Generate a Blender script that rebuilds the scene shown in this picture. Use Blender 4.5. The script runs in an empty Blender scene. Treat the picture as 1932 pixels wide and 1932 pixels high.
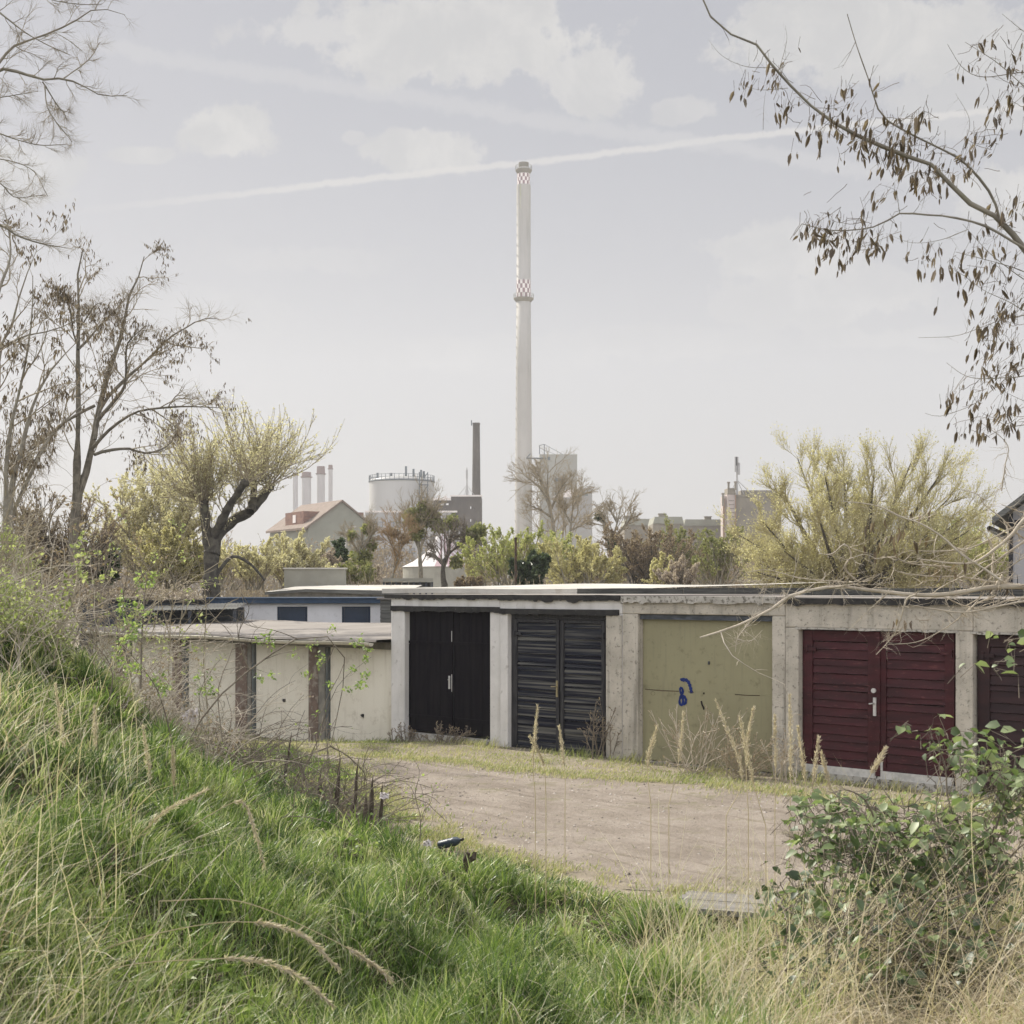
import bpy, math, random
import numpy as np
from mathutils import Vector
R = math.radians
C = bpy.context.scene.collection
S_ = bpy.context.scene
rng = np.random.default_rng(7)

# ------------------------------------------------------------------ camera
F, HY, CX, CZ = 2608.0, 1113.0, 966.0, 2.77      # measured on the photo at 1932 px
cam_d = bpy.data.cameras.new('camera'); cam = bpy.data.objects.new('camera', cam_d); C.objects.link(cam)
cam.location = (0, 0, CZ); cam.rotation_euler = (R(90), 0, 0)
cam_d.sensor_width = 36; cam_d.lens = 36 * F / 1932; cam_d.shift_y = (HY - CX) / 1932
cam_d.clip_start = 0.05; cam_d.clip_end = 3000
cam_d.dof.use_dof = True; cam_d.dof.focus_distance = 24; cam_d.dof.aperture_fstop = 9
S_.camera = cam
# ------------------------------------------------------------------ light
SUN_AZ, SUN_EL = R(44), R(39)       # azimuth to the left of the view direction
sd = Vector((-math.sin(SUN_AZ) * math.cos(SUN_EL), math.cos(SUN_AZ) * math.cos(SUN_EL), math.sin(SUN_EL)))
sl = bpy.data.lights.new('sun', 'SUN'); sl.energy = 5.0; sl.angle = R(0.6); sl.color = (1.0, .94, .83)
so = bpy.data.objects.new('sun', sl); C.objects.link(so); so.location = (0, 0, 60)
so.rotation_euler = sd.to_track_quat('Z', 'Y').to_euler()
S_.view_settings.view_transform = 'Standard'; S_.view_settings.look = 'None'
S_.view_settings.exposure = 0.40; S_.view_settings.gamma = 1
S_.cycles.use_denoising = True; S_.cycles.denoiser = 'OPENIMAGEDENOISE'; S_.cycles.denoising_prefilter = 'ACCURATE'
S_.cycles.max_bounces = 6; S_.cycles.diffuse_bounces = 3; S_.cycles.transparent_max_bounces = 8; S_.cycles.volume_bounces = 1

class NT:
    """small helper over a node tree"""
    def __init__(s, t): s.t = t; t.nodes.clear()
    def n(s, ty, **k):
        nd = s.t.nodes.new(ty)
        for a, b in k.items(): setattr(nd, a, b)
        return nd
    def set(s, sock, v):
        if isinstance(v, bpy.types.NodeSocket): s.t.links.new(v, sock)
        else: sock.default_value = v
    def math(s, op, a, b=0.0, c=0.0, clamp=False):
        nd = s.n('ShaderNodeMath', operation=op, use_clamp=clamp)
        for i, v in enumerate((a, b, c)): s.set(nd.inputs[i], v)
        return nd.outputs[0]
    def vmath(s, op, a, b=None):
        nd = s.n('ShaderNodeVectorMath', operation=op); s.set(nd.inputs[0], a)
        if b is not None: s.set(nd.inputs[1], b)
        return nd.outputs['Value'] if op in ('LENGTH', 'DOT_PRODUCT', 'DISTANCE') else nd.outputs[0]
    def mix(s, f, a, b):
        nd = s.n('ShaderNodeMix', data_type='RGBA'); s.set(nd.inputs[0], f)
        for i, v in ((6, a), (7, b)):
            s.set(nd.inputs[i], v if isinstance(v, bpy.types.NodeSocket) else (*v, 1))
        return nd.outputs[2]
    def noise(s, vec, scale, detail=4, rough=.55, dist=0.0):
        nd = s.n('ShaderNodeTexNoise'); s.set(nd.inputs['Vector'], vec)
        nd.inputs['Scale'].default_value = scale; nd.inputs['Detail'].default_value = detail
        nd.inputs['Roughness'].default_value = rough; nd.inputs['Distortion'].default_value = dist
        return nd.outputs[0]
    def smooth(s, v, lo, hi, a=0.0, b=1.0):
        nd = s.n('ShaderNodeMapRange', interpolation_type='SMOOTHSTEP'); s.set(nd.inputs[0], v)
        for i, x in enumerate((lo, hi, a, b)): nd.inputs[i + 1].default_value = x
        return nd.outputs[0]
    def scalev(s, vec, v):
        return s.vmath('MULTIPLY', vec, v)

# ------------------------------------------------------------------ world: hazy spring sky with thin cloud and a contrail
w = bpy.data.worlds.new('World'); S_.world = w; w.use_nodes = True
t = NT(w.node_tree)
sky = t.n('ShaderNodeTexSky', sky_type='NISHITA', sun_disc=False, sun_elevation=SUN_EL, sun_rotation=-SUN_AZ, dust_density=3.0, air_density=1.0, ozone_density=1.5)
co = t.n('ShaderNodeTexCoord').outputs['Generated']
sep = t.n('ShaderNodeSeparateXYZ'); t.set(sep.inputs[0], co)
dx, dy, dz = sep.outputs
ya = t.math('MAXIMUM', dy, 0.05)
uu, ww = t.math('DIVIDE', dx, ya), t.math('DIVIDE', dz, ya)
cmb = t.n('ShaderNodeCombineXYZ'); t.set(cmb.inputs[0], uu); t.set(cmb.inputs[1], ww); P2 = cmb.outputs[0]
skyc = t.scalev(sky.outputs[0], (.10, .10, .10))
el = t.smooth(dz, 0.0, 0.42)
veil = t.mix(el, (.695, .685, .680), (.55, .555, .60))
base = t.mix(0.88, skyc, veil)
# cumulus patches, edges torn by noise
n1 = t.noise(co, 17.0, 8, .62, .35); n2 = t.noise(co, 55.0, 6, .65)
nn = t.math('ADD', t.math('MULTIPLY', t.math('SUBTRACT', n1, .5), 4.4), t.math('MULTIPLY', t.math('SUBTRACT', n2, .5), 2.2))
m = None
for (px, py, rx, ry, st) in [(860, 70, 330, 95, 1), (620, 60, 190, 40, .7), (1110, 150, 110, 75, .9), (810, 285, 125, 45, .9), (430, 250, 95, 55, .95), (275, 292, 60, 18, .7),
        (1660, 70, 330, 90, 1), (1840, 190, 170, 60, .7), (1490, 480, 170, 65, .7), (1560, 560, 240, 60, .5), (1910, 370, 110, 65, .9), (1290, 205, 60, 28, .6), (664, 258, 24, 16, .6),
        (560, 490, 190, 40, .25), (900, 670, 300, 40, .3), (1250, 650, 260, 35, .3), (20, 330, 120, 70, .8), (1500, 20, 120, 30, .7), (330, 600, 260, 60, .3), (1700, 640, 200, 30, .25)]:
    d = t.vmath('LENGTH', t.scalev(t.vmath('SUBTRACT', P2, ((px - CX) / F, (HY - py) / F, 0)), (F / rx, F / ry, 0)))
    v = t.smooth(t.math('ADD', d, t.math('MULTIPLY', nn, .55)), 1.05, .70, 0, st)
    m = v if m is None else t.math('MAXIMUM', m, v)
fwd = t.smooth(dy, .15, .4); m = t.math('MULTIPLY', m, fwd)
gen = t.smooth(t.noise(t.scalev(co, (1, 1, 2.6)), 2.2, 7, .6, .2), .50, .66)          # clouds over the rest of the sky
m = t.math('MAXIMUM', m, t.math('MULTIPLY', gen, t.math('SUBTRACT', 1.0, fwd)))
c1 = t.mix(t.math('MULTIPLY', m, .95), base, t.mix(t.smooth(n1, .38, .62), (.655, .655, .66), (.76, .75, .735)))
def trail(a, b, wid, amt, col, lo, hi):
    da = Vector(((a[0] - CX) / F, 1, (HY - a[1]) / F)); db = Vector(((b[0] - CX) / F, 1, (HY - b[1]) / F))
    n = da.cross(db).normalized()
    d = t.vmath('DOT_PRODUCT', co, tuple(n))
    d = t.math('ADD', d, t.math('MULTIPLY', t.math('SUBTRACT', t.noise(co, 75.0, 5, .7), .5), wid * 2.0)); d = t.math('ADD', d, t.math('MULTIPLY', t.math('SUBTRACT', t.noise(co, 7.0, 2, .5), .5), wid * 1.4))
    k = t.smooth(t.math('ABSOLUTE', d), wid * 1.1, wid * .25, 0, amt)
    return t.math('MULTIPLY', t.math('MULTIPLY', k, fwd), t.smooth(uu, lo, hi))
c2 = t.mix(trail((90, 405), (1540, 244), .0030, .75, None, -.36, -.12), c1, (.79, .77, .75))
c2 = t.mix(trail((180, 85), (700, 170), .007, .45, None, -.36, -.28), c2, (.70, .70, .71))
# light: added sky gain behind the camera fills shaded facades; veil near the sun glares
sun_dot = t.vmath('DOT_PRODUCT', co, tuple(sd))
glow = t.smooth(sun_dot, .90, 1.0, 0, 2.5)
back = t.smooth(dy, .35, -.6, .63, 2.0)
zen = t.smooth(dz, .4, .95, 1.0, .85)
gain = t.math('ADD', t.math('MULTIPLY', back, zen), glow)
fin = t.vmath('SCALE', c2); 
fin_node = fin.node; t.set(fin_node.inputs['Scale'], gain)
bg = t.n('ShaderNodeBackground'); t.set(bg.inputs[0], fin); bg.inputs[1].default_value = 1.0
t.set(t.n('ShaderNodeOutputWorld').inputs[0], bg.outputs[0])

# ------------------------------------------------------------------ materials
def mat(name):
    m = bpy.data.materials.new(name); m.use_nodes = True; return m, NT(m.node_tree)
def out(t, sh): t.set(t.n('ShaderNodeOutputMaterial').inputs[0], sh)
def surf(name, a, b=None, scale=2.5, rough=.88, stretch=(1, 1, 1), c=None, cscale=14, clo=.55, chi=.75, camt=.8, bump=0.0, bscale=40, spec=.25, detail=6, coords='Object', rainy=None, metallic=0.0, lo=.35, hi=.65):
    m, t = mat(name)
    tc = t.n('ShaderNodeTexCoord').outputs[coords]; v = t.scalev(tc, stretch)
    col = t.mix(t.smooth(t.noise(v, scale, detail, .6), lo, hi), a, b if b else a)
    if c: col = t.mix(t.math('MULTIPLY', t.smooth(t.noise(v, cscale, 5, .65), clo, chi), camt), col, c)
    if rainy:                                            # vertical run marks: (colour, amount, scale)
        k = t.smooth(t.noise(t.scalev(tc, (1, 1, .07)), rainy[2], 5, .6), .5, .72)
        col = t.mix(t.math('MULTIPLY', k, rainy[1]), col, rainy[0])
    p = t.n('ShaderNodeBsdfPrincipled'); t.set(p.inputs['Base Color'], col)
    p.inputs['Roughness'].default_value = rough; p.inputs['Specular IOR Level'].default_value = spec; p.inputs['Metallic'].default_value = metallic
    if bump:
        bn = t.n('ShaderNodeBump'); bn.inputs['Strength'].default_value = bump; bn.inputs['Distance'].default_value = .02
        t.set(bn.inputs['Height'], t.noise(v, bscale, 5, .6)); t.set(p.inputs['Normal'], bn.outputs[0])
    out(t, p.outputs[0]); return m
def leafy(name, cols, trans=.45, gloss=.04, rough=.45, tscale=1.0):
    """foliage: colour chosen per leaf by the 'rnd' attribute, light passes through"""
    m, t = mat(name)
    at = t.n('ShaderNodeAttribute', attribute_name='rnd').outputs['Fac']
    rp = t.n('ShaderNodeValToRGB'); e = rp.color_ramp.elements
    while len(e) < len(cols): e.new(.5)
    for i, cc in enumerate(cols):
        e[i].position = i / (len(cols) - 1); e[i].color = (*cc, 1)
    t.set(rp.inputs[0], at)
    d = t.n('ShaderNodeBsdfDiffuse'); t.set(d.inputs[0], rp.outputs[0])
    tr = t.n('ShaderNodeBsdfTranslucent')
    tcol = t.vmath('MULTIPLY', rp.outputs[0], (1.12 * tscale, 1.18 * tscale, .82 * tscale)); t.set(tr.inputs[0], tcol)
    mx = t.n('ShaderNodeMixShader'); mx.inputs[0].default_value = trans; t.set(mx.inputs[1], d.outputs[0]); t.set(mx.inputs[2], tr.outputs[0])
    g = t.n('ShaderNodeBsdfGlossy'); g.inputs['Roughness'].default_value = rough; g.inputs[0].default_value = (1, 1, 1, 1)
    m2 = t.n('ShaderNodeMixShader'); m2.inputs[0].default_value = gloss; t.set(m2.inputs[1], mx.outputs[0]); t.set(m2.inputs[2], g.outputs[0])
    out(t, m2.outputs[0]); return m

# ------------------------------------------------------------------ mesh collector
class MB:
    def __init__(s): s.v = []; s.r = []; s.q = []; s.t = []; s.qm = []; s.tm = []; s.n = 0; s.poly = []; s.pm = []
    def add(s, v, q=None, tr=None, rnd=.5, mi=0):
        v = np.asarray(v, float).reshape(-1, 3)
        s.v.append(v); s.r.append(np.broadcast_to(np.asarray(rnd, float), (len(v),)).copy())
        if q is not None and len(q): q = np.asarray(q, int).reshape(-1, 4) + s.n; s.q.append(q); s.qm.append(np.full(len(q), mi))
        if tr is not None and len(tr): tr = np.asarray(tr, int).reshape(-1, 3) + s.n; s.t.append(tr); s.tm.append(np.full(len(tr), mi))
        s.n += len(v); return s
    def ngon(s, pts, rnd=.5, mi=0):
        s.poly.append([s.n + i for i in range(len(pts))]); s.pm.append(mi)
        s.v.append(np.asarray(pts, float)); s.r.append(np.full(len(pts), rnd)); s.n += len(pts); return s
    def box(s, x0, x1, y0, y1, z0, z1, mi=0, rnd=.5):
        v = [(x, y, z) for z in (z0, z1) for y in (y0, y1) for x in (x0, x1)]
        return s.add(v, [(0, 2, 3, 1), (4, 5, 7, 6), (0, 1, 5, 4), (2, 6, 7, 3), (0, 4, 6, 2), (1, 3, 7, 5)], mi=mi, rnd=rnd)
    def bar(s, a, b, wd, mi=0, k=4, r1=None):
        return s.tubes(np.array([[a, b]], float), np.array([[wd, wd if r1 is None else r1]]), k, mi=mi)
    def prism(s, pts, y0, y1, mi=0):
        """polygon in xz extruded along y"""
        n = len(pts)
        a = [(x, y0, z) for x, z in pts]; b = [(x, y1, z) for x, z in pts]
        s.ngon(a, mi=mi); s.ngon(b[::-1], mi=mi)
        q = [(i, n + i, n + (i + 1) % n, (i + 1) % n) for i in range(n)]
        return s.add(a + b, q, mi=mi)
    def tubes(s, P, Rr, k=5, rnd=.5, mi=0, cap=False):
        P = np.asarray(P, float); Rr = np.asarray(Rr, float); N, m, _ = P.shape
        if N == 0: return s
        T = np.gradient(P, axis=1); T /= np.linalg.norm(T, axis=2, keepdims=True) + 1e-9
        mean = T.mean(axis=1, keepdims=True)
        ref = np.where(np.abs(mean[..., 2:3]) > .8, np.array([1., 0, 0]), np.array([0, 0, 1.]))
        U = np.cross(T, np.broadcast_to(ref, T.shape)); U /= np.linalg.norm(U, axis=2, keepdims=True) + 1e-9
        V = np.cross(T, U)
        a = np.arange(k) * 2 * math.pi / k
        ring = P[:, :, None] + Rr[:, :, None, None] * (np.cos(a)[None, None, :, None] * U[:, :, None] + np.sin(a)[None, None, :, None] * V[:, :, None])
        idx = np.arange(N * m * k).reshape(N, m, k)
        A = idx[:, :-1, :]; B = idx[:, 1:, :]
        q = np.stack([A, np.roll(A, -1, 2), np.roll(B, -1, 2), B], -1).reshape(-1, 4)
        rn = np.broadcast_to(np.asarray(rnd, float).reshape(-1, 1, 1) if np.ndim(rnd) else np.full((1, 1, 1), rnd), (N, m, k)).reshape(-1)
        s.add(ring.reshape(-1, 3), q, rnd=rn, mi=mi)
        if cap:
            for i in range(N):
                for e, row in ((0, ring[i, 0]), (1, ring[i, -1])): s.ngon(list(row if e else row[::-1]), mi=mi)
        return s
    def lathe(s, prof, k=24, mi=0, cx=0, cy=0):
        """prof: (r,z) list"""
        a = np.arange(k) * 2 * math.pi / k
        v = np.array([[(cx + r * c, cy + r * q_, z) for c, q_ in zip(np.cos(a), np.sin(a))] for r, z in prof])
        idx = np.arange(len(prof) * k).reshape(len(prof), k)
        A = idx[:-1]; B = idx[1:]
        return s.add(v.reshape(-1, 3), np.stack([A, np.roll(A, -1, 1), np.roll(B, -1, 1), B], -1).reshape(-1, 4), mi=mi)
    def leaves(s, pos, dr, size, wr=.4, rnd=None, mi=0):
        """flat pointed leaves: diamonds"""
        N = len(pos)
        if N == 0: return s
        dr = dr / (np.linalg.norm(dr, axis=1, keepdims=True) + 1e-9)
        side = np.cross(dr, rng.normal(size=(N, 3))); side /= np.linalg.norm(side, axis=1, keepdims=True) + 1e-9
        L = np.asarray(size).reshape(-1, 1) * np.ones((N, 1)); W = L * wr * .5
        v = np.stack([pos, pos + dr * L * .45 + side * W, pos + dr * L, pos + dr * L * .45 - side * W], 1)
        rn = rng.random(N) if rnd is None else rnd
        return s.add(v.reshape(-1, 3), np.arange(N * 4).reshape(N, 4), rnd=np.repeat(rn, 4), mi=mi)
    def leaves6(s, pos, dr, size, wr=.6, rnd=None, mi=0, fold=.25, droop=.3, up=None):
        N = len(pos)
        if N == 0: return s
        dr = dr / (np.linalg.norm(dr, axis=1, keepdims=True) + 1e-9)
        upv = rng.normal(size=(N, 3)) * .5 + np.array([0, 0, 1.0]) if up is None else up
        side = np.cross(dr, upv); side /= np.linalg.norm(side, axis=1, keepdims=True) + 1e-9
        nrm = np.cross(side, dr)
        L = np.asarray(size).reshape(-1, 1) * np.ones((N, 1)); W = L * wr * .5
        def pt(tt, sd_, bend): return pos + dr * L * tt + side * W * sd_ + nrm * (W * fold * abs(sd_) * 1.0 - L * droop * bend)
        v = np.stack([pt(0, 0, 0), pt(.28, 1, .03), pt(.28, 0, .03), pt(.28, -1, .03), pt(.66, .82, .2), pt(.66, 0, .2), pt(.66, -.82, .2), pt(1, 0, .5)], 1)
        b = np.arange(N)[:, None] * 8
        q = np.concatenate([b + [1, 4, 5, 2], b + [2, 5, 6, 3]], 0); tr = np.concatenate([b + [0, 1, 2], b + [0, 2, 3], b + [4, 7, 5], b + [5, 7, 6]], 0)
        rn = rng.random(N) if rnd is None else rnd
        return s.add(v.reshape(-1, 3), q, tr, rnd=np.repeat(rn, 8), mi=mi)
    def build(s, name, mats, parent=None, smooth=False, offset=None):
        me = bpy.data.meshes.new(name)
        V = np.concatenate(s.v) if s.v else np.zeros((0, 3))
        if offset is not None: V = V - np.asarray(offset, float)
        me.vertices.add(len(V)); me.vertices.foreach_set('co', V.astype(np.float32).ravel())
        loops = []; tot = []; mi = []
        if s.q: Q = np.concatenate(s.q); loops.append(Q.ravel()); tot.append(np.full(len(Q), 4)); mi.append(np.concatenate(s.qm))
        if s.t: T = np.concatenate(s.t); loops.append(T.ravel()); tot.append(np.full(len(T), 3)); mi.append(np.concatenate(s.tm))
        if s.poly:
            loops.append(np.array([i for p in s.poly for i in p])); tot.append(np.array([len(p) for p in s.poly])); mi.append(np.array(s.pm))
        lp = np.concatenate(loops).astype(np.int32); tt = np.concatenate(tot).astype(np.int32); mi = np.concatenate(mi).astype(np.int32)
        me.loops.add(len(lp)); me.loops.foreach_set('vertex_index', lp)
        me.polygons.add(len(tt)); me.polygons.foreach_set('loop_start', np.concatenate([[0], np.cumsum(tt)[:-1]]).astype(np.int32))
        try: me.polygons.foreach_set('loop_total', tt)
        except Exception: pass
        me.polygons.foreach_set('material_index', mi)
        me.update(calc_edges=True)
        a = me.attributes.new('rnd', 'FLOAT', 'POINT'); a.data.foreach_set('value', np.concatenate(s.r).astype(np.float32))
        for m_ in (mats if isinstance(mats, (list, tuple)) else [mats]): me.materials.append(m_)
        me.polygons.foreach_set('use_smooth', np.full(len(tt), bool(smooth)))
        o = bpy.data.objects.new(name, me); C.objects.link(o)
        if parent is not None: o.parent = parent
        return o

def tag(o, label=None, cat=None, group=None, kind=None):
    if label: o['label'] = label
    if cat: o['category'] = cat
    if group: o['group'] = group
    if kind: o['kind'] = kind
    return o
def thing(name, label, cat, loc=(0, 0, 0), rz=0.0, group=None):
    o = bpy.data.objects.new(name, None); C.objects.link(o); o.location = loc; o.rotation_euler = (0, 0, rz); o.empty_display_size = .2
    o['kind'] = 'thing'; return tag(o, label, cat, group)

# ------------------------------------------------------------------ measuring helpers
def PX(px, py, Y): return np.array([(px - CX) / F * Y, Y, CZ - (py - HY) / F * Y])
def PXL(pts, Y):
    """pixel polyline at depth Y (or a depth per point as a third value)"""
    return np.array([PX(p[0], p[1], (p[2] if len(p) > 2 else Y)) for p in pts])
def spline(P, m):
    P = np.asarray(P, float); n = len(P)
    if n == 2: return P[0] + (P[1] - P[0]) * np.linspace(0, 1, m)[:, None]
    Q = np.vstack([2 * P[0] - P[1], P, 2 * P[-1] - P[-2]])
    d = np.concatenate([[0], np.cumsum(np.linalg.norm(np.diff(P, axis=0), axis=1))]); tt = np.linspace(0, d[-1], m)
    res = []
    for x in tt:
        i = min(max(np.searchsorted(d, x, 'right') - 1, 0), n - 2); f = (x - d[i]) / max(d[i + 1] - d[i], 1e-9)
        a, b, c, e = Q[i], Q[i + 1], Q[i + 2], Q[i + 3]
        res.append(.5 * (2 * b + (c - a) * f + (2 * a - 5 * b + 4 * c - e) * f * f + (3 * b - a - 3 * c + e) * f ** 3))
    return np.array(res)
def hash2(i, j, s): 
    h = np.sin(i * 127.1 + j * 311.7 + s * 74.7) * 43758.5453
    return h - np.floor(h)
def vnoise(x, y, s=0):
    x = np.asarray(x, float); y = np.asarray(y, float)
    i, j = np.floor(x), np.floor(y); u, v = x - i, y - j; u = u * u * (3 - 2 * u); v = v * v * (3 - 2 * v)
    a, b, c, d = hash2(i, j, s), hash2(i + 1, j, s), hash2(i, j + 1, s), hash2(i + 1, j + 1, s)
    return (a * (1 - u) + b * u) * (1 - v) + (c * (1 - u) + d * u) * v
def fbm(x, y, s=0, o=4):
    r = 0; a = .5; n = 0
    for k in range(o): r = r + a * vnoise(x * 2 ** k, y * 2 ** k, s + k * 5); n += a; a *= .5
    return r / n
def sstep(x, a, b):
    t_ = np.clip((np.asarray(x, float) - a) / (b - a), 0, 1); return t_ * t_ * (3 - 2 * t_)

# facade line of the garages
XV = -1850.0; KS = .0381
Y0 = F / (KS * (750 - XV)); X0 = (750 - CX) / F * Y0
DN = math.hypot(CX - XV, F); DX, DY = (CX - XV) / DN, -F / DN
ROT = math.atan2(DY, DX)
def U(px, v=0.0):
    """distance along the row of the facade point (pushed v metres into the building) seen at pixel column px"""
    tt = (px - CX) / F; ax, ay = X0 + v * -DY, Y0 + v * DX
    return (tt * ay - ax) / (DX - tt * DY)
def YF(px, v=0.0): return Y0 + v * DX + U(px, v) * DY
def ZF(px, py, v=0.0): return CZ - (py - HY) / F * YF(px, v)
def WL(u, v, z=0.0): return (X0 + u * DX - v * DY, Y0 + u * DY + v * DX, z)

# ------------------------------------------------------------------ terrain
TOE = np.array([(-12, 38), (-9.5, 32.2), (-6.3, 28.2), (-3.6, 24.6), (-2.2, 21.4), (-1.7, 17.8), (-.8, 15.1), (.9, 12.7), (2.0, 11.9), (4, 11.2), (8, 10.6), (30, 9)], float)
def toe_d(X, Y):
    """signed distance to the toe of the bank, positive on the bank (camera side)"""
    X = np.asarray(X, float); Y = np.asarray(Y, float); best = np.full(X.shape, 1e9); sg = np.ones(X.shape)
    for a, b in zip(TOE[:-1], TOE[1:]):
        e = b - a; L2 = e @ e; tt = np.clip(((X - a[0]) * e[0] + (Y - a[1]) * e[1]) / L2, 0, 1)
        dx_, dy_ = X - a[0] - tt * e[0], Y - a[1] - tt * e[1]; dd = np.hypot(dx_, dy_)
        side = e[0] * (Y - a[1]) - e[1] * (X - a[0])
        k = dd < best; best = np.where(k, dd, best); sg = np.where(k, -np.sign(side), sg)
    return best * sg
_cp = [(-60, 1932, 4.4), (0, 1932, 4.6), (0, 1500, 7.2), (0, 1325, 10), (0, 1205, 14), (-250, 1150, 14), (-300, 1300, 9), (-300, 1600, 5), (200, 1932, 4.9), (200, 1600, 7.5), (200, 1440, 10.5), (200, 1345, 14),
       (200, 1310, 18), (60, 1235, 18), (400, 1932, 5.2), (400, 1665, 8), (400, 1545, 11), (400, 1485, 14), (400, 1465, 18), (300, 1400, 20), (700, 1932, 6), (700, 1760, 9), (700, 1650, 12),
       (700, 1600, 15), (966, 1932, 7.2), (966, 1800, 9.5), (966, 1700, 12), (1250, 1932, 7.5), (1250, 1810, 9.3), (1600, 1932, 7), (1600, 1760, 9.6), (1932, 1932, 6.5), (1932, 1720, 9.3), (2200, 1800, 8)]
_c = [PX(*p) for p in _cp] + [np.array(p, float) for p in [(0, 0, 1.2), (-3, 1, 1.6), (3, 0, 1.1), (0, 3, 1.05), (-9, 6, 3.0), (8, 4, 1.1), (-10, 16, 2.7), (-9, 22, 1.2), (-14, 24, 1.6), (-12, 30, .6), (-16, 34, .8),
       (-25, 10, 3), (25, 2, 1), (-6.5, 20, .8), (-8.5, 26, .4), (-.3, -6, 1.2), (-22, 34, .9)]]
_c = np.array(_c)
def _phi(r): return r * r * np.log(r + 1e-6)
_n = len(_c); _D = np.hypot(_c[:, None, 0] - _c[None, :, 0], _c[:, None, 1] - _c[None, :, 1])
_A = np.zeros((_n + 3, _n + 3)); _A[:_n, :_n] = _phi(_D) + np.eye(_n) * .6; _A[:_n, _n] = 1; _A[:_n, _n + 1:] = _c[:, :2]; _A[_n, :_n] = 1; _A[_n + 1:, :_n] = _c[:, :2].T
_w = np.linalg.solve(_A, np.concatenate([_c[:, 2], [0, 0, 0]]))
def base_h(X, Y): return -np.clip((Y - 25.0) * .11, 0, .36) * sstep(-np.asarray(X, float), -6, 0)
def height(X, Y, lumps=True):
    X = np.asarray(X, float); Y = np.asarray(Y, float); sh = X.shape; x, y = X.ravel(), Y.ravel()
    z = np.zeros(len(x))
    for i in range(0, len(x), 20000):
        r = np.hypot(x[i:i + 20000, None] - _c[None, :, 0], y[i:i + 20000, None] - _c[None, :, 1])
        z[i:i + 20000] = _phi(r) @ _w[:_n] + _w[_n] + x[i:i + 20000] * _w[_n + 1] + y[i:i + 20000] * _w[_n + 2]
    z = z.reshape(sh); d = toe_d(X, Y)
    z = np.clip(z, .0, 3.2) * sstep(d, -.1, 1.3) * sstep(Y, 46, 36) * sstep(-X, 34, 26) * sstep(X, 34, 26)
    if lumps: z = z + ((fbm(X * .9, Y * .9, 3) - .5) * .40 + (vnoise(X * 1.5 + 3, Y * 1.3, 13) ** 1.5 - .35) * .50) * sstep(d, .2, 1.5) * sstep(Y, 40, 30); z = np.maximum(z, .0)
    ditch = np.exp(-((X - 2.15) / 1.5) ** 2 - ((Y - 10.75) / .5) ** 2) * .36
    return z + base_h(X, Y) - ditch + (fbm(X * .5, Y * .5, 9) - .5) * .03 * sstep(d, .3, -.3) * sstep(Y, 60, 40)
# ================================================================== GROUND
def grade(lo, hi, n): return np.linspace(lo, hi, n)
xs = np.concatenate([-np.geomspace(850, 34, 14), grade(-32, -8, 60), grade(-7.8, 8, 90), grade(8.4, 32, 60), np.geomspace(34, 850, 14)])
ys = np.concatenate([-np.geomspace(850, 12, 12), grade(-10, 3, 20), grade(3.2, 16, 100), grade(16.2, 46, 110), np.geomspace(48, 860, 22)])
GX, GY = np.meshgrid(xs, ys); GZ = height(GX, GY)
nx, ny = len(xs), len(ys); idx = np.arange(nx * ny).reshape(ny, nx)
g = MB(); g.add(np.stack([GX, GY, GZ], -1).reshape(-1, 3), np.stack([idx[:-1, :-1], idx[:-1, 1:], idx[1:, 1:], idx[1:, :-1]], -1).reshape(-1, 4))
m_soil, t = mat('soil'); tc = t.n('ShaderNodeTexCoord').outputs['Object']
dk = t.mix(t.smooth(t.noise(tc, 1.1, 6, .6), .35, .65), (.05, .042, .026), (.12, .10, .06)); dk = t.mix(t.math('MULTIPLY', t.smooth(t.noise(tc, 5, 5, .6), .45, .6), .8), dk, (.035, .045, .018))
du = t.mix(t.smooth(t.noise(tc, 1.7, 6, .65), .35, .65), (.31, .265, .21), (.22, .19, .14)); du = t.mix(t.math('MULTIPLY', t.smooth(t.noise(tc, 30, 4, .7), .5, .65), .6), du, (.13, .12, .07))
p = t.n('ShaderNodeBsdfPrincipled'); t.set(p.inputs['Base Color'], t.mix(t.smooth(t.math('ADD', t.n('ShaderNodeAttribute', attribute_name='rnd').outputs['Fac'], t.math('MULTIPLY', t.math('SUBTRACT', t.noise(tc, 2.5, 5, .6), .5), .8)), .25, .75), du, dk)); p.inputs['Roughness'].default_value = .95; p.inputs['Specular IOR Level'].default_value = .15
bn = t.n('ShaderNodeBump'); bn.inputs['Strength'].default_value = .7; bn.inputs['Distance'].default_value = .03; t.set(bn.inputs['Height'], t.noise(tc, 22, 5, .7)); t.set(p.inputs['Normal'], bn.outputs[0]); out(t, p.outputs[0])
g.r[0] = sstep(toe_d(GX, GY), -.2, .9).ravel(); tag(g.build('ground', m_soil, smooth=True), kind='structure')

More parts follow.
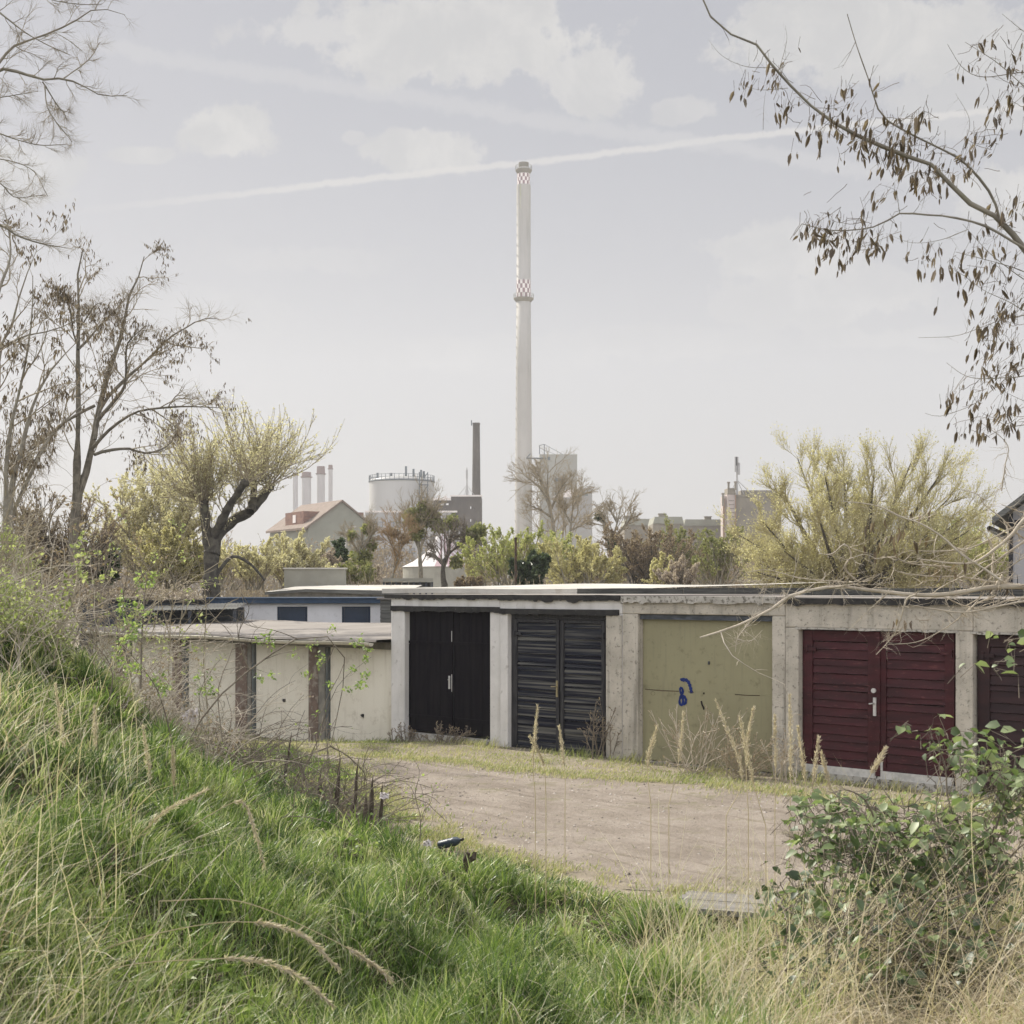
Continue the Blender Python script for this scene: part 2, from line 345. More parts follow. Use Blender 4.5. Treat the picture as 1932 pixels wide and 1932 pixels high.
# dirt track: a sheet just above the soil
TR = [(560, 1418), (640, 1426), (720, 1428), (860, 1438), (1000, 1456), (1180, 1474), (1350, 1484), (1500, 1500), (1700, 1520), (1932, 1545), (2300, 1590), (2700, 1660), (2700, 1800),
      (2100, 1745), (1700, 1715), (1400, 1700), (1290, 1690), (1180, 1690), (1100, 1668), (1000, 1632), (900, 1602), (820, 1578), (760, 1545), (722, 1512), (690, 1480), (640, 1450), (560, 1428)]
def ground_pt(px, py):
    Y = (CZ + .0) * F / (py - HY)
    for _ in range(8): Y = (CZ - float(base_h((px - CX) / F * Y, Y))) * F / (py - HY)
    return (px - CX) / F * Y, Y
trk = np.array([ground_pt(*p) for p in TR])
def resample_closed(P, step):
    res = []
    for a, b in zip(P, np.roll(P, -1, 0)):
        n = max(1, int(np.hypot(*(b - a)) / step)); res += [a + (b - a) * k / n for k in range(n)]
    return np.array(res)
te = resample_closed(trk, .22); te = te + (np.stack([fbm(te[:, 0] * 2, te[:, 1] * 2, 1), fbm(te[:, 0] * 2, te[:, 1] * 2, 2)], -1) - .5) * .5
def inside(P, x, y):
    x = np.asarray(x, float); y = np.asarray(y, float); c = np.zeros(x.shape, bool)
    for (x1, y1), (x2, y2) in zip(P, np.roll(P, -1, 0)):
        k = (y1 > y) != (y2 > y); c ^= k & (x < (x2 - x1) * (y - y1) / (y2 - y1 + 1e-12) + x1)
    return c
import bmesh
from mathutils import geometry as mg
bm = bmesh.new(); vs = [bm.verts.new((p[0], p[1], 0)) for p in te]
tri = mg.tessellate_polygon([[Vector((p[0], p[1], 0)) for p in te]])
for a_ in tri:
    try: bm.faces.new([vs[i] for i in a_])
    except ValueError: pass
bmesh.ops.subdivide_edges(bm, edges=[e for e in bm.edges if e.calc_length() > .9], cuts=3, use_grid_fill=True)
bmesh.ops.triangulate(bm, faces=bm.faces)
bmesh.ops.subdivide_edges(bm, edges=[e for e in bm.edges if e.calc_length() > .7], cuts=2, use_grid_fill=True)
hh = height(np.array([v.co.x for v in bm.verts]), np.array([v.co.y for v in bm.verts]))
for v, h in zip(bm.verts, hh): v.co.z = h + (-.03 if v.is_boundary else .010)
bmesh.ops.recalc_face_normals(bm, faces=bm.faces)
me = bpy.data.meshes.new('dirt_track'); bm.to_mesh(me); bm.free()
mt, t = mat('track_dirt')
tc = t.n('ShaderNodeTexCoord').outputs['Object']; rot = t.n('ShaderNodeMapping'); t.set(rot.inputs['Vector'], tc); rot.inputs['Rotation'].default_value = (0, 0, R(52)); v_ = rot.outputs[0]
col = t.mix(t.smooth(t.noise(v_, 1.3, 6, .65), .35, .65), (.37, .32, .27), (.27, .23, .19))
col = t.mix(t.math('MULTIPLY', t.smooth(t.noise(t.scalev(v_, (.35, 3, 1)), 1.8, 4, .6), .5, .72), .8), col, (.21, .175, .14))
col = t.mix(t.math('MULTIPLY', t.smooth(t.noise(tc, 90, 3, .7), .56, .66), .6), col, (.18, .145, .11))
col = t.mix(t.math('MULTIPLY', t.smooth(t.noise(tc, 60, 3, .7), .60, .68), .7), col, (.52, .46, .40))
col = t.mix(t.math('MULTIPLY', t.smooth(t.noise(tc, 1.1, 6, .75), .54, .66), .6), col, (.20, .19, .10))
p = t.n('ShaderNodeBsdfPrincipled'); t.set(p.inputs['Base Color'], col); p.inputs['Roughness'].default_value = .95; p.inputs['Specular IOR Level'].default_value = .15
bn = t.n('ShaderNodeBump'); bn.inputs['Strength'].default_value = 1.0; bn.inputs['Distance'].default_value = .06
t.set(bn.inputs['Height'], t.math('ADD', t.noise(tc, 14, 5, .75), t.noise(t.scalev(v_, (.3, 2.4, 1)), 3.0, 4, .6))); t.set(p.inputs['Normal'], bn.outputs[0]); out(t, p.outputs[0])
me.materials.append(mt)
o = bpy.data.objects.new('dirt_track', me); C.objects.link(o); tag(o, kind='structure')

# ================================================================== GARAGES
m_white = surf('white_render', (.70, .675, .645), (.60, .58, .55), scale=1.6, c=(.30, .28, .25), cscale=9, clo=.56, chi=.72, camt=.5, rainy=((.33, .30, .26), .35, 4))
m_cream = surf('cream_fascia', (.60, .55, .45), (.50, .46, .38), scale=1.2, c=(.28, .25, .2), cscale=7, camt=.5)
m_conc = surf('rough_concrete', (.56, .515, .44), (.42, .385, .325), scale=2.2, c=(.13, .12, .10), cscale=16, clo=.54, chi=.66, camt=.65, rainy=((.16, .15, .125), .6, 6), bump=.7, bscale=45, rough=.95)
m_concl = surf('pale_concrete', (.48, .455, .41), (.34, .32, .28), scale=3, c=(.12, .11, .09), cscale=14, clo=.5, chi=.6, camt=.85, rough=.95)
m_tar = surf('tar', (.018, .017, .018), (.035, .033, .03), scale=6, rough=.6, c=(.2, .19, .17), cscale=25, clo=.62, chi=.7, camt=.5)
m_felt = surf('roof_felt', (.28, .255, .23), (.22, .20, .18), scale=1.5, c=(.2, .18, .15), cscale=10, camt=.6, stretch=(1, .35, 1))
m_blackwood = surf('black_board', (.008, .007, .010), (.014, .012, .014), scale=3, stretch=(4, 4, .5), rough=.8, spec=.06, c=(.05, .045, .04), cscale=18, clo=.66, chi=.72, camt=.3)
m_grimy = surf('grimy_boards', (.018, .020, .030), (.13, .125, .11), scale=2.4, stretch=(.16, 1, 12), rough=.8, spec=.10, c=(.008, .008, .016), cscale=1.7, clo=.49, chi=.60, camt=.9, lo=.42, hi=.64)
m_dark = surf('dark_timber', (.02, .02, .024), (.05, .048, .05), scale=5, stretch=(6, 6, .6), rough=.7)
m_red = surf('maroon_paint', (.062, .014, .018), (.036, .010, .012), scale=3, stretch=(.6, 1, 3), rough=.62, c=(.17, .06, .06), cscale=12, clo=.58, chi=.68, camt=.5)
m_brown = surf('dark_brown_paint', (.040, .018, .019), (.025, .013, .015), scale=3, stretch=(.6, 1, 3), rough=.62)
m_olive = surf('olive_sheet', (.29, .27, .165), (.265, .245, .15), scale=1.1, rough=.6, c=(.17, .155, .09), cscale=7, clo=.54, chi=.70, camt=.6, rainy=((.17, .16, .11), .28, 16))
m_rust = surf('rust', (.10, .06, .04), (.05, .04, .03), scale=8)
m_steel = surf('worn_white_metal', (.62, .60, .57), (.45, .44, .42), scale=10, rough=.4, spec=.5)
m_brass = surf('tarnished_brass', (.36, .30, .16), (.22, .18, .10), scale=20, rough=.45, spec=.5)
m_rail = surf('grey_rail', (.10, .11, .13), (.05, .055, .06), scale=6, rough=.5, stretch=(1, 1, 3))
m_creamdoor = surf('cream_ribbed_steel', (.80, .76, .66), (.74, .70, .60), scale=.9, rough=.55, c=(.42, .37, .28), cscale=5, clo=.52, chi=.72, camt=.4, rainy=((.5, .45, .35), .4, 7))
m_bluemark = surf('blue_spray_paint', (.008, .022, .12), (.012, .03, .16), scale=10, rough=.6)
m_blackpaint = surf('black_spray_paint', (.015, .012, .012), (.03, .02, .02), scale=10)
m_brick = surf('brown_post', (.20, .145, .115), (.14, .105, .085), scale=4, c=(.30, .27, .23), cscale=7, clo=.5, chi=.62, camt=.8, rough=.95)
m_greypost = surf('grey_post', (.25, .235, .20), (.17, .16, .14), scale=5, rough=.95)
m_bluepost = surf('blue_grey_steel', (.17, .175, .165), (.11, .125, .13), scale=6, rough=.55)
m_gutter = surf('cream_gutter', (.62, .58, .47), (.50, .46, .37), scale=4, rough=.5)

def jag(mb, x0, x1, y0, y1, ztop, zbot, amp, seed, step=.035, mi=0):
    """band with a ragged lower edge (tar dribbles)"""
    n = int((x1 - x0) / step) + 2; X = np.linspace(x0, x1, n)
    zt = ztop(X) if callable(ztop) else np.full(n, ztop); zb = zbot(X) if callable(zbot) else np.full(n, zbot)
    zb = zb - amp * (sstep(vnoise(X * 9, X * 0 + seed, seed), .35, 1.0) + .5 * vnoise(X * 26, X * 0, seed + 3)); zt = zt + amp * .25 * (vnoise(X * 3, X * 0, seed + 8) - .5)
    v = []
    for k in range(n): v += [(X[k], y0, zb[k]), (X[k], y0, zt[k]), (X[k], y1, zt[k]), (X[k], y1, zb[k])]
    i = np.arange(n - 1)[:, None] * 4
    q = np.concatenate([i + [1, 0, 4, 5], i + [2, 1, 5, 6], i + [3, 2, 6, 7], i + [0, 3, 7, 4]])
    mb.add(v, np.concatenate([q, [[0, 1, 2, 3], [4 * n - 1, 4 * n - 2, 4 * n - 3, 4 * n - 4]]]), mi=mi)
def slatted(mb, x0, x1, z0, z1, n, y, depth, seed, wob=.12):
    """shiplap boards: each leans out at its foot"""
    ed = np.linspace(z0, z1, n + 1); rs = np.random.default_rng(seed); ed[1:-1] += rs.normal(size=n - 1) * (z1 - z0) / n * wob
    for k in range(n):
        a, b = ed[k], ed[k + 1] - .006; tilt = depth * rs.uniform(.7, 1.2); sag = rs.normal() * .003
        mb.add([(x0, y - tilt, a), (x1, y - tilt, a + sag), (x1, y, b + sag), (x0, y, b), (x0, y + .02, a), (x1, y + .02, a + sag), (x1, y + .02, b + sag), (x0, y + .02, b)],
               [(0, 1, 2, 3), (0, 4, 5, 1), (3, 2, 6, 7), (0, 3, 7, 4), (1, 5, 6, 2), (4, 7, 6, 5)], rnd=rs.random())
def wall_plate(mb, x0, x1, z0, z1, y0, y1, mi=0): mb.box(x0, x1, y0, y1, z0, z1, mi)
def garage(label, xl, xr, mats, top, openpx, fas_bot, zb_l, zb_r, depth=5.6, xo=None):
    """one garage bay; returns the Empty (local x runs along the row, y into the bay)"""
    u0, u1 = U(xl), U(xr); e = thing('garage', label, 'garage', WL(u0, 0, 0), ROT, 'flat roofed garages in the long row')
    W_ = u1 - u0; a, b = U(openpx[0]) - u0, U(openpx[1]) - u0
    wb = MB()
    zb = min(zb_l, zb_r) - .5
    if a > .01: wb.box(0, a, 0, .26, zb, fas_bot - .002)
    if b < W_ - .01: wb.box(b, W_, 0, .26, zb, fas_bot - .002)
    wb.box(0, W_, 0, .24, fas_bot, top)
    wb.box(0.002, .14, .262, depth, zb, top - .01); wb.box(W_ - .142, W_ - .002, .262, depth, zb, top - .01); wb.box(.143, W_ - .145, depth - .15, depth - .002, zb, top - .01)
    o = wb.build('wall', mats, e)
    bv = o.modifiers.new('bevel', 'BEVEL'); bv.width = .018; bv.segments = 2; bv.limit_method = 'ANGLE'
    return e, u0, W_, a, b, zb
def hinge(mb, x, z, y=-.01, s=1):
    mb.box(min(x, x + s * .16), max(x, x + s * .16), y - .02, y, z - .025, z + .025); mb.box(x - .02, x + .02, y - .03, y, z - .05, z + .05)

T12 = 2.635
# --- bay 1: black board doors, white render posts
e, u0, W_, a, b, zb = garage('garage with plain black double doors between white posts', 737.5, 943, m_white, T12, (763, 924), ZF(850, 1152), -.1, -.1)
fb = ZF(850, 1152)
bd = MB(); jag(bd, .02, W_, -.035, -.003, fb + .075, fb - .01, .02, 3); bd.build('lintel_band', m_tar, e)
rf = MB(); rf.box(-.12, W_, -.035, 5.7, T12 + .002, T12 + .05); ro = rf.build('roof', m_felt, e)
ed = MB(); jag(ed, -.12, W_, -.06, -.037, T12 + .045, T12 - .015, .03, 5); ed.build('tar_edge', m_tar, ro)
d0, d1 = a, b; mid = U(845.9) - u0; zt = fb - .012; z0_ = ZF(840, 1386)
for k, (p, q) in enumerate(((d0 + .005, mid - .012), (mid + .012, d1 - .005))):
    dm = MB(); n = 7
    for i in range(n):
        c0 = p + (q - p) * i / n; dm.box(c0 + .002, p + (q - p) * (i + 1) / n - .002, .13 + .003 * (i % 2), .17, z0_, zt, rnd=rng.random())
    dm.box(p, q, .105, .128, zt - .62, zt - .57); dm.box(p, q, .105, .128, z0_ + .25, z0_ + .31)
    dm.box(p, p + .03, .11, .1285, z0_, zt - .63); dm.box(q - .03, q, .11, .1285, z0_, zt - .63)
    dl = dm.build('door_leaf', m_blackwood, e)
    if k == 0:
        h = MB(); hz = ZF(842, 1288); h.box(mid - .09, mid - .055, .088, .104, hz - .12, hz + .12); h.bar((mid - .075, .07, hz + .05), (mid - .03, .06, hz + .05), .011, k=6); h.bar((mid - .075, .088, hz + .05), (mid - .075, .07, hz + .05), .011, k=6)
        h.build('handle', m_steel, dl)
        s = MB(); s.box(mid - .018, mid - .006, .096, .104, hz - .17, hz + .15); s.build('cover_strip', m_steel, dl); s = MB(); s.box(mid - .019, mid - .008, .098, .104, hz + .75, hz + .95); s.build('cover_strip', m_steel, dl)
s = MB(); s.box(d0 + .003, d1 - .003, .02, .24, z0_ - .45, z0_ - .03); s.build('threshold', m_concl, e)
# --- bay 2: weathered dark slat doors
e, u0, W_, a, b, zb = garage('garage with weathered grey and black slatted double doors', 943, 1174, [m_white], T12, (957.5, 1144), ZF(1060, 1157), -.05, 0)
fb2 = ZF(1060, 1157)
pl = MB(); pl.box(b + .004, W_ - .004, -.012, -.002, zb, fb2 - .02); pl.build('grey_post_face', m_conc, e)
bd = MB(); jag(bd, 0, W_ - .06, -.035, -.003, fb2 + .07, fb2 - .015, .02, 8); bd.build('lintel_band', m_tar, e)
rf = MB(); rf.box(0.002, W_ - .002, -.035, 5.7, T12 + .002, T12 + .05); ro = rf.build('roof', m_felt, e)
ed = MB(); jag(ed, 0, W_ - .002, -.06, -.037, T12 + .048, T12 - .03, .045, 15); ed.build('tar_edge', m_tar, ro)
mid = U(1050) - u0; zt = fb2 - .02; z0_ = ZF(1050, 1420)
[MB().box(*q_).build('door_jamb', m_dark, e) for q_ in ((a + .002, a + .07, .10, .18, z0_, zt), (b - .10, b - .002, .10, .18, z0_, zt), (a + .072, b - .102, .10, .18, zt - .09, zt))]
for k, (p, q) in enumerate(((a + .075, mid - .02), (mid + .012, b - .105))):
    dm = MB(); slatted(dm, p + .07, q - .07, z0_ + .05, zt - .15, 17, .125, .022, 5 + k, .3)
    dl = dm.build('door_leaf', m_grimy, e)
    st = MB(); st.box(p, p + .07, .085, .16, z0_ + .02, zt - .095); st.box(q - .07, q, .085, .16, z0_ + .02, zt - .095); st.box(p + .071, q - .071, .09, .16, zt - .149, zt - .095); st.box(p + .071, q - .071, .09, .16, z0_ + .02, z0_ + .049)
    hinge(st, p + .02, zt - .35, .085, 1) if k == 0 else hinge(st, q - .02, zt - .35, .085, -1)
    st.build('stiles', m_dark, dl)
    if k == 0:
        h = MB(); hz = ZF(1044, 1300); h.box(q - .055, q - .018, .068, .084, hz - .14, hz + .14); h.bar((q - .036, .068, hz + .04), (q - .036, .04, hz + .04), .012, k=6); h.bar((q - .036, .04, hz + .04), (q - .14, .04, hz + .035), .010, k=6); h.build('handle', m_brass, dl)
s = MB(); s.box(a + .003, b - .003, .04, .22, z0_ - .4, z0_ - .01); s.build('threshold', m_conc, e)
# --- bay 3: olive sheet door
T3 = 2.665; fb3 = ZF(1320, 1160)
e, u0, W_, a, b, zb = garage('garage with a flat olive yellow door marked in blue paint', 1174, 1481, m_conc, T3 - .055, (1203, 1456), fb3, 0, 0)
rf = MB(); rf.box(0.002, W_ - .15, -.035, 5.7, T3 - .053, T3); ro = rf.build('roof', m_felt, e)
ed = MB(); jag(ed, .02, W_ - .12, -.065, -.037, T3 + .005, T3 - .085, .035, 25); ed.build('concrete_edge', m_concl, ro)
rl = MB(); rl.box(a + .01, b - .01, .06, .16, fb3 - .085, fb3 - .004); rl.box(a + .01, b - .01, .045, .0585, fb3 - .085, fb3 - .07); rl.build('door_rail', m_rail, e)
zt = fb3 - .088; z0_ = min(ZF(1330, 1440), .02)
dm = MB(); midz = ZF(1320, 1306); cx_ = (a + b) / 2
dm.box(a + .01, b - .01, .13, .17, midz + .0005, zt); dm.box(a + .01, b - .01, .128, .166, z0_, midz - .0005)
dl = dm.build('door', m_olive, e)
def paint(pts, wd, name, m_, y=.123):
    P = spline(np.array([(U(x) - u0, y, ZF(x, yy)) for x, yy in pts]), 26)
    d_ = np.gradient(P[:, [0, 2]], axis=0); d_ /= np.linalg.norm(d_, axis=1, keepdims=True); nn_ = np.stack([-d_[:, 1], d_[:, 0]], -1)
    wv = wd * (1 + .25 * np.sin(np.arange(26) * 1.7)); mb = MB(); v = []
    for i in range(26): v += [(P[i, 0] + nn_[i, 0] * wv[i], y, P[i, 2] + nn_[i, 1] * wv[i]), (P[i, 0] - nn_[i, 0] * wv[i], y, P[i, 2] - nn_[i, 1] * wv[i])]
    i = np.arange(25)[:, None] * 2; mb.add(v, i + [0, 1, 3, 2]); return mb.build(name, m_, dl)
def cv(pts): return [(1236.5 + .06 * x, 1252 + .06 * y) for x, y in pts]
pm = [cv([(680, 470), (700, 530), (800, 520), (900, 600), (950, 740), (980, 870), (990, 950)])]
paint(pm[0], .028, 'painted_mark', m_bluemark)
paint(cv([(700, 1000), (640, 900), (640, 790), (700, 790), (720, 900), (680, 1000), (640, 1090), (615, 1200), (650, 1320), (710, 1290), (730, 1180), (700, 1060), (680, 1000)]), .021, 'painted_mark', m_bluemark, .1215)
paint(cv([(700, 1030), (760, 1040), (820, 1150), (800, 1270), (750, 1270), (730, 1150), (740, 1060)]), .021, 'painted_mark', m_bluemark, .120)
paint(cv([(1375, 920), (1385, 950), (1370, 975)]), .012, 'painted_mark', m_blackpaint)
paint(cv([(1300, 1190), (1325, 1300), (1370, 1400), (1385, 1440), (1360, 1420)]), .016, 'painted_mark', m_blackpaint)
for (xa, ya, xb, yb) in [(1208, 1301, 1272, 1305), (1290, 1306, 1300, 1307), (1378, 1311, 1425, 1313)]:
    P = spline(np.array([(U(xa) - u0, .126, ZF(xa, ya)), (U((xa + xb) / 2) - u0, .126, ZF((xa + xb) / 2, (ya + yb) / 2) - .006), (U(xb) - u0, .126, ZF(xb, yb))]), 9); cr = MB(); cr.tubes(P[None], np.full((1, 9), .006), 4); cr.build('rusty_crease', m_rust, dl)
cr = MB(); cr.lathe([(.045, 0), (.0, .01)], 10); cr.v[-1] = cr.v[-1] @ np.array([[1, 0, 0], [0, 0, 1], [0, -1, 0]]).T * np.array([1, 1, .7]) + np.array([U(1223) - u0, .127, ZF(1223, 1309)])
cr.build('rust_spot', m_rust, dl)
hd = MB(); hz = ZF(1330, 1252); hd.box(U(1329) - u0 - .012, U(1329) - u0 + .012, .11, .129, hz - .02, hz + .03);  hd.build('handle', m_rail, dl)
s = MB(); s.box(a + .003, b - .003, .05, .22, z0_ - .4, z0_ - .02); s.build('threshold', m_conc, e)

def plank_garage(label, xl, xr, op, fpx, topy, botl, m_paint, nsl, with_white, mid_px, seed):
    T = ZF(1700, 1129.5) if False else 2.645
    fb_ = fpx
    e, u0, W_, a, b, zb = garage(label, xl, xr, m_conc, T - .03, op, fb_, 0, 0)
    rf = MB(); rf.box(0.002, W_ - .002, -.035, 5.7, T - .028, T + .01); ro = rf.build('roof', m_felt, e)
    ed = MB(); jag(ed, 0, W_ - .001, -.065, -.037, T + .004, T - .075, .03, seed); ed.build('tar_edge', m_tar, ro)
    lp = MB(); jag(lp, a - .05, b + .03, -.006, .12, fb_ + .004, fb_ - .02, .012, seed + 2); lp.build('drip_ledge', m_concl, e)
    mid = U(mid_px) - u0; zt = fb_ - .035; z0_ = botl
    [MB().box(*q_).build('door_jamb', m_paint, e) for q_ in ((a + .004, a + .05, .12, .2, z0_, zt), (b - .05, b - .004, .12, .2, z0_, zt))]
    for k, (p, q) in enumerate(((a + .055, mid - .006), (mid + .006, b - .055))):
        dm = MB(); slatted(dm, p + .13, q - .14, z0_ + .10, zt - .16, nsl, .125, .024, seed + k, .10); dl = dm.build('door_leaf', m_paint, e)
        st = MB()
        st.box(p, p + .129, .09, .16, z0_ + .03, zt); st.box(q - .139, q, .09, .16, z0_ + .03, zt); st.box(p + .13, q - .14, .095, .16, zt - .155, zt - .002); st.box(p + .13, q - .14, .095, .16, z0_ + .03, z0_ + .098)
        if k == 1: st.box(p - .02, p + .05, .06, .089, z0_ + .03, zt)
        hinge(st, p + .04, zt - .28, .09, 1) if k == 0 else hinge(st, q - .04, zt - .28, .09, -1)
        st.build('stiles', m_paint, dl)
        if with_white:
            ws = MB(); jag(ws, p + .005, q - .005, .078, .0885, z0_ + .105, z0_ - .02, .012, seed + 9 + k)
            if k == 1: ws.box(p + .008, p + .085, .077, .0883, z0_ + .11, z0_ + .24)
            ws.build('white_kick_strip', m_steel, dl)
            if k == 0:
                h = MB(); hz = ZF(1651, 1330); h.box(mid - .035, mid + .006, .035, .058, hz - .16, hz + .10)
                hx = mid - .012; P = np.array([[(hx, .035, hz + .20), (hx, .0, hz + .20)]]); h.tubes(P, np.array([[.03, .036]]), 10, cap=True)
                h.bar((hx, .035, hz + .02), (hx, -.02, hz + .02), .013, k=6); h.bar((hx, -.02, hz + .02), (hx - .055, -.02, hz + .01), .011, k=6); h.build('handle', m_steel, dl)
    s = MB(); s.box(a + .003, b - .003, .05, .22, z0_ - .5, z0_ - .005); s.build('threshold', m_concl, e)
    return e
plank_garage('garage with dark red boarded double doors and a white door plate', 1481.3, 1835, (1506, 1802), ZF(1650, 1187), 0, ZF(1640, 1468), m_red, 15, True, 1649, 31)
plank_garage('garage with dark brown boarded doors behind the bramble', 1835.4, 2215, (1836.5, 2180), ZF(1900, 1194), 0, ZF(1900, 1500), m_brown, 15, False, 2010, 61)

# --- low range of five garages with ribbed cream doors
e = thing('low_garage_building', 'low flat roofed building with five ribbed cream garage doors', 'garage building', WL(U(614), 0, -.35), ROT)
ub = U(614)
def LZ(px, py, v=0): return ZF(px, py, v) + .35
def LU(px, v=0): return U(px, v) - ub
zb = -.4; lt = LZ(614, 1221)
wl_ = MB(); xl0 = LU(150); xr0 = LU(737) 
wl_.box(xl0, xr0, .10, .26, lt, LZ(600, 1207)); wl_.box(xl0, xr0, 4.9, 5.1, zb, LZ(600, 1207) + .1); wl_.box(xl0 - .0, xl0 + .2, .262, 4.89, zb, LZ(600, 1207)); wl_.build('wall', m_greypost, e)
rf = MB(); n = 40; X = np.linspace(xl0 - .3, xr0 - .02, n); zf = LZ(600, 1206) + .008 * np.sin(X * 1.3)
rows = [(-.36, zf, 0), (-.34, zf + .04, 0), (2.4, zf + .11, 0), (5.2, zf + .17, 0), (5.2, zf + .08, 0)]
v = np.array([[(X[i], y, z[i] + (.006 * math.sin(X[i] * 1.1 + y) if y > 0 else 0)) for i in range(n)] for y, z, _ in rows]); ii = np.arange(len(rows) * n).reshape(len(rows), n)
rf.add(v.reshape(-1, 3), np.stack([ii[:-1, :-1], ii[:-1, 1:], ii[1:, 1:], ii[1:, :-1]], -1).reshape(-1, 4))
v2 = np.array([[(X[i], y, z[i]) for i in range(n)] for y, z in ((-.36, zf - .001), (.1, zf - .02))]); ii = np.arange(2 * n).reshape(2, n); rf.add(v2.reshape(-1, 3), np.stack([ii[:-1, :-1], ii[1:, :-1], ii[1:, 1:], ii[:-1, 1:]], -1).reshape(-1, 4))
rf.build('roof', m_felt, e)
gt = MB(); Xg = np.linspace(xl0 - .3, xr0 - .08, 60); zg = LZ(600, 1206) - .03 + .018 * np.sin(Xg * 1.3) - .006 * (Xg - xr0) * .3
aa = np.linspace(math.pi, 2 * math.pi, 7)
v = np.array([[(x, -.42 + .06 * math.cos(q), z + .06 * math.sin(q)) for q in aa] for x, z in zip(Xg, zg)]); ii = np.arange(60 * 7).reshape(60, 7); gt.add(v.reshape(-1, 3), np.stack([ii[:-1, :-1], ii[1:, :-1], ii[1:, 1:], ii[:-1, 1:]], -1).reshape(-1, 4))
gt.tubes(np.stack([Xg, np.full(60, -.48), zg + .003], -1)[None], np.full((1, 60), .012), 5)
gt.ngon([(Xg[-1], -.42 + .06 * math.cos(q), zg[-1] + .06 * math.sin(q)) for q in aa])
for k in range(2, 60, 5): gt.bar((Xg[k], -.36, zg[k] + .03), (Xg[k], -.485, zg[k] + .01), .008)
gt.build('gutter', m_gutter, e)
DOORS = [(167, 216), (240, 323), (347, 442), (474, 580), (614, 737)]
for k, (p, q) in enumerate(DOORS):
    dm = MB(); xa, xb = LU(p) + .01, LU(q) - .012; nr = int((xb - xa) / .06); xx = np.linspace(xa, xb, nr * 2 + 1); yy = .125 + .03 * (np.arange(nr * 2 + 1) % 2)
    za = LZ(614, 1404) ; v = []
    for x, y in zip(xx, yy): v += [(x, y, zb + .3), (x, y, lt - .004)]
    i = np.arange(nr * 2)[:, None] * 2; dm.add(v, i + [0, 2, 3, 1]); dm.box(xa, xb, .158, .19, zb + .3, lt - .004)
    dm.box(xa, xb, .118, .157, zb + .3, zb + .345)
    do = dm.build('garage_door', m_creamdoor, e)
    hx = LU(p + (q - p) * .5); hz = LZ(677, 1351) if k == 4 else LZ(510, 1256 + 60) - .05
    h = MB(); h.box(hx - .028, hx + .028, .11, .139, hz - .03, hz + .03); h.tubes(np.array([[(hx - .04, .105, hz + .01), (hx + .01, .09, hz), (hx + .035, .1, hz - .03)]]), np.array([[.01, .012, .008]]), 5); h.build('handle', m_tar, do)
for (p, q, r) in [(216, 233, 240), (323, 341, 347), (442, 464, 474), (580, 598, 613.5)]:
    pm_ = MB(); pm_.box(LU(p) + .01, LU(q), .02, .25, zb, lt - .003); pm_.build('post', m_brick, e)
    pm_ = MB(); pm_.box(LU(q) + .002, LU(r) - .06, .035, .25, zb, lt - .004); pm_.box(LU(r) - .058, LU(r) - .004, .06, .22, zb, lt - .004, mi=1); pm_.build('post_side', [m_greypost, m_bluepost], e)

# ================================================================== BUILDINGS JUST BEHIND
m_corr = surf('grey_corrugated', (.17, .17, .155), (.10, .10, .095), scale=2.2, stretch=(.4, 1, 5), c=(.26, .25, .22), cscale=8, clo=.6, chi=.7, camt=.6)
m_pale = surf('pale_sheet_roof', (.55, .53, .48), (.42, .40, .36), scale=.5, c=(.33, .28, .22), cscale=3, clo=.5, chi=.7, camt=.5)
e = thing('rear_garage_building', 'long low building with grey corrugated edging and a pale roof behind the garages', 'building', WL(-.6, 6.0, 0), ROT)
L_ = 16.5
b_ = MB(); b_.box(0, L_, .32, 7, -.6, 2.60); b_.build('wall', m_greypost, e)
for k, (s0, s1) in enumerate([(0, 2.9), (2.93, 6.0), (6.03, 8.5), (8.53, 11.2), (11.23, 13.9), (13.93, 16.4)]):
    pn = MB(); nz = 7; zz = np.linspace(2.615, 2.80 + .012 * math.sin(k * 2.3), nz * 2 + 1); v = []
    for i, z in enumerate(zz): v += [(s0, .0 + .02 * (i % 2), z), (s1, .0 + .02 * (i % 2), z + .008 * math.sin(k))]
    i = np.arange(nz * 2)[:, None] * 2; pn.add(v, i + [0, 1, 3, 2]); pn.box(s0, s1, .022, .05, 2.61, 2.80)
    if k in (1, 3): pn.box(s1 - .3, s1 - .1, -.05, -.002, 2.63, 2.78)
    pn.build('edging_panel', m_corr, e)
rf = MB(); nX = 30; X = np.linspace(U(742, 6.7) + .6, U(1253, 6.7) + .6, nX)
v = [];
for x in X:
    zf_ = 2.80 + .012 * math.sin(x * .9) ; v += [(x, .3, zf_), (x, 8, zf_ + .14 + .02 * math.sin(x * .6)), (x, .3, zf_ - .12)]
i = np.arange(nX - 1)[:, None] * 3; rf.add(v, np.concatenate([i + [0, 3, 4, 1], i + [2, 5, 3, 0]])); rf.build('roof', m_pale, e)

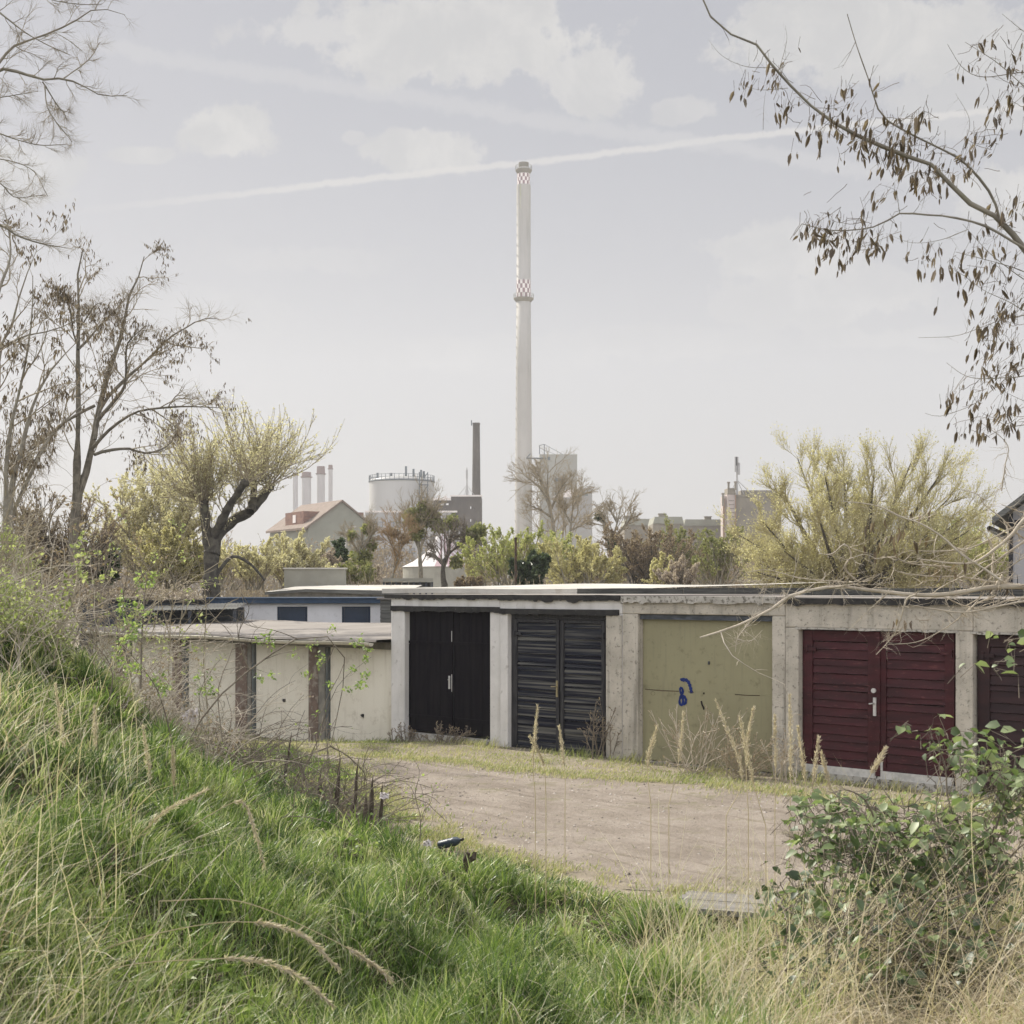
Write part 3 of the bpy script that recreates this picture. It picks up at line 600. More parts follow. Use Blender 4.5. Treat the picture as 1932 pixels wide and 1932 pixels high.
m_navy = surf('navy_paint', (.035, .065, .115), (.025, .048, .085), scale=6, rough=.5)
m_wwall = surf('white_wall', (.74, .73, .73), (.68, .67, .66), scale=1.5, c=(.35, .34, .33), cscale=6, camt=.35)
m_shut = surf('navy_shutter', (.02, .035, .065), (.015, .027, .05), scale=5, rough=.45)
m_dgl = surf('dark_glass', (.022, .040, .075), (.016, .03, .055), rough=.35, spec=.4)
e = thing('low_rear_shed', 'long pale roofed shed seen above the white outbuilding', 'shed', (PX(505, 0, 47)[0], 47, 0))
wq = PX(742, 0, 47)[0] - PX(505, 0, 47)[0]
b_ = MB(); b_.prism([(0, 0), (wq, 0), (wq, 2.62), (wq * .25, 2.74), (0, 2.66)], .15, 7); b_.build('wall', m_greypost, e)
b_ = MB(); b_.add([(-.1, 0, 2.70), (wq * .3, 0, 2.80), (wq + .5, 0, 2.74), (-.1, 7.5, 2.93), (wq * .3, 7.5, 2.97), (wq + .5, 7.5, 2.96)], [(0, 1, 4, 3), (1, 2, 5, 4)]); b_.build('roof', m_pale, e)
b_ = MB(); b_.add([(-.1, -.02, 2.60), (wq * .3, -.02, 2.70), (wq + .5, -.02, 2.56), (-.1, -.02, 2.70), (wq * .3, -.02, 2.80), (wq + .5, -.02, 2.74)], [(0, 1, 4, 3), (1, 2, 5, 4)]); b_.build('fascia', m_corr, e)
pA, pB = PX(381, 1131, 38.8), PX(719, 1126, 39.4)
ang = math.atan2(pB[1] - pA[1], pB[0] - pA[0]); Lw = math.hypot(pB[0] - pA[0], pB[1] - pA[1])
e = thing('outbuilding', 'white rendered outbuilding with a navy fascia and two navy windows', 'building', (pA[0], pA[1], 0), ang)
def along(px):
    tt = (px - CX) / F; return (pA[0] - tt * pA[1]) / (tt * math.sin(ang) - math.cos(ang))
wt = 2.55; wins = [(523, 580), (645, 699)]; b_ = MB(); cuts = [0]; 
for p, q in wins: cuts += [along(p), along(q)]
cuts.append(Lw)
for k in range(0, len(cuts), 2): b_.box(cuts[k], cuts[k + 1], 0, .25, -.6, wt - .16)
for p, q in wins: b_.box(along(p), along(q), 0, .25, wt - .25, wt - .16); b_.box(along(p), along(q), 0, .25, -.6, 1.0)
b_.box(0, .2, .252, 4, -.6, wt - .16); b_.box(Lw - .2, Lw, .252, 4, -.6, wt - .16); b_.build('wall', m_wwall, e)
b_ = MB(); b_.box(-.15, Lw + .1, -.18, 4.1, wt - .158, wt - .03, ); b_.box(-.2, Lw + .15, -.22, 4.2, wt - .029, wt); b_.build('roof', m_navy, e)
for p, q in wins:
    x0_, x1_ = along(p), along(q); f_ = MB(); f_.box(x0_ + .003, x0_ + .07, .05, .12, 1.0, wt - .255); f_.box(x1_ - .07, x1_ - .003, .05, .12, 1.0, wt - .255); f_.box(x0_ + .072, x1_ - .072, .05, .12, wt - .31, wt - .255)
    wo = f_.build('window', m_shut, e); g_ = MB(); g_.box(x0_ + .072, x1_ - .072, .08, .1, 1.0, wt - .312); g_.build('pane', m_dgl, wo)
# shingled corner block between the outbuilding and the garages
e = thing('shingled_shed', 'narrow shed with grey weathered boards between outbuilding and black garage', 'shed', (PX(728, 1150, 37)[0], 37, 0), -.3)
b_ = MB(); slatted(b_, -.16, .9, .9, 2.52, 16, 0, .02, 4); b_.box(-.15, .89, .03, 2.4, -.5, 2.5); b_.build('wall', m_corr, e); b_ = MB(); b_.box(-.22, .95, -.1, 2.5, 2.52, 2.57); b_.build('roof', m_felt, e)

# dark slate clad shed and corrugated canopy at the left
m_slate = surf('dark_slate', (.035, .04, .05), (.07, .075, .085), scale=3, stretch=(.7, 1, 6), rough=.6, c=(.11, .11, .11), cscale=12, camt=.5)
a_ = PX(150, 1130, 37); e = thing('slate_clad_shed', 'dark slate clad shed under pale dry creeper beside the canopy', 'shed', (a_[0], 37, 0), .12)
b_ = MB(); slatted(b_, 0, 3.2, .8, 2.45, 16, 0, .025, 9, .1); b_.box(.01, 3.19, .03, 3, -.6, 2.42); b_.build('wall', m_slate, e); b_ = MB(); b_.box(-.1, 3.3, -.12, 3.1, 2.45, 2.5); b_.build('roof', m_tar, e)
a_ = PX(258, 1152, 35.6); e = thing('corrugated_canopy', 'small corrugated lean to canopy between slate shed and white outbuilding', 'canopy', (a_[0], 35.6, 0), .05)
b_ = MB(); nx_ = 60; X = np.linspace(0, 2.55, nx_); v = []
for i_, x in enumerate(X): v += [(x, 0, 2.22 + .018 * (i_ % 2) + .02 * x), (x, 2.0, 2.36 + .018 * (i_ % 2) + .02 * x)]
i = np.arange(nx_ - 1)[:, None] * 2; b_.add(v, i + [0, 2, 3, 1]); b_.build('roof_sheet', m_corr, e)
for x in (.08, 1.3, 2.45): MB().box(x, x + .08, .05, .13, -.4, 2.2 + .02 * x).build('post', m_slate, e)
MB().box(.0, 2.5, 1.7, 1.78, -.4, 2.3).build('back_wall', m_slate, e)
# pale garden wall and low rail
m_gw = surf('garden_wall_render', (.33, .32, .27), (.26, .25, .21), scale=.7, c=(.2, .19, .16), cscale=3, camt=.4)
a_ = PX(536, 1100, 54); wq = PX(652, 1100, 54)[0] - a_[0]; tp = PX(0, 1071, 54)[2]
b_ = MB(); b_.box(0, wq, 0, .25, 0, tp - .06); b_.box(-.04, wq + .04, -.05, .3, tp - .058, tp, mi=1); o = b_.build('garden_wall', [m_gw, m_pale]); o.location = (a_[0], 54, 0); tag(o, 'plain grey rendered garden wall with a pale coping', 'wall')
a_ = PX(722, 1095, 56); e = thing('timber_rail', 'low grey timber rail with open gaps in front of the tent', 'fence', (a_[0], 56, 0))
wq = PX(817, 1095, 56)[0] - a_[0]; z1 = PX(0, 1091, 56)[2]; b_ = MB(); b_.box(0, wq, 0, .06, z1 - .14, z1); b_.box(0, wq, 0, .06, z1 - .42, z1 - .34); b_.build('board', m_gw, e); b_ = MB(); b_.box(.1, wq - .1, .2, .25, z1 - .5, z1 - .16); b_.build('gap_shade_board', m_tar, e)  # added black board stands in for the shade in the rail gaps
for k in range(9): p = MB(); xx_ = k * (wq - .08) / 8; p.box(xx_, xx_ + .08, .062, .14, 0, z1 - .15); p.build('post', m_slate, e)
# rusty pole
a_ = PX(973, 1105, 46); p = MB(); p.tubes(np.array([[(0, 0, 0), (0, 0, PX(0, 1016, 46)[2])]]), np.array([[.045, .04]]), 8, cap=True)
p.lathe([(.045, PX(0, 1016, 46)[2]), (.06, PX(0, 1016, 46)[2] + .01), (.0, PX(0, 1016, 46)[2] + .05)], 8)
o = p.build('metal_pole', m_rust); o.location = (a_[0], 46, 0); tag(o, 'thin rusty upright pole in front of the green bushes', 'pole')
# half timbered building at the right edge
m_bwood = surf('black_timber', (.012, .013, .018), (.03, .03, .035), scale=5, rough=.6)
m_vwall = surf('grey_boarding', (.40, .39, .39), (.34, .33, .33), scale=3, stretch=(12, 1, .3))
a_ = PX(1903, 1100, 34); e = thing('gabled_building', 'light grey building with black eaves and corner post at the frame edge', 'building', (a_[0], 34, 0), -.42)
ez = PX(0, 966, 34)[2]
b_ = MB(); b_.prism([(.1, 0), (5.6, 0), (5.6, ez), (2.85, ez + 2.2), (.1, ez)], 0, 7); wo = b_.build('wall', m_vwall, e)
b_ = MB(); b_.box(0.0, .098, -.05, .1, 0, ez - .05); b_.box(0.1, 5.6, -.06, -.002, 1.0, 1.15) ; b_.box(1.2, 1.3, -.06, -.003, 1.152, ez - .5); b_.box(.1, 5.5, -.06, -.004, ez - .35, ez - .27); b_.build('timber_frame', m_bwood, e)
for k in range(22): 
    if k % 1 == 0: x = .15 + k * .25; zz_ = ez + 2.2 * (1 - abs(x - 2.85) / 2.75) - .25; MB().box(x, x + .12, -.28, -.062, zz_ - .12, zz_).build('eaves_bracket', m_bwood, e)
b_ = MB(); sl_ = 2.2 / 2.75
b_.prism([(-.35, ez - .36 * sl_ - .02), (-.35, ez - .36 * sl_ + .14), (2.85, ez + 2.36), (2.85, ez + 2.2)], -.45, 7.3); b_.prism([(2.852, ez + 2.2), (2.852, ez + 2.36), (6.05, ez - .36 * sl_ + .14), (6.05, ez - .36 * sl_ - .02)], -.45, 7.3); b_.build('roof', m_corr, e)
b_ = MB(); b_.tubes(np.array([[(-.4, -.5, ez - .42), (-.4, 7.2, ez - .42)]]), np.array([[.07, .07]]), 8); b_.bar((-.4, -.4, ez - .45), (.02, -.12, ez - .75), .04, k=6); b_.build('gutter', m_corr, e)
# iron railing
a_ = PX(1906, 1100, 29); e = thing('iron_railing', 'black iron railing with upright spikes beside the grey building', 'railing', (a_[0], 29, 0))
for k in range(16):
    p = MB(); x = k * .155; p.tubes(np.array([[(x, 0, 1.9), (x, 0, 3.02), (x, 0, 3.12)]]), np.array([[.012, .012, .0]]), 5); p.build('spike', m_bwood, e)
p = MB(); p.box(0, 2.4, -.015, .015, 2.86, 2.89); p.box(0, 2.4, -.015, .015, 2.0, 2.03); p.box(0, .05, -.03, .03, 0, 2.9); p.box(2.35, 2.4, -.03, .03, 0, 2.9); p.build('rail', m_bwood, e)
# street lamp with bent arm
a_ = PX(652, 1020, 100); e = thing('street_lamp', 'white street lamp with a bent arm against the gable wall', 'street lamp', (a_[0], 100, 0))
zt = PX(0, 994, 100)[2]; P = spline(np.array([(0, 0, 0), (0, 0, zt - 1.0), (.02, 0, zt - .4), (.12, 0, zt - .05), (.35, 0, zt)]), 14); p = MB(); p.tubes(P[None], np.linspace(.07, .045, 14)[None], 8); p.build('pole', m_steel, e)
p = MB(); p.box(.3, .75, -.09, .09, zt - .05, zt + .05); p.build('lamp_head', m_steel, e)

# ================================================================== FAR BUILDINGS
m_chim = surf('chimney_concrete', (.43, .41, .375), (.36, .345, .315), scale=.08, stretch=(1, 1, .4), c=(.3, .29, .26), cscale=.5, camt=.5, rainy=((.27, .26, .22), .5, .7))
m_pred = surf('faded_red_paint', (.26, .17, .175), (.22, .15, .155), scale=.3)
m_pwhite = surf('faded_white_paint', (.78, .72, .69), (.7, .65, .62), scale=.3)
m_ctop = surf('chimney_mouth', (.24, .22, .16), (.17, .155, .115), scale=.3)
YC = 420.0; cxx = PX(988, 0, YC)[0]
e = thing('power_station_chimney', 'very tall pale concrete chimney with two chequered bands', 'chimney', (cxx, YC, 0))
def cz(py): return CZ + (HY - py) / F * YC
def cr_(py): return (17.2 - (1113 - py) / 790 * 5.3) / F * YC
k = 48
b_ = MB(); ys_ = [1113.5, 900, 700, 562]; b_.lathe([(cr_(y), max(cz(y), 0)) for y in ys_] + [(cr_(555) * .985, cz(561.9)), (cr_(555) * .985, cz(350))], k); 
b_.lathe([(cr_(320), cz(322)), (cr_(320) * .97, cz(317))], k); sh = b_.build('shaft', m_chim, e, smooth=True)
b_ = MB(); b_.lathe([(cr_(350) * .8, cz(322)), (cr_(350) * .8, cz(307.5)), (cr_(350) * .68, cz(307.3)), (cr_(350) * .68, cz(320))], k); b_.build('mouth', m_ctop, e)
for (yt, yb, rows_, off) in ((322, 350, 4, 0), (529, 562, 4, 1)):
    b_ = MB(); ncol = 18; rr = np.linspace(cr_(yt), cr_(yb), rows_ + 1) * .99 + .02; zz = np.linspace(cz(yt), cz(yb), rows_ + 1)
    for r_ in range(rows_):
        for c_ in range(ncol):
            aa_ = [2 * math.pi * (c_ + f_) / ncol for f_ in (0, .5, 1)]
            v = [(rr[r_ + j] * math.cos(q), rr[r_ + j] * math.sin(q), zz[r_ + j]) for j in (0, 1) for q in aa_]
            b_.add(v, [(0, 3, 4, 1), (1, 4, 5, 2)], mi=(r_ + c_ + off) % 2)
    b_.build('chequered_band', [m_pred, m_pwhite], e)
for py, r_ in ((321, 15.5), (563, 19)):
    ro_ = r_ / F * YC; ri = cr_(py); z = cz(py); b_ = MB(); b_.lathe([(ri * .98, z - 1.3), (ro_, z - .25), (ro_, z), (ri * .9, z)], 36)
    b_.build('platform', m_ctop, e)
    rl = MB(); n = 20
    for j in range(n):
        q = 2 * math.pi * j / n; q2 = 2 * math.pi * (j + 1) / n; pa = (ro_ * .98 * math.cos(q), ro_ * .98 * math.sin(q)); pb = (ro_ * .98 * math.cos(q2), ro_ * .98 * math.sin(q2))
        rl.bar((*pa, z), (*pa, z + 1.3), .05); rl.bar((*pa, z + 1.25), (*pb, z + 1.25), .04)
    rl.build('railing', m_ctop, e)
b_ = MB()
for j in range(38):
    z = 5 + j * 3.1; r_ = cr_(1113 - (z - CZ) * F / YC) + .25
    q = math.pi * 1.03; b_.box(-r_ + .12, -r_ + .25, -.8, -.3, z, z + .3)
b_.build('ladder', m_chim, e)
bl = MB(); bl.box(-cr_(400) * .62, -cr_(400) * .2, -cr_(400) * .99, -cr_(400) * .985 + .3, cz(397), cz(351)); bl.build('stained_patch', surf('moss_stain', (.33, .33, .22), (.4, .385, .33), scale=.2), e)

# heat storage tank
m_tank = surf('tank_cladding', (.44, .435, .42), (.40, .395, .38), scale=.05, stretch=(3, 3, .2), rough=.5)
m_tdark = surf('tank_steelwork', (.14, .16, .17), (.1, .12, .13), scale=1)
YT = 330.0; cxx = PX(753, 0, YT)[0]; rt = 62.3 / F * YT; zt = CZ + (HY - 903) / F * YT
e = thing('storage_tank', 'big round pale storage tank with a railed top', 'tank', (cxx, YT + rt, 0))
b_ = MB(); b_.lathe([(rt, 0), (rt, zt), (rt * .97, zt + .3), (0, zt + 1.6)], 72); b_.build('shell', m_tank, e, smooth=False)
b_ = MB()
for j in range(44):
    q = 2 * math.pi * j / 44; q2 = 2 * math.pi * (j + 1) / 44; b_.bar((rt * 1.01 * math.cos(q), rt * 1.01 * math.sin(q), zt - .3), (rt * 1.01 * math.cos(q), rt * 1.01 * math.sin(q), zt + 1.3), .06)
    for h in (1.25, .6): b_.bar((rt * 1.01 * math.cos(q), rt * 1.01 * math.sin(q), zt + h), (rt * 1.01 * math.cos(q2), rt * 1.01 * math.sin(q2), zt + h), .045)
    b_.bar((rt * 1.015 * math.cos(q), rt * 1.015 * math.sin(q), zt - .2), (rt * 1.015 * math.cos(q2), rt * 1.015 * math.sin(q2), zt - .2), .16)
b_.build('railing', m_tdark, e)
b_ = MB(); q = math.radians(-52)
for j in range(9):
    z = 3 + j * 3.1
    if z > zt - 1: break
    x, y = rt * math.cos(q), rt * math.sin(q); b_.box(x - .2, x + 2.2, y - 2.0, y - .6, z, z + .15); b_.bar((x, y - 1.3, z), (x + 2, y - 1.3, z + 3.1), .1); b_.bar((x, y - 1.9, z), (x, y - 1.9, z + 3.1), .14); b_.bar((x + 2, y - 1.9, z), (x + 2, y - 1.9, z + 3.1), .09)
b_.build('stair_tower', m_tdark, e)
b_ = MB()
for (x, y, h) in ((-6, -2, .7), (1, -3, 2.2), (2.8, -2.5, 1.6), (4.6, -2, 1.4), (5.2, -1, 1.2), (-3, 2, 1)): b_.box(x, x + .5, y, y + .5, zt + .4, zt + 1.2 + h)
b_.build('roof_vents', m_tdark, e)

# office block in front of the tank
m_panel = surf('grey_panel_facade', (.38, .375, .37), (.34, .335, .33), scale=.1)
m_glass = surf('far_window_glass', (.30, .31, .33), (.22, .23, .25), scale=.1, rough=.2, spec=.5)
YB = 300.0; x0_, x1_ = PX(690, 0, YB)[0], PX(862, 0, YB)[0]; zt = CZ + (HY - 967) / F * YB
e = thing('office_block', 'grey panelled office block with rows of square windows below the tank', 'building', (x0_, YB, 0))
b_ = MB(); b_.box(0, x1_ - x0_, 0, 12, 0, zt); b_.box(-.1, x1_ - x0_ + .1, -.12, 12.1, zt + .002, zt + .4, mi=1); b_.build('wall', [m_panel, m_pwhite], e)
for cx_ in (712, 733, 752, 772, 792, 812, 832):
    for r_ in range(5):
        x = PX(cx_, 0, YB)[0] - x0_; z = zt - 2.0 - r_ * 2.85; f_ = MB(); f_.box(x, x + 1.25, -.09, -.002, z - 1.25, z); wo = f_.build('window', m_tdark, e); g_ = MB(); g_.box(x + .12, x + 1.13, -.12, -.0905, z - 1.13, z - .12); g_.build('pane', m_glass, wo)

# derelict brick power plant
m_bk = surf('sooty_brick', (.11, .095, .08), (.075, .065, .055), scale=.4, stretch=(1, 1, .3), c=(.22, .19, .155), cscale=1.2, camt=.5)
YP = 300.0
def px_(p): return PX(p, 0, YP)[0]
e = thing('derelict_power_plant', 'derelict dark brick power plant with empty window openings', 'factory', (px_(818), YP, 0))
def PZ(py): return CZ + (HY - py) / F * YP
def facade(mb, xa, xb, z0, z1, holes, y0=0, th=1.0):
    """wall with real openings: holes are (x0,x1,z0,z1)"""
    xs_ = sorted({xa, xb, *[h[0] for h in holes], *[h[1] for h in holes]}); zs_ = sorted({z0, z1, *[h[2] for h in holes], *[h[3] for h in holes]})
    for a, b in zip(xs_[:-1], xs_[1:]):
        run = None
        for c, d in zip(zs_[:-1], zs_[1:]):
            open_ = any(h[0] <= a and b <= h[1] and h[2] <= c and d <= h[3] for h in holes)
            if not open_: mb.box(a, b, y0, y0 + th, c, d)
ox = px_(818)
b_ = MB()
H1 = [(px_(853) - ox + .5 * 0 + (q - 853) / F * YP, px_(853) - ox + (q + w_ - 853) / F * YP, PZ(yb), PZ(yt)) for q, w_, yt, yb in
      [(859, 9, 1002, 1022), (876, 8, 1003, 1022), (892, 4, 1008, 1022), (887, 2, 979, 984), (893, 2, 981, 986), (887, 2, 955, 960), (893, 2, 958, 962)]]
facade(b_, px_(851) - ox, px_(908) - ox, 0, PZ(937), H1); 
b_.box(px_(851) - ox, px_(851) - ox + 1, 1.001, 9, PZ(1000), PZ(937)); b_.box(px_(908) - ox - 1, px_(908) - ox, 1.001, 9, 0, PZ(937))
b_.build('tower_block', m_bk, e)
b_ = MB(); H2 = [(px_(q) - ox, px_(q + w_) - ox, PZ(yb), PZ(yt)) for q, w_, yt, yb in [(833, 1.5, 979, 987), (839, 2.5, 977, 985), (822, 4, 949, 954), (831, 6, 948, 953), (841, 5, 949, 953), (848, 2.5, 1003, 1018)]]
facade(b_, 0, px_(850.9) - ox, 0, PZ(944), H2, .3, .8); b_.box(0, .8, 1.101, 9, 0, PZ(944)); b_.build('boiler_house', m_bk, e)
b_ = MB(); b_.box(-.2, px_(850.8) - ox, .1, 1.4, PZ(944) + .002, PZ(944) + .5); b_.box(px_(826) - ox, px_(830) - ox, .3, 1, PZ(944) + .502, PZ(944) + 1.1); b_.box(px_(838) - ox, px_(843) - ox, .3, 1, PZ(944) + .502, PZ(944) + 1.0); b_.box(px_(851) - ox - .2, px_(908) - ox + .2, -.2, 1.2, PZ(937) + .002, PZ(937) + .35); b_.build('roof', m_pwhite, e)
for q in (845, 855, 862): pass
e = thing('brick_chimney', 'tall slender dark brick chimney behind the derelict plant', 'chimney', (px_(895.5), YP + 14, 0))
s_ = (YP + 14) / F; b_ = MB(); b_.lathe([(8.6 * s_, 0), (8.2 * s_, PZ(937)), (6.6 * s_, CZ + (HY - 803) * s_), (7.2 * s_, CZ + (HY - 801.5) * s_), (7.2 * s_, CZ + (HY - 798) * s_), (5.2 * s_, CZ + (HY - 798) * s_ - .01), (5.2 * s_, CZ + (HY - 806) * s_)], 24); b_.build('shaft', m_bk, e)
b_ = MB()
for j in range(34): z = 6 + j * 1.0; b_.lathe([(8.9 * s_ - .0 * z, z), (8.9 * s_, z + .12)], 24) if j % 6 == 0 and z < 18 else None
b_.box(-7.2 * s_ - .35, -7.2 * s_ - .1, -.2, .2, CZ + (HY - 803) * s_, CZ + (HY - 798) * s_ + .6); b_.build('iron_band', m_tdark, e)
def mast(label, px, base_y, top_y, Y, panels, guy):
    sx = PX(px, 0, Y)[0]; z0 = CZ + (HY - base_y) / F * Y; z1 = CZ + (HY - top_y) / F * Y; e = thing('antenna_mast', label, 'antenna', (sx, Y + 3, z0)); h = z1 - z0
    b_ = MB(); b_.tubes(np.array([[(0, 0, 0), (0, 0, h)]]), np.array([[.22, .10]]), 8); b_.build('pole', m_panel, e)
    for (x, a, b) in panels: p_ = MB(); p_.box(x - .22, x + .22, -.35, -.1, h * a, h * b); p_.build('antenna_panel', m_panel, e)
    b_ = MB()
    for gx in guy: b_.bar((0, 0, h * .42), (gx, 0, 0), .06)
    b_.build('stay', m_panel, e)
mast('slim antenna mast on the derelict plant roof', 880, 937, 880, YP, [(0, .62, .92)], (-2.2, 2.0, -.6, .6))

# silo and block to the right of the tall chimney
m_silo = surf('silo_concrete', (.33, .325, .285), (.29, .285, .25), scale=.06, c=(.26, .25, .22), cscale=.2, camt=.4, rainy=((.25, .24, .21), .3, .3))
m_silo2 = surf('silo_side', (.31, .30, .28), (.27, .265, .25), scale=.08)
YS = 400.0
def sx(p): return PX(p, 0, YS)[0]
def SZ(py): return CZ + (HY - py) / F * YS
e = thing('silo_tower', 'tall square grey silo tower beside the pale chimney', 'silo', (sx(1018), YS, 0)); ox = sx(1018)
b_ = MB(); b_.box(0, sx(1089) - ox, 0, 12, 0, SZ(857)); b_.build('wall', m_silo, e)
for (p, q, yt, yb) in [(1033, 1038, 862, 868), (1047, 1071, 902, 908), (1047, 1058, 930, 943)]: b_ = MB(); b_.box(sx(p) - ox, sx(q) - ox, -.12, -.002, SZ(yb), SZ(yt)); b_.build('window', m_tdark, e)
b_ = MB(); A = (sx(1018) - ox, .5, SZ(840)); B = (sx(1027) - ox, .5, SZ(838)); b_.bar((A[0], .5, SZ(857)), A, .12); b_.bar((B[0], .5, SZ(857)), B, .12); b_.bar(A, B, .1); b_.bar(B, (sx(1062) - ox, .5, SZ(857)), .06); b_.bar((A[0], .5, SZ(845)), (sx(1048) - ox, .5, SZ(857)), .05)
b_.bar((sx(993) - ox, -.3, SZ(865)), (sx(1030) - ox, -.3, SZ(865)), .25); b_.bar((sx(993) - ox, -.3, SZ(865)), (sx(1001) - ox, -.3, SZ(856)), .15); b_.build('hoist_frame', m_tdark, e)
e = thing('lower_silo_block', 'lower grey concrete block with a small high window stepping down right of the silo', 'silo', (sx(1040), YS - 6, 0)); ox = sx(1040)
b_ = MB(); b_.box(sx(1089) - ox + .02, sx(1115) - ox, 0, 16, 0, SZ(925)); b_.box(0, sx(1089) - ox, 0, 5.9, 0, SZ(941)); b_.build('wall', m_silo2, e)
b_ = MB(); b_.prism([(sx(1040) - ox, SZ(941) + .01), (sx(1080) - ox, SZ(941) + .01), (sx(1080) - ox, SZ(925)), (sx(1062) - ox, SZ(928))], 0, 5.8); b_.build('sloping_roof', m_pwhite, e)
b_ = MB(); b_.box(sx(1096) - ox, sx(1107) - ox, -.1, -.002, SZ(938), SZ(932)); b_.build('window', m_tdark, e)

# four distant stacks at the left
YD = 520.0
m_dst = surf('stack_concrete', (.42, .40, .395), (.38, .365, .36), scale=.1); m_cap = surf('brown_cap', (.20, .14, .125), (.16, .115, .10), scale=.3)
LBL = ['leftmost and shortest of the four distant stacks', 'wide distant stack with a brown cap behind the willow twigs', 'wide distant stack with the broadest brown cap, second from the right', 'slimmest and tallest distant stack with a small dark cap']
for k, (p, q, yt, capy) in enumerate([(552.5, 562, 892, 896), (562.5, 580.5, 887, 896), (585, 600.8, 872, 886), (601.5, 610, 865, 872)]):
    r_ = (q - p) / 2 / F * YD; e = thing('distant_stack', LBL[k], 'chimney', (PX((p + q) / 2, 0, YD)[0], YD + k * 9, 0), group='distant stacks behind the pollard willow'); dzz = lambda y: CZ + (HY - y) / F * YD
    b_ = MB(); b_.lathe([(r_, 0), (r_, dzz(capy))], 24); b_.build('shaft', m_dst, e, smooth=True)
    b_ = MB(); b_.lathe([(r_ * 1.02, dzz(capy) - .3), (r_ * 1.04, dzz(capy)), (r_ * .98, dzz(yt)), (r_ * .8, dzz(yt)), (r_ * .8, dzz(yt) - 1)], 24); b_.lathe([(r_ * 1.1, dzz(capy) - .4), (r_ * 1.35, dzz(capy)), (r_ * 1.05, dzz(capy) + .1)], 24); b_.build('cap', m_cap, e)

# gabled house with a red tiled roof
m_gab = surf('grey_green_render', (.30, .30, .25), (.25, .25, .205), scale=.15, c=(.2, .2, .17), cscale=.6, camt=.4)
m_tile = surf('red_brown_tiles', (.25, .14, .10), (.17, .095, .075), scale=1.2, stretch=(1, 1, 2), c=(.33, .22, .17), cscale=3, camt=.5)
m_tile2 = surf('pale_tiles', (.225, .175, .145), (.18, .14, .11), scale=1.5)
YH = 190.0; hs = YH / F; hx = PX(645, 0, YH)[0]; zA = CZ + (HY - 947) * hs; eL = CZ + (HY - 996) * hs
e = thing('gabled_house', 'house with a windowless grey gable and red brown tiled roof', 'house', (hx, YH, 0), .55)
gw_ = 58 * hs / math.cos(.55); sl2 = (zA - eL) / gw_
b_ = MB(); b_.prism([(-gw_, 0), (gw_, 0), (gw_, eL), (0, zA), (-gw_, eL)], 0, 14); b_.build('wall', m_gab, e)
b_ = MB(); th = .3
b_.prism([(-gw_ - .5, eL - .5 * sl2), (0, zA), (0, zA + th), (-gw_ - .5, eL - .5 * sl2 + th)], -.25, 14.3, 0); b_.prism([(.002, zA), (gw_ + .5, eL - .5 * sl2), (gw_ + .5, eL - .5 * sl2 + th), (.002, zA + th)], -.25, 14.3, 0); b_.build('roof', m_tile2, e)
b_ = MB(); b_.box(-gw_ * .93, -gw_ * .35, 2.5, 9, eL + .3, eL + 2.3); b_.build('dormer', m_tile, e); b_ = MB(); b_.box(gw_ * .35, gw_ * .95, 3, 8, eL + .3, eL + 2.4); b_.build('dormer', m_tile, e)
b_ = MB(); b_.box(-gw_ * .93 - .05, -gw_ * .93 - .002, 5.2, 6.2, eL + .8, eL + 1.9); b_.build('window', m_pwhite, e)

# striped tent
m_tw = surf('white_canvas', (.62, .59, .57), (.56, .53, .52), scale=.5); m_tr = surf('pink_canvas', (.40, .29, .30), (.35, .25, .26), scale=.5)
YE = 120.0; ts = YE / F; tx = PX(836, 0, YE)[0]; e = thing('striped_tent', 'big white tent with dull pink stripes half hidden by trees', 'tent', (tx, YE, 0))
b_ = MB(); ns = 40; zE = CZ + (HY - 1070) * ts; zP = CZ + (HY - 1008) * ts
for k in range(ns):
    q, q2 = 2 * math.pi * k / ns, 2 * math.pi * (k + 1) / ns; rr_ = [78 * ts, 55 * ts, 26 * ts, .5]; zz_ = [zE, zE + (zP - zE) * .18, zE + (zP - zE) * .52, zP]
    v = [(rr_[j] * math.cos(w_), rr_[j] * math.sin(w_), zz_[j]) for j in range(4) for w_ in (q, q2)]
    b_.add(v, [(0, 1, 3, 2), (2, 3, 5, 4), (4, 5, 7, 6)], mi=(1 if (k % 2 == 1 and math.cos(q) > -.45) else 0))
b_.build('canopy', [m_tw, m_tr], e)
b_ = MB(); b_.lathe([(76 * ts, 0), (76 * ts, zE)], 40); b_.build('side_wall', m_gw, e); b_ = MB(); b_.tubes(np.array([[(0, 0, 0), (0, 0, zP + .8)]]), np.array([[.12, .1]]), 8); b_.build('pole', m_tdark, e)

# castellated building with corner turret, and the roofs beside it
m_pink = surf('pale_pink_stone', (.50, .43, .40), (.44, .38, .35), scale=.4); m_orb = surf('orange_brick', (.33, .22, .15), (.25, .17, .12), scale=1); m_grb = surf('grey_brown_brick', (.24, .215, .17), (.19, .17, .14), scale=.5)
YQ = 250.0; qs = YQ / F
def qx(p): return PX(p, 0, YQ)[0]
def QZ(y): return CZ + (HY - y) * qs
e = thing('castellated_building', 'old brick building with a pinnacled corner bay and tall roof mast', 'building', (qx(1363), YQ, 0)); ox = qx(1363)
b_ = MB(); b_.box(qx(1388) - ox, qx(1475) - ox, .5, 14, 0, QZ(937)); b_.box(qx(1386) - ox, qx(1475) - ox, .3, 14.1, QZ(937) + .002, QZ(933)); b_.build('wall', m_grb, e)
b_ = MB(); b_.box(qx(1405) - ox, qx(1475) - ox, 4, 12, QZ(933) + .002, QZ(922)); b_.build('roof', m_grb, e)
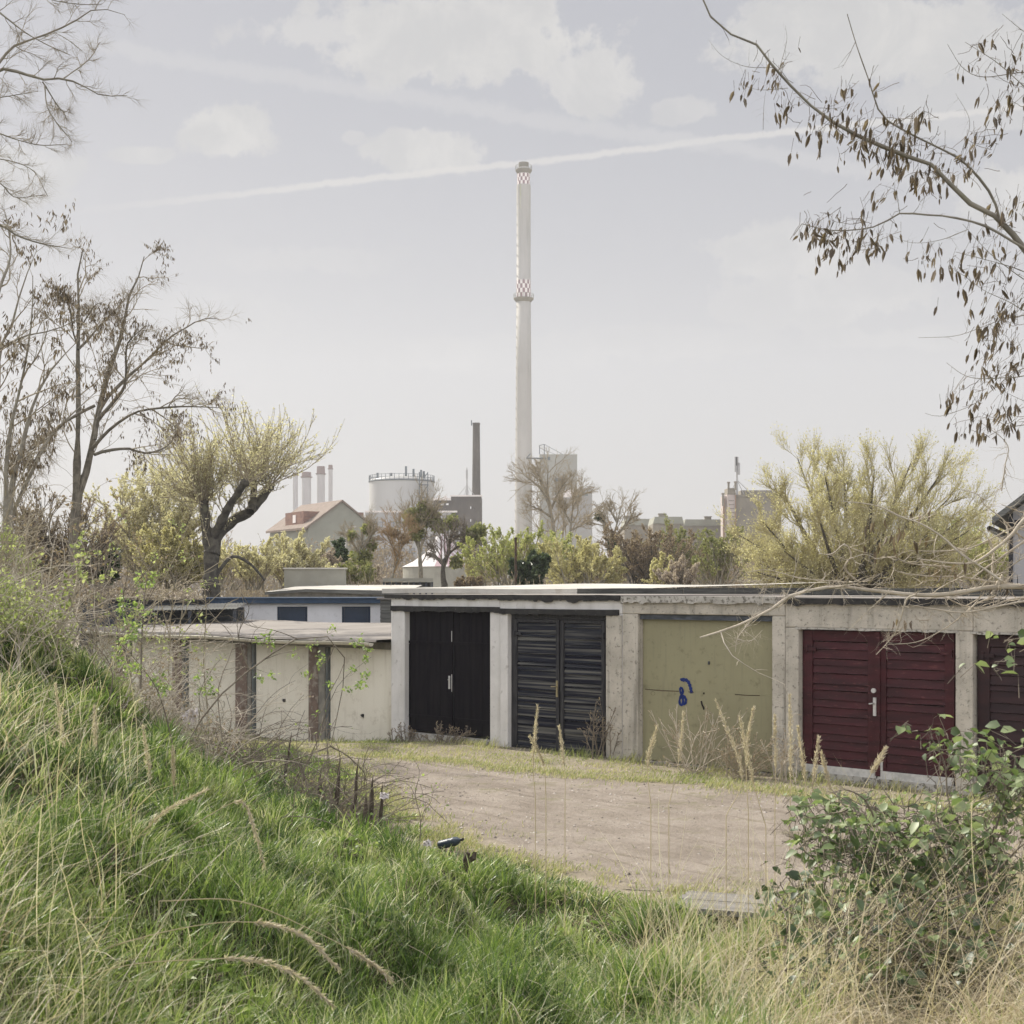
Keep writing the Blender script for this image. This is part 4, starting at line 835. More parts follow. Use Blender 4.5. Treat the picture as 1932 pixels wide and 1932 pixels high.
b_ = MB(); b_.box(qx(1372) - ox, qx(1387.8) - ox, 0, 4, 0, QZ(933)); b_.box(qx(1366) - ox, qx(1371.9) - ox, .8, 4, 0, QZ(935)); b_.build('corner_bay', m_pink, e)
b_ = MB(); b_.box(qx(1365) - ox, qx(1368.5) - ox, .6, .79, 0, QZ(940)); b_.box(qx(1386.5) - ox, qx(1388.6) - ox, -.2, -.01, 0, QZ(934)); b_.build('quoins', m_orb, e)
b_ = MB(); b_.prism([(qx(1373) - ox, QZ(933) + .002), (qx(1388) - ox, QZ(933) + .002), (qx(1387) - ox, QZ(921)), (qx(1373) - ox, QZ(921))], -.1, 3.9); b_.build('parapet', m_grb, e)
for p in (1363.5, 1374, 1387): b_ = MB(); zt_ = {1363.5: 933, 1374: 912, 1387: 911}[p]; zb_ = {1363.5: 955, 1374: 921, 1387: 925}[p]; x = qx(p) - ox; b_.box(x - .18, x + .18, -.5, -.2, QZ(zb_), QZ(zt_)); b_.box(x - .26, x + .26, -.58, -.12, QZ(zt_) + .002, QZ(zt_) + .25); b_.build('pinnacle', m_grb, e)
for r_ in range(5): b_ = MB(); z = QZ(944 + r_ * 7.5); b_.box(qx(1375) - ox, qx(1385) - ox, -.08, -.002, z - .12, z); b_.build('window_bar', m_grb, e)
mast('tall antenna mast with grey panels above the castellated building', 1395.5, 935, 859, YQ, [(-.25, .62, 1.0), (.3, .55, .85), (0, .78, 1.0)], (-1.6, 1.5, 3.2))
for k, (p, q, yt, Y, ch) in enumerate([(1178, 1232, 979, 255, 1186), (1232, 1290, 975, 240, 1252), (1290, 1362, 980, 262, 1339)]):
    s_ = Y / F; x0_ = PX(p, 0, Y)[0]; wd = (q - p) * s_; zt_ = CZ + (HY - yt) * s_
    e = thing('terraced_house', ['far terraced house with the leftmost chimney of the low row', 'far terraced house with the highest roof of the low row', 'far terraced house next to the castellated building'][k], 'house', (x0_, Y, 0), group='far terraced houses above the bushes')
    b_ = MB(); b_.box(0, wd, 0, 9, 0, zt_ - 1.2); b_.build('wall', m_grb, e); b_ = MB(); b_.prism([(-.01, zt_ - 1.198), (wd + .01, zt_ - 1.198), (wd - .3, zt_), (.3, zt_)], -.2, 9.2); b_.build('roof', m_gab, e)
    b_ = MB(); cx_ = PX(ch, 0, Y)[0] - x0_; b_.box(cx_ - .6, cx_ + .6, 2, 3, zt_ - .5, zt_ + .55); b_.box(cx_ - .7, cx_ + .7, 1.9, 3.1, zt_ + .552, zt_ + .7); b_.build('chimney', m_grb, e)
# ================================================================== HAZE
hz = MB(); hz.box(-900, 900, -900, 900, -3, 150); o = hz.build('haze', []) if False else None
m_h, t = mat('haze_air'); pv = t.n('ShaderNodeVolumePrincipled'); pv.inputs['Density'].default_value = .00036; pv.inputs['Color'].default_value = (.93, .95, 1.0, 1); pv.inputs['Anisotropy'].default_value = .2
t.set(t.n('ShaderNodeOutputMaterial').inputs['Volume'], pv.outputs[0])
o = hz.build('haze', m_h); tag(o, kind='stuff')

# ================================================================== PLANT BUILDING
def unit(v): return v / (np.linalg.norm(v, axis=-1, keepdims=True) + 1e-9)
def grow(S, D, L, nseg, wob=.12, up=0.0, G=rng):
    N = len(S); P = np.zeros((N, nseg + 1, 3)); P[:, 0] = S; d = unit(np.asarray(D, float)); st = (np.asarray(L) / nseg).reshape(-1, 1) * np.ones((N, 1))
    upv = np.zeros((1, 3)); upv[0, 2] = up / nseg
    for i in range(nseg):
        d = unit(d + G.normal(size=(N, 3)) * wob + upv); P[:, i + 1] = P[:, i] + d * st
    return P
def kids(P, Rr, n, lo, hi, ang, G=rng, flat=0.0, jit=.35):
    """n children on each branch: start, direction, parent length, radius there"""
    N, m, _ = P.shape; fr = lo + (hi - lo) * (np.arange(n)[None] + G.random((N, n))) / n
    x = fr * (m - 1); i = np.clip(x.astype(int), 0, m - 2); f = (x - i)[..., None]; r = np.arange(N)[:, None]
    S = P[r, i] * (1 - f) + P[r, i + 1] * f; T = unit(P[r, i + 1] - P[r, i]); rad = Rr[r, i] * (1 - f[..., 0]) + Rr[r, i + 1] * f[..., 0]
    q = G.normal(size=S.shape); perp = unit(q - (q * T).sum(-1, keepdims=True) * T)
    a = ang * (1 + jit * G.normal(size=fr.shape))[..., None]
    D = np.cos(a) * T + np.sin(a) * perp
    L = np.linalg.norm(np.diff(P, axis=1), axis=2).sum(1)
    return S.reshape(-1, 3), D.reshape(-1, 3), np.repeat(L, n), rad.reshape(-1), fr.reshape(-1)
def taper(N, m, r0, r1): return np.asarray(r0).reshape(-1, 1) * (1 - np.linspace(0, 1, m))[None] + np.asarray(r1).reshape(-1, 1) * np.linspace(0, 1, m)[None] if np.ndim(r0) or np.ndim(r1) else np.tile(np.linspace(r0, r1, m), (N, 1))
def tips(P, k, lo=.2, hi=1.0, G=rng):
    """k points along each twig with the local direction"""
    N, m, _ = P.shape; fr = lo + (hi - lo) * G.random((N, k)); x = fr * (m - 1); i = np.clip(x.astype(int), 0, m - 2); f = (x - i)[..., None]; r = np.arange(N)[:, None]
    S = P[r, i] * (1 - f) + P[r, i + 1] * f; T = unit(P[r, i + 1] - P[r, i]); return S.reshape(-1, 3), T.reshape(-1, 3)
def limbs_mb(limbs, m=14, k=7):
    mb = MB(); PP = []; RR = []
    for P, r0, r1 in limbs:
        Q = spline(P, m); Rr = np.linspace(r0, r1, m); PP.append(Q); RR.append(Rr)
    PP = np.array(PP); RR = np.array(RR); j = rng.normal(size=PP.shape) * RR[..., None] * .10; j[:, 0] = 0
    mb.tubes(PP + j, RR * (1 + .08 * rng.normal(size=RR.shape)), k); return mb, PP, RR
def plant(name, label, cat, limbs, levels, leaf=None, bark=None, twigm=None, leafm=None, group=None, trunk_k=7, base=None, trunk_name='trunk', crown_name='crown', extra=None, m=14, scatter=1.0, smooth_crown=False):
    """limbs: (polyline, r0, r1) in world space; levels: dicts; leaf: dict"""
    mb, PP, RR = limbs_mb(limbs, m, trunk_k)
    b0 = np.array(base if base is not None else PP[0, 0]); e = thing(name, label, cat, tuple(b0), 0, group)
    mb.build(trunk_name, bark, e, smooth=True, offset=b0)
    cm = MB(); P, Rr = PP, RR; leafsrc = []
    for li, lv in enumerate(levels):
        S, D, PL, rad, fr = kids(P, Rr, lv['n'], lv.get('lo', .25), lv.get('hi', 1.0), lv['ang'])
        if lv.get('bias') is not None: D = unit(D + np.array(lv['bias']))
        Ln = lv['len'] * (rng.uniform(.6, 1.3, len(S))) if lv.get('abs') else lv['len'] * PL * (1.15 - .7 * fr) * rng.uniform(.6, 1.2, len(S))
        ns = lv.get('seg', 4); Q = grow(S, D, Ln, ns, lv.get('wob', .15), lv.get('up', 0.0))
        r0 = np.minimum(rad * .8, lv['r']) * rng.uniform(.8, 1.15, len(S)); Rq = taper(len(S), ns + 1, r0, r0 * lv.get('tip', .35))
        cm.tubes(Q, Rq, lv.get('k', 3), rnd=rng.random(len(S))); P, Rr = Q, Rq
        if lv.get('leaf'): leafsrc.append((Q, lv['leaf']))
    if leaf:
        for Q, n in leafsrc:
            S, T = tips(Q, n, leaf.get('lo', .2)); k = rng.random(len(S)) < scatter; S, T = S[k], T[k]
            D = unit(T * leaf.get('along', .5) + rng.normal(size=S.shape) * leaf.get('spread', .6) + np.array([0, 0, leaf.get('up', 0)]))
            if leaf.get('six'): cm.leaves6(S, D, leaf['size'] * rng.uniform(.6, 1.3, len(S)), leaf.get('w', .5), mi=1)
            else: cm.leaves(S, D, leaf['size'] * rng.uniform(.6, 1.4, len(S)), leaf.get('w', .5), mi=1)
    if extra: extra(cm, P)
    cm.build(crown_name, [twigm or bark, leafm or bark], e, offset=b0, smooth=smooth_crown)
    return e
def fan(px, py_base, Y, n, r, length, spread, up=.35, wob=.08, depth=1.0, base_r=.3, seed=None, lean=0.0, lenvar=.25):
    """stems of a shrub fanning out of the ground"""
    b = PX(px, py_base, Y); L = []
    for k in range(n):
        a = spread * ((k + rng.random()) / n * 2 - 1); dd = rng.normal() * spread * .6 * depth
        D = unit(np.array([math.sin(a) + lean, math.sin(dd), math.cos(a) * .9 + .15])); S = b + np.array([rng.uniform(-1, 1) * base_r, rng.uniform(-1, 1) * base_r, 0])
        P = grow(S[None], D[None], [length * rng.uniform(1 - lenvar, 1 + lenvar * .6)], 7, wob, up)[0]; L.append((P, r * rng.uniform(.6, 1.2), r * .25))
    return L

m_barkd = surf('dark_bark', (.055, .048, .04), (.12, .108, .085), scale=6, c=(.16, .17, .09), cscale=3, camt=.5)
m_barkg = surf('grey_bark', (.20, .18, .145), (.29, .265, .21), scale=8, c=(.20, .21, .11), cscale=5, camt=.6)
m_twig = surf('twig_bark', (.27, .23, .165), (.36, .31, .22), scale=5)
m_twigy = surf('yellow_twig', (.36, .32, .18), (.46, .41, .25), scale=3)
m_twigd = surf('brown_twig', (.15, .125, .10), (.23, .195, .15), scale=5)
m_twigp = surf('pale_sunlit_twig', (.52, .46, .37), (.38, .33, .26), scale=4)
m_mist = surf('far_twig', (.24, .205, .155), (.3, .26, .2), scale=2)
lf_yel = leafy('yellow_catkins', [(.40, .36, .19), (.56, .51, .30), (.70, .65, .45)], .45, .02)
lf_pale = leafy('pale_budding_leaves', [(.52, .47, .32), (.68, .63, .48), (.60, .56, .38)], .45, .02)
lf_ygreen = leafy('yellow_green_leaves', [(.30, .33, .12), (.40, .42, .17), (.50, .49, .24)], .45, .02)
lf_green = leafy('fresh_green_leaves', [(.14, .21, .06), (.25, .34, .10), (.38, .44, .17)], .5, .04)
lf_dark = leafy('evergreen_leaves', [(.025, .045, .02), (.05, .08, .03), (.09, .12, .045)], .2, .05)
lf_ivy = leafy('mistletoe_leaves', [(.16, .18, .06), (.25, .26, .10), (.34, .33, .15)], .4, .03)
lf_brown = leafy('dry_brown_leaves', [(.20, .15, .105), (.30, .23, .165), (.38, .31, .23)], .3, .02)
lf_pod = leafy('dry_seed_pods', [(.085, .062, .042), (.15, .112, .075), (.27, .21, .145)], .3, .03)
lf_blossom = leafy('pale_dry_flowers', [(.45, .38, .33), (.58, .50, .45), (.36, .29, .23)], .3, .02)
lf_bramble = leafy('bramble_leaves', [(.04, .065, .03), (.09, .135, .05), (.19, .25, .10), (.38, .43, .24)], .4, .05, .5)  # palest tone puts the grey sheen of lit leaves into the colour

# ---- far wood that closes the horizon
wd = MB()
for (Yw, n, h0, h1) in ((150, 520, 3.5, 6.5), (175, 420, 5, 9)):
    X = rng.uniform(-.42, .42, n) * Yw * 1.25; Yv = Yw + rng.uniform(-9, 9, n); h = rng.uniform(h0, h1, n)
    S = np.stack([X, Yv, np.zeros(n)], -1); P = grow(S, np.array([[0, 0, 1.]]) + rng.normal(size=(n, 3)) * .15, h, 4, .1); Rr = taper(n, 5, .12, .03); wd.tubes(P, Rr, 3)
    S, D, PL, rad, fr = kids(P, Rr, 9, .15, 1, .8); Q = grow(S, D, .45 * PL * (1.2 - fr * .8), 3, .2, .4); Rq = taper(len(S), 4, .05, .02); wd.tubes(Q, Rq, 3)
    S, D, PL, rad, fr = kids(Q, Rq, 4, .1, 1, .7); Q2 = grow(S, D, .6 * PL, 2, .2, .3); wd.tubes(Q2, taper(len(S), 3, .03, .015), 3)
    S, T = tips(Q2, 2); wd.leaves(S, T + rng.normal(size=S.shape) * .6, .32, .6, mi=1)
tag(wd.build('distant_wood', [m_mist, lf_brown]), kind='stuff')

def hgt(py_top, py_base, Y): return (py_base - py_top) / F * Y
# ---- willow on the right, many stems
Yw = 40
L = []
b = PX(1604, 1140, Yw); b[2] = 0
tr = [(1604, 1150), (1606, 1120)]
for k, (tx, ty, md, r) in enumerate([(1440, 985, -.6, .13), (1470, 915, .4, .15), (1505, 865, 1.0, .13), (1555, 890, -.8, .12), (1592, 875, .5, .10), (1650, 885, -.5, .13), (1395, 1010, .2, .12), (1430, 1080, -.8, .10), (1838, 960, .4, .12), (1790, 1075, -.5, .09), (1640, 960, .8, .16), (1720, 870, .7, .14), (1780, 885, -.7, .13), (1800, 930, .6, .13), (1830, 1000, -.6, .12), (1410, 1050, .5, .12), (1820, 1060, .7, .10), (1540, 960, -1.2, .11), (1700, 940, 1.3, .11), (1750, 1010, -1.2, .10), (1480, 1040, -1.0, .10)]):
    t_ = PX(tx, ty, Yw + md * 2); c_ = PX(1606 + (tx - 1606) * .42 + rng.normal() * 6, 1110 - (1110 - ty) * .28 + rng.normal() * 5, Yw + md)
    L.append((np.array([PX(1606 + (tx - 1606) * .05, 1135, Yw), PX(1606 + (tx - 1606) * .16, 1105, Yw + md * .3), c_, t_]), r * 1.1, .012))
L.append((np.array([PX(1602, 1210, Yw), PX(1604, 1130, Yw), PX(1606, 1095, Yw)]), .42, .34))
plant('willow_tree', 'wide many stemmed yellow budding willow rising behind the red doored garage', 'tree', L,
      [dict(n=13, len=.42, ang=.55, r=.028, seg=6, up=.30, wob=.12, lo=.15), dict(n=9, len=.48, ang=.42, r=.014, seg=4, up=.5, wob=.12, leaf=5), dict(n=6, len=.45, abs=True, ang=.42, r=.009, seg=3, up=.35, leaf=6)],
      dict(size=.05, w=.5, along=.5, spread=.6, up=.2), m_barkd, m_twigy, lf_yel, base=PX(1604, 1150, Yw) * [1, 1, 0], scatter=.62)

# ---- pollarded willow on the left
Yn = 42
knobs = [(np.array([(397, 1150), (398, 1090), (397, 1040), (390, 1000), (384, 944)]), .28, .14, 0), (np.array([(400, 1045), (413, 1005), (440, 982), (474, 965), (496, 935), (510, 918)]), .22, .12, .8),
         (np.array([(472, 966), (478, 945), (479, 908)]), .13, .10, .6), (np.array([(404, 1012), (430, 960), (462, 910)]), .14, .10, -1.0), (np.array([(400, 1100), (418, 1070), (440, 1050), (470, 1062), (500, 1095)]), .07, .03, .5)]
L = [(np.array([PX(a, b_, Yn + dpt * i / (len(p) - 1)) for i, (a, b_) in enumerate(p)]), r0, r1) for p, r0, r1, dpt in knobs]
b0 = PX(398, 1150, Yn) * [1, 1, 0]
e = thing('pollard_willow', 'pollarded willow with a dark forked trunk and upright whips', 'tree', tuple(b0))
mb, PP, RR = limbs_mb(L, 14, 9); mb.tubes(np.array([[b0, PX(397, 1145, Yn)]]), np.array([[.31, .25]]), 9)
for P in PP[:4]: mb.lathe([(0, -.14), (.11, -.1), (.14, 0), (.11, .09), (0, .12)], 8); mb.v[-1] = mb.v[-1] * (1 + .15 * rng.normal(size=mb.v[-1].shape)) + P[-1]
mb.build('trunk', m_barkd, e, smooth=True, offset=b0)
cm = MB(); S = []; D = []
for P, cnt, ln in ((PP[0], 64, 1), (PP[1], 30, 1), (PP[2], 14, 1), (PP[3], 18, 1)):
    for k in range(cnt):
        a = rng.uniform(-1.35, 1.2) - (.3 if cnt == 64 else -.1); c = rng.normal() * .6; S.append(P[-1] + rng.normal(size=3) * .08); D.append([math.sin(a), math.sin(c), math.cos(a)])
    for k in range(8): S.append(P[rng.integers(5, 13)]); D.append([rng.normal() * .8, rng.normal() * .6, 1])
S = np.array(S); D = np.array(D); Q = grow(S, D, rng.uniform(1.2, 2.9, len(S)), 8, .12, .22); Rq = taper(len(S), 9, .016, .006); cm.tubes(Q, Rq, 4, rnd=rng.random(len(S)))
S2, D2, PL, rad, fr = kids(Q, Rq, 11, .15, .98, .45); Q2 = grow(S2, D2, rng.uniform(.25, .8, len(S2)), 3, .1, .5); cm.tubes(Q2, taper(len(S2), 4, .009, .004), 3)
S3, T3_ = tips(Q2, 9); cm.leaves(S3, unit(T3_ * .5 + rng.normal(size=S3.shape) * .7), rng.uniform(.04, .085, len(S3)), .65, mi=1); S3, T3_ = tips(Q, 18); cm.leaves(S3, unit(T3_ * .5 + rng.normal(size=S3.shape) * .7), rng.uniform(.04, .09, len(S3)), .65, mi=1)
cm.build('crown', [m_twig, lf_pale], e, offset=b0)

# ---- seed pod tree on the left, traced limbs
def lq(a): return [(.32 * x, 541 + .32 * y) for x, y in a]
Yp = 34
def wob3(pts, Y, dz): 
    n = len(pts); return np.array([PX(p[0], p[1], Y + dz * (i / (n - 1)) ** 1.2) for i, p in enumerate(pts)])
TL = [(lq([(428, 1830), (430, 1750), (432, 1500), (440, 1400), (448, 1180), (457, 1000), (460, 700), (460, 370), (462, 200), (465, 0)]) + [(146, 505), (156, 472)], .17, .015, .4),
      (lq([(432, 1500), (460, 1260), (500, 1120), (540, 950), (600, 650), (660, 450), (730, 250), (745, 100)]) + [(262, 520), (272, 484)], .15, .012, 1.5),
      (lq([(560, 900), (600, 700), (740, 545), (870, 430), (1000, 300), (1100, 240), (1190, 190), (1290, 190)]), .07, .008, 2.2), (lq([(575, 790), (700, 640), (742, 560), (742, 400), (760, 320), (860, 230)]), .07, .008, -1.2),
      (lq([(548, 950), (640, 850), (780, 750), (900, 720), (1040, 708), (1180, 708), (1320, 715)]), .06, .007, -1.5), (lq([(555, 990), (640, 965), (760, 955), (850, 980), (950, 960), (1020, 900), (1040, 790)]), .055, .008, 1.8),
      (lq([(460, 370), (520, 310), (600, 215), (700, 115), (760, 40)]), .05, .006, 1.4), (lq([(452, 330), (430, 260), (420, 180), (400, 80), (340, 0)]), .035, .006, -1.3),
      (lq([(450, 760), (380, 800), (300, 880), (180, 960), (60, 1010)]), .045, .007, -1.6), (lq([(560, 700), (480, 740), (340, 830), (250, 950), (150, 1120)]), .05, .02, -.6), (lq([(460, 260), (500, 200), (560, 110), (600, 95)]), .03, .005, -1.0)]
L = [(wob3(p, Yp, dz), r0 * .75, r1) for p, r0, r1, dz in TL]
def pods(dens, size=.10, centers=None, thr=.58):
    def f(cm, P):
        S, T = tips(P, dens); keep = vnoise(S[:, 0] * 1.3, S[:, 2] * 1.3 + S[:, 1], 21) > thr; S = S[keep]
        n = len(S); D = np.array([0, 0, -1.0]) + rng.normal(size=(n, 3)) * .33; cm.leaves6(S, D, rng.uniform(.6, 1.25, n) * size, .22, mi=1, fold=1.2, droop=.25)
    return f
b0 = PX(137, 1150, Yp) * [1, 1, 0]
plant('robinia_tree', 'tall bare tree with hanging brown seed pods and twin dark trunks', 'tree', L, [dict(n=10, len=.30, ang=.7, r=.02, seg=5, up=.15, wob=.17, lo=.3), dict(n=7, len=.5, ang=.75, r=.010, seg=4, up=.05, wob=.2), dict(n=4, len=.38, abs=True, ang=.7, r=.006, seg=3, up=-.1)],
      None, surf('robinia_bark', (.11, .098, .078), (.20, .18, .14), scale=6), m_twig, lf_pod, base=b0, extra=pods(5, .10, thr=.58), trunk_k=8)
# ---- its neighbours at the frame edge
EL = [([(19, 1150), (19, 935), (38, 860), (60, 770), (95, 700), (150, 640)], .10, 1.2), ([(10, 1120), (13, 861), (38, 733), (48, 685), (60, 600), (62, 520)], .07, -1.0), ([(5, 1150), (15, 1000), (80, 850), (109, 807), (147, 771), (180, 740)], .07, 2.0),
      ([(-30, 1100), (-8, 770), (0, 662), (20, 621), (42, 541), (70, 470)], .08, .5), ([(-60, 1000), (-20, 700), (30, 640), (70, 630), (110, 620), (150, 600)], .05, -1), ([(-10, 640), (-5, 560), (20, 480), (10, 400)], .05, 1)]
L = [(wob3(p, 30, dz), r0, .008) for p, r0, dz in EL]
plant('robinia_tree', 'slender leaning bare trees with pods cut by the frame edge', 'tree', L, [dict(n=9, len=.3, ang=.6, r=.02, seg=5, up=.2, wob=.17), dict(n=6, len=.5, ang=.75, r=.010, seg=4, wob=.2), dict(n=3, len=.3, abs=True, ang=.7, r=.006, seg=3)], None, m_barkg, m_twig, lf_pod, base=PX(19, 1150, 30) * [1, 1, 0], extra=pods(4, .12, thr=.54))
# ---- bare overhanging tree, top left; its trunk stands outside the frame
OV = [([(-90, 240), (0, 116), (24, 88), (60, 74), (100, 60), (144, 38), (184, 16), (236, 28)], .022), ([(-90, 190), (0, 132), (40, 138), (80, 150), (120, 148), (160, 164), (192, 180), (240, 180)], .022), ([(80, 154), (116, 208), (132, 206)], .008), ([(84, 160), (92, 208), (136, 268)], .007),
      ([(120, 148), (168, 112), (188, 80)], .007), ([(-40, 0), (0, 24), (40, 56), (80, 80), (132, 104)], .012), ([(-60, 230), (0, 252), (40, 266), (80, 274), (128, 272)], .009), ([(-80, 400), (0, 424), (32, 444), (80, 460), (128, 468)], .018), ([(-60, 330), (0, 346), (28, 372), (80, 368)], .008), ([(-40, 190), (0, 184), (72, 172)], .006),
      ([(60, -20), (100, 0), (152, 8), (192, 8)], .006), ([(-60, 300), (0, 300), (60, 320), (90, 370)], .007)]
Yo = 14; trunkx = PX(-420, 600, Yo + 1)
L = [(wob3(p, Yo, rng.uniform(-.8, .8)), r0, .003) for p, r0 in OV]
L += [(np.array([[trunkx[0], Yo + 1, 1.5], [trunkx[0] + .1, Yo + 1, 5.5], PX(-300, 300, Yo + .6), PX(-90, 200, Yo)]), .16, .024), (np.array([[trunkx[0] + .05, Yo + 1, 4.5], PX(-260, 480, Yo + .6), PX(-80, 400, Yo)]), .07, .018), (np.array([[trunkx[0] + .1, Yo + 1, 5.2], PX(-330, 100, Yo + .6), PX(-90, 240, Yo), ]), .08, .022), (np.array([PX(-300, 300, Yo + .6), PX(-160, 60, Yo), PX(-40, 0, Yo)]), .05, .012)]
plant('overhanging_tree', 'fine bare twigged tree reaching in from the top corner', 'tree', L, [dict(n=12, len=.22, ang=.7, r=.005, seg=5, wob=.17, lo=.2, up=.1), dict(n=6, len=.45, ang=.6, r=.0028, seg=4, wob=.2), dict(n=4, len=.14, abs=True, ang=.5, r=.0018, seg=3)], None, m_barkg, m_twig, None, base=(trunkx[0], Yo + 1, float(height(trunkx[0], Yo + 1))))

# ---- shrubs and small trees behind the roofs
def shrub(name, label, px, ptop, Y, halfw, stems, cat='shrub', twig=m_twigy, leafm=lf_yel, bark=None, leaf=None, base=1113, r=.05, up=.3, lv=None, scatter=1.0, spread=None, wob=.09, group=None, dens=1.0, extra=None, lenk=1.0):
    h = hgt(ptop, base, Y) * lenk; hw = halfw / F * Y; sp = spread if spread is not None else min(1.25, math.atan2(hw * 1.5, h * .7))
    L = fan(px, base, Y, int(stems * 1.25), r, h * .74, sp, up, wob, base_r=max(.25, hw * .3))
    lv = lv or [dict(n=int(10 * dens), len=.50, ang=.42, r=r * .45, seg=5, up=.5, lo=.08, tip=.5), dict(n=int(8 * dens), len=.50, ang=.40, r=r * .28, seg=4, up=.45, leaf=int(6 * dens), tip=.6), dict(n=4, len=.30, ang=.4, r=r * .2, seg=2, up=.3, leaf=int(4 * dens), tip=.7)]
    b0 = PX(px, base, Y); b0[2] = 0
    return plant(name, label, cat, L, lv, leaf or dict(size=.0013 * Y, w=.5, along=.6, spread=.5), bark or m_barkg, twig, leafm, base=b0, scatter=scatter, group=group, trunk_name='stems', crown_name='foliage', extra=extra)
BUD = [dict(n=11, len=.5, ang=.5, r=.016, seg=5, up=.4, lo=.08, tip=.5, leaf=10), dict(n=8, len=.5, ang=.5, r=.009, seg=4, up=.35, leaf=12, tip=.6), dict(n=3, len=.3, ang=.5, r=.006, seg=2, up=.2, leaf=5)]
shrub('catkin_shrub', 'big pale yellow catkin covered shrub in front of the dark brambles', 1095, 1000, 58, 92, 16, r=.045, lv=BUD, leaf=dict(size=.065, w=.45, along=.8, spread=.4))
shrub('yellow_green_shrub', 'round yellow green shrub at the foot of the tall chimney', 965, 972, 66, 82, 13, leafm=lf_ygreen, twig=m_twigy, scatter=.9)
shrub('evergreen_bush', 'small dark evergreen bush between the yellow shrubs', 1002, 1040, 54, 38, 9, leafm=lf_dark, twig=m_barkd, leaf=dict(size=.16, w=.7, spread=1.0), cat='bush')
shrub('bramble_thicket', 'dark brown leafless thicket below the far terraced houses', 1215, 962, 66, 75, 16, leafm=lf_brown, twig=m_twigd, bark=m_barkd, cat='thicket', scatter=.7)
shrub('grey_green_shrub', 'hazy grey green shrub beside the brown thicket', 1310, 962, 74, 75, 14, leafm=lf_ivy, twig=m_twig, scatter=.5)
shrub('willow_sapling', 'thin upright yellow sapling in front of the brown thicket', 1238, 1040, 52, 30, 6, r=.025, scatter=.8)
shrub('creeper_mound', 'brown mound of creeper with pale seed heads', 1285, 1050, 50, 45, 10, leafm=lf_blossom, twig=m_twigd, bark=m_barkd, r=.03, cat='creeper', scatter=.5)
shrub('pale_scrub_bush', 'tangled olive brown bush left of the big willow', 1362, 985, 60, 50, 11, leafm=lf_ivy, twig=m_twig, scatter=.6)
shrub('hazel_shrub', 'yellow catkin shrub spreading behind the pollard willow fork', 560, 985, 56, 95, 16, leafm=lf_pale, twig=m_twig, scatter=.9)
shrub('hazel_shrub', 'pale yellow shrub between pollard willow trunk and grey wall', 480, 1010, 50, 60, 10, leafm=lf_pale, twig=m_twig, r=.035)
shrub('blossom_shrub', 'whitish flowering shrub in front of the grey gable', 620, 1030, 62, 48, 10, leafm=lf_blossom, twig=m_twig, scatter=.8)
shrub('conifer_bush', 'narrow dark conifer against the grey gable wall', 630, 1020, 66, 15, 6, leafm=lf_dark, twig=m_barkd, cat='bush', leaf=dict(size=.18, w=.6, spread=.8), spread=.22)
shrub('budding_bush', 'large golden green bush left of the pollard willow', 290, 868, 47, 88, 20, leafm=lf_pale, twig=m_twig, lv=BUD, leaf=dict(size=.06, w=.6, along=.3, spread=.9))
shrub('budding_bush', 'lower golden bush directly behind the pale creeper roof', 330, 980, 44, 80, 13, leafm=lf_yel, twig=m_twig, lv=BUD, leaf=dict(size=.06, w=.6, along=.3, spread=.9))
shrub('evergreen_bush', 'dark hollow evergreen bush behind the slate clad shed', 190, 1020, 40, 50, 10, leafm=lf_dark, twig=m_barkd, cat='bush', leaf=dict(size=.13, w=.7, spread=1.0))
shrub('brown_thicket', 'tangled brown twiggy thicket around the podded tree trunks', 120, 900, 37, 110, 16, leafm=lf_brown, twig=m_twigd, bark=m_barkd, cat='thicket', scatter=.45)
shrub('olive_shrub', 'tall olive twigged shrub at the right behind the willow', 1800, 950, 56, 70, 14, leafm=lf_ygreen, twig=m_twigy, scatter=.5)
shrub('olive_shrub', 'low yellow green shrub in front of the black eaved building', 1850, 1010, 46, 50, 11, leafm=lf_ygreen, twig=m_twigy, scatter=.7)
shrub('scrub_bush', 'reddish brown bush left of the striped tent', 690, 1060, 64, 45, 10, leafm=lf_blossom, twig=m_twigd, r=.03, scatter=.6)
shrub('scrub_bush', 'tan scrubby bush under the striped tent', 890, 1082, 60, 60, 11, leafm=lf_brown, twig=m_twig, r=.03, scatter=.6)

for a_ in [('hazy brown thicket filling the gap between catkin shrub and brown thicket', 1150, 1040, 75, 50, lf_brown, m_twig), ('tall hazy olive thicket directly left of the grey green shrub', 1262, 1000, 80, 50, lf_ivy, m_twig), ('pinkish brown thicket before the castellated building', 1345, 1020, 82, 60, lf_brown, m_twigd),
        ('pale golden thicket under the grey gable', 600, 1050, 58, 60, lf_pale, m_twig), ('soft olive thicket beside the small mistletoe tree', 672, 1045, 60, 40, lf_ivy, m_twig), ('thin tan thicket left of the yellow green shrub', 905, 1030, 72, 45, lf_yel, m_twigy), ('yellow sprouting thicket directly behind the catkin shrub', 1060, 985, 72, 60, lf_ygreen, m_twigy), ('golden thicket in the fork gap of the pollard willow', 430, 990, 55, 60, lf_yel, m_twig),
        ('hazy brown thicket behind the right willow', 1700, 1010, 62, 90, lf_brown, m_twig), ('dusty thicket behind the left half of the right willow', 1500, 1020, 62, 90, lf_ivy, m_twig), ('far yellow thicket at the right edge of the big willow', 1870, 960, 60, 60, lf_yel, m_twigy)]:
    shrub('thicket', a_[0], a_[1], a_[2], a_[3], a_[4], 11, leafm=a_[5], twig=a_[6], cat='thicket', r=.035, scatter=.6, dens=.8)

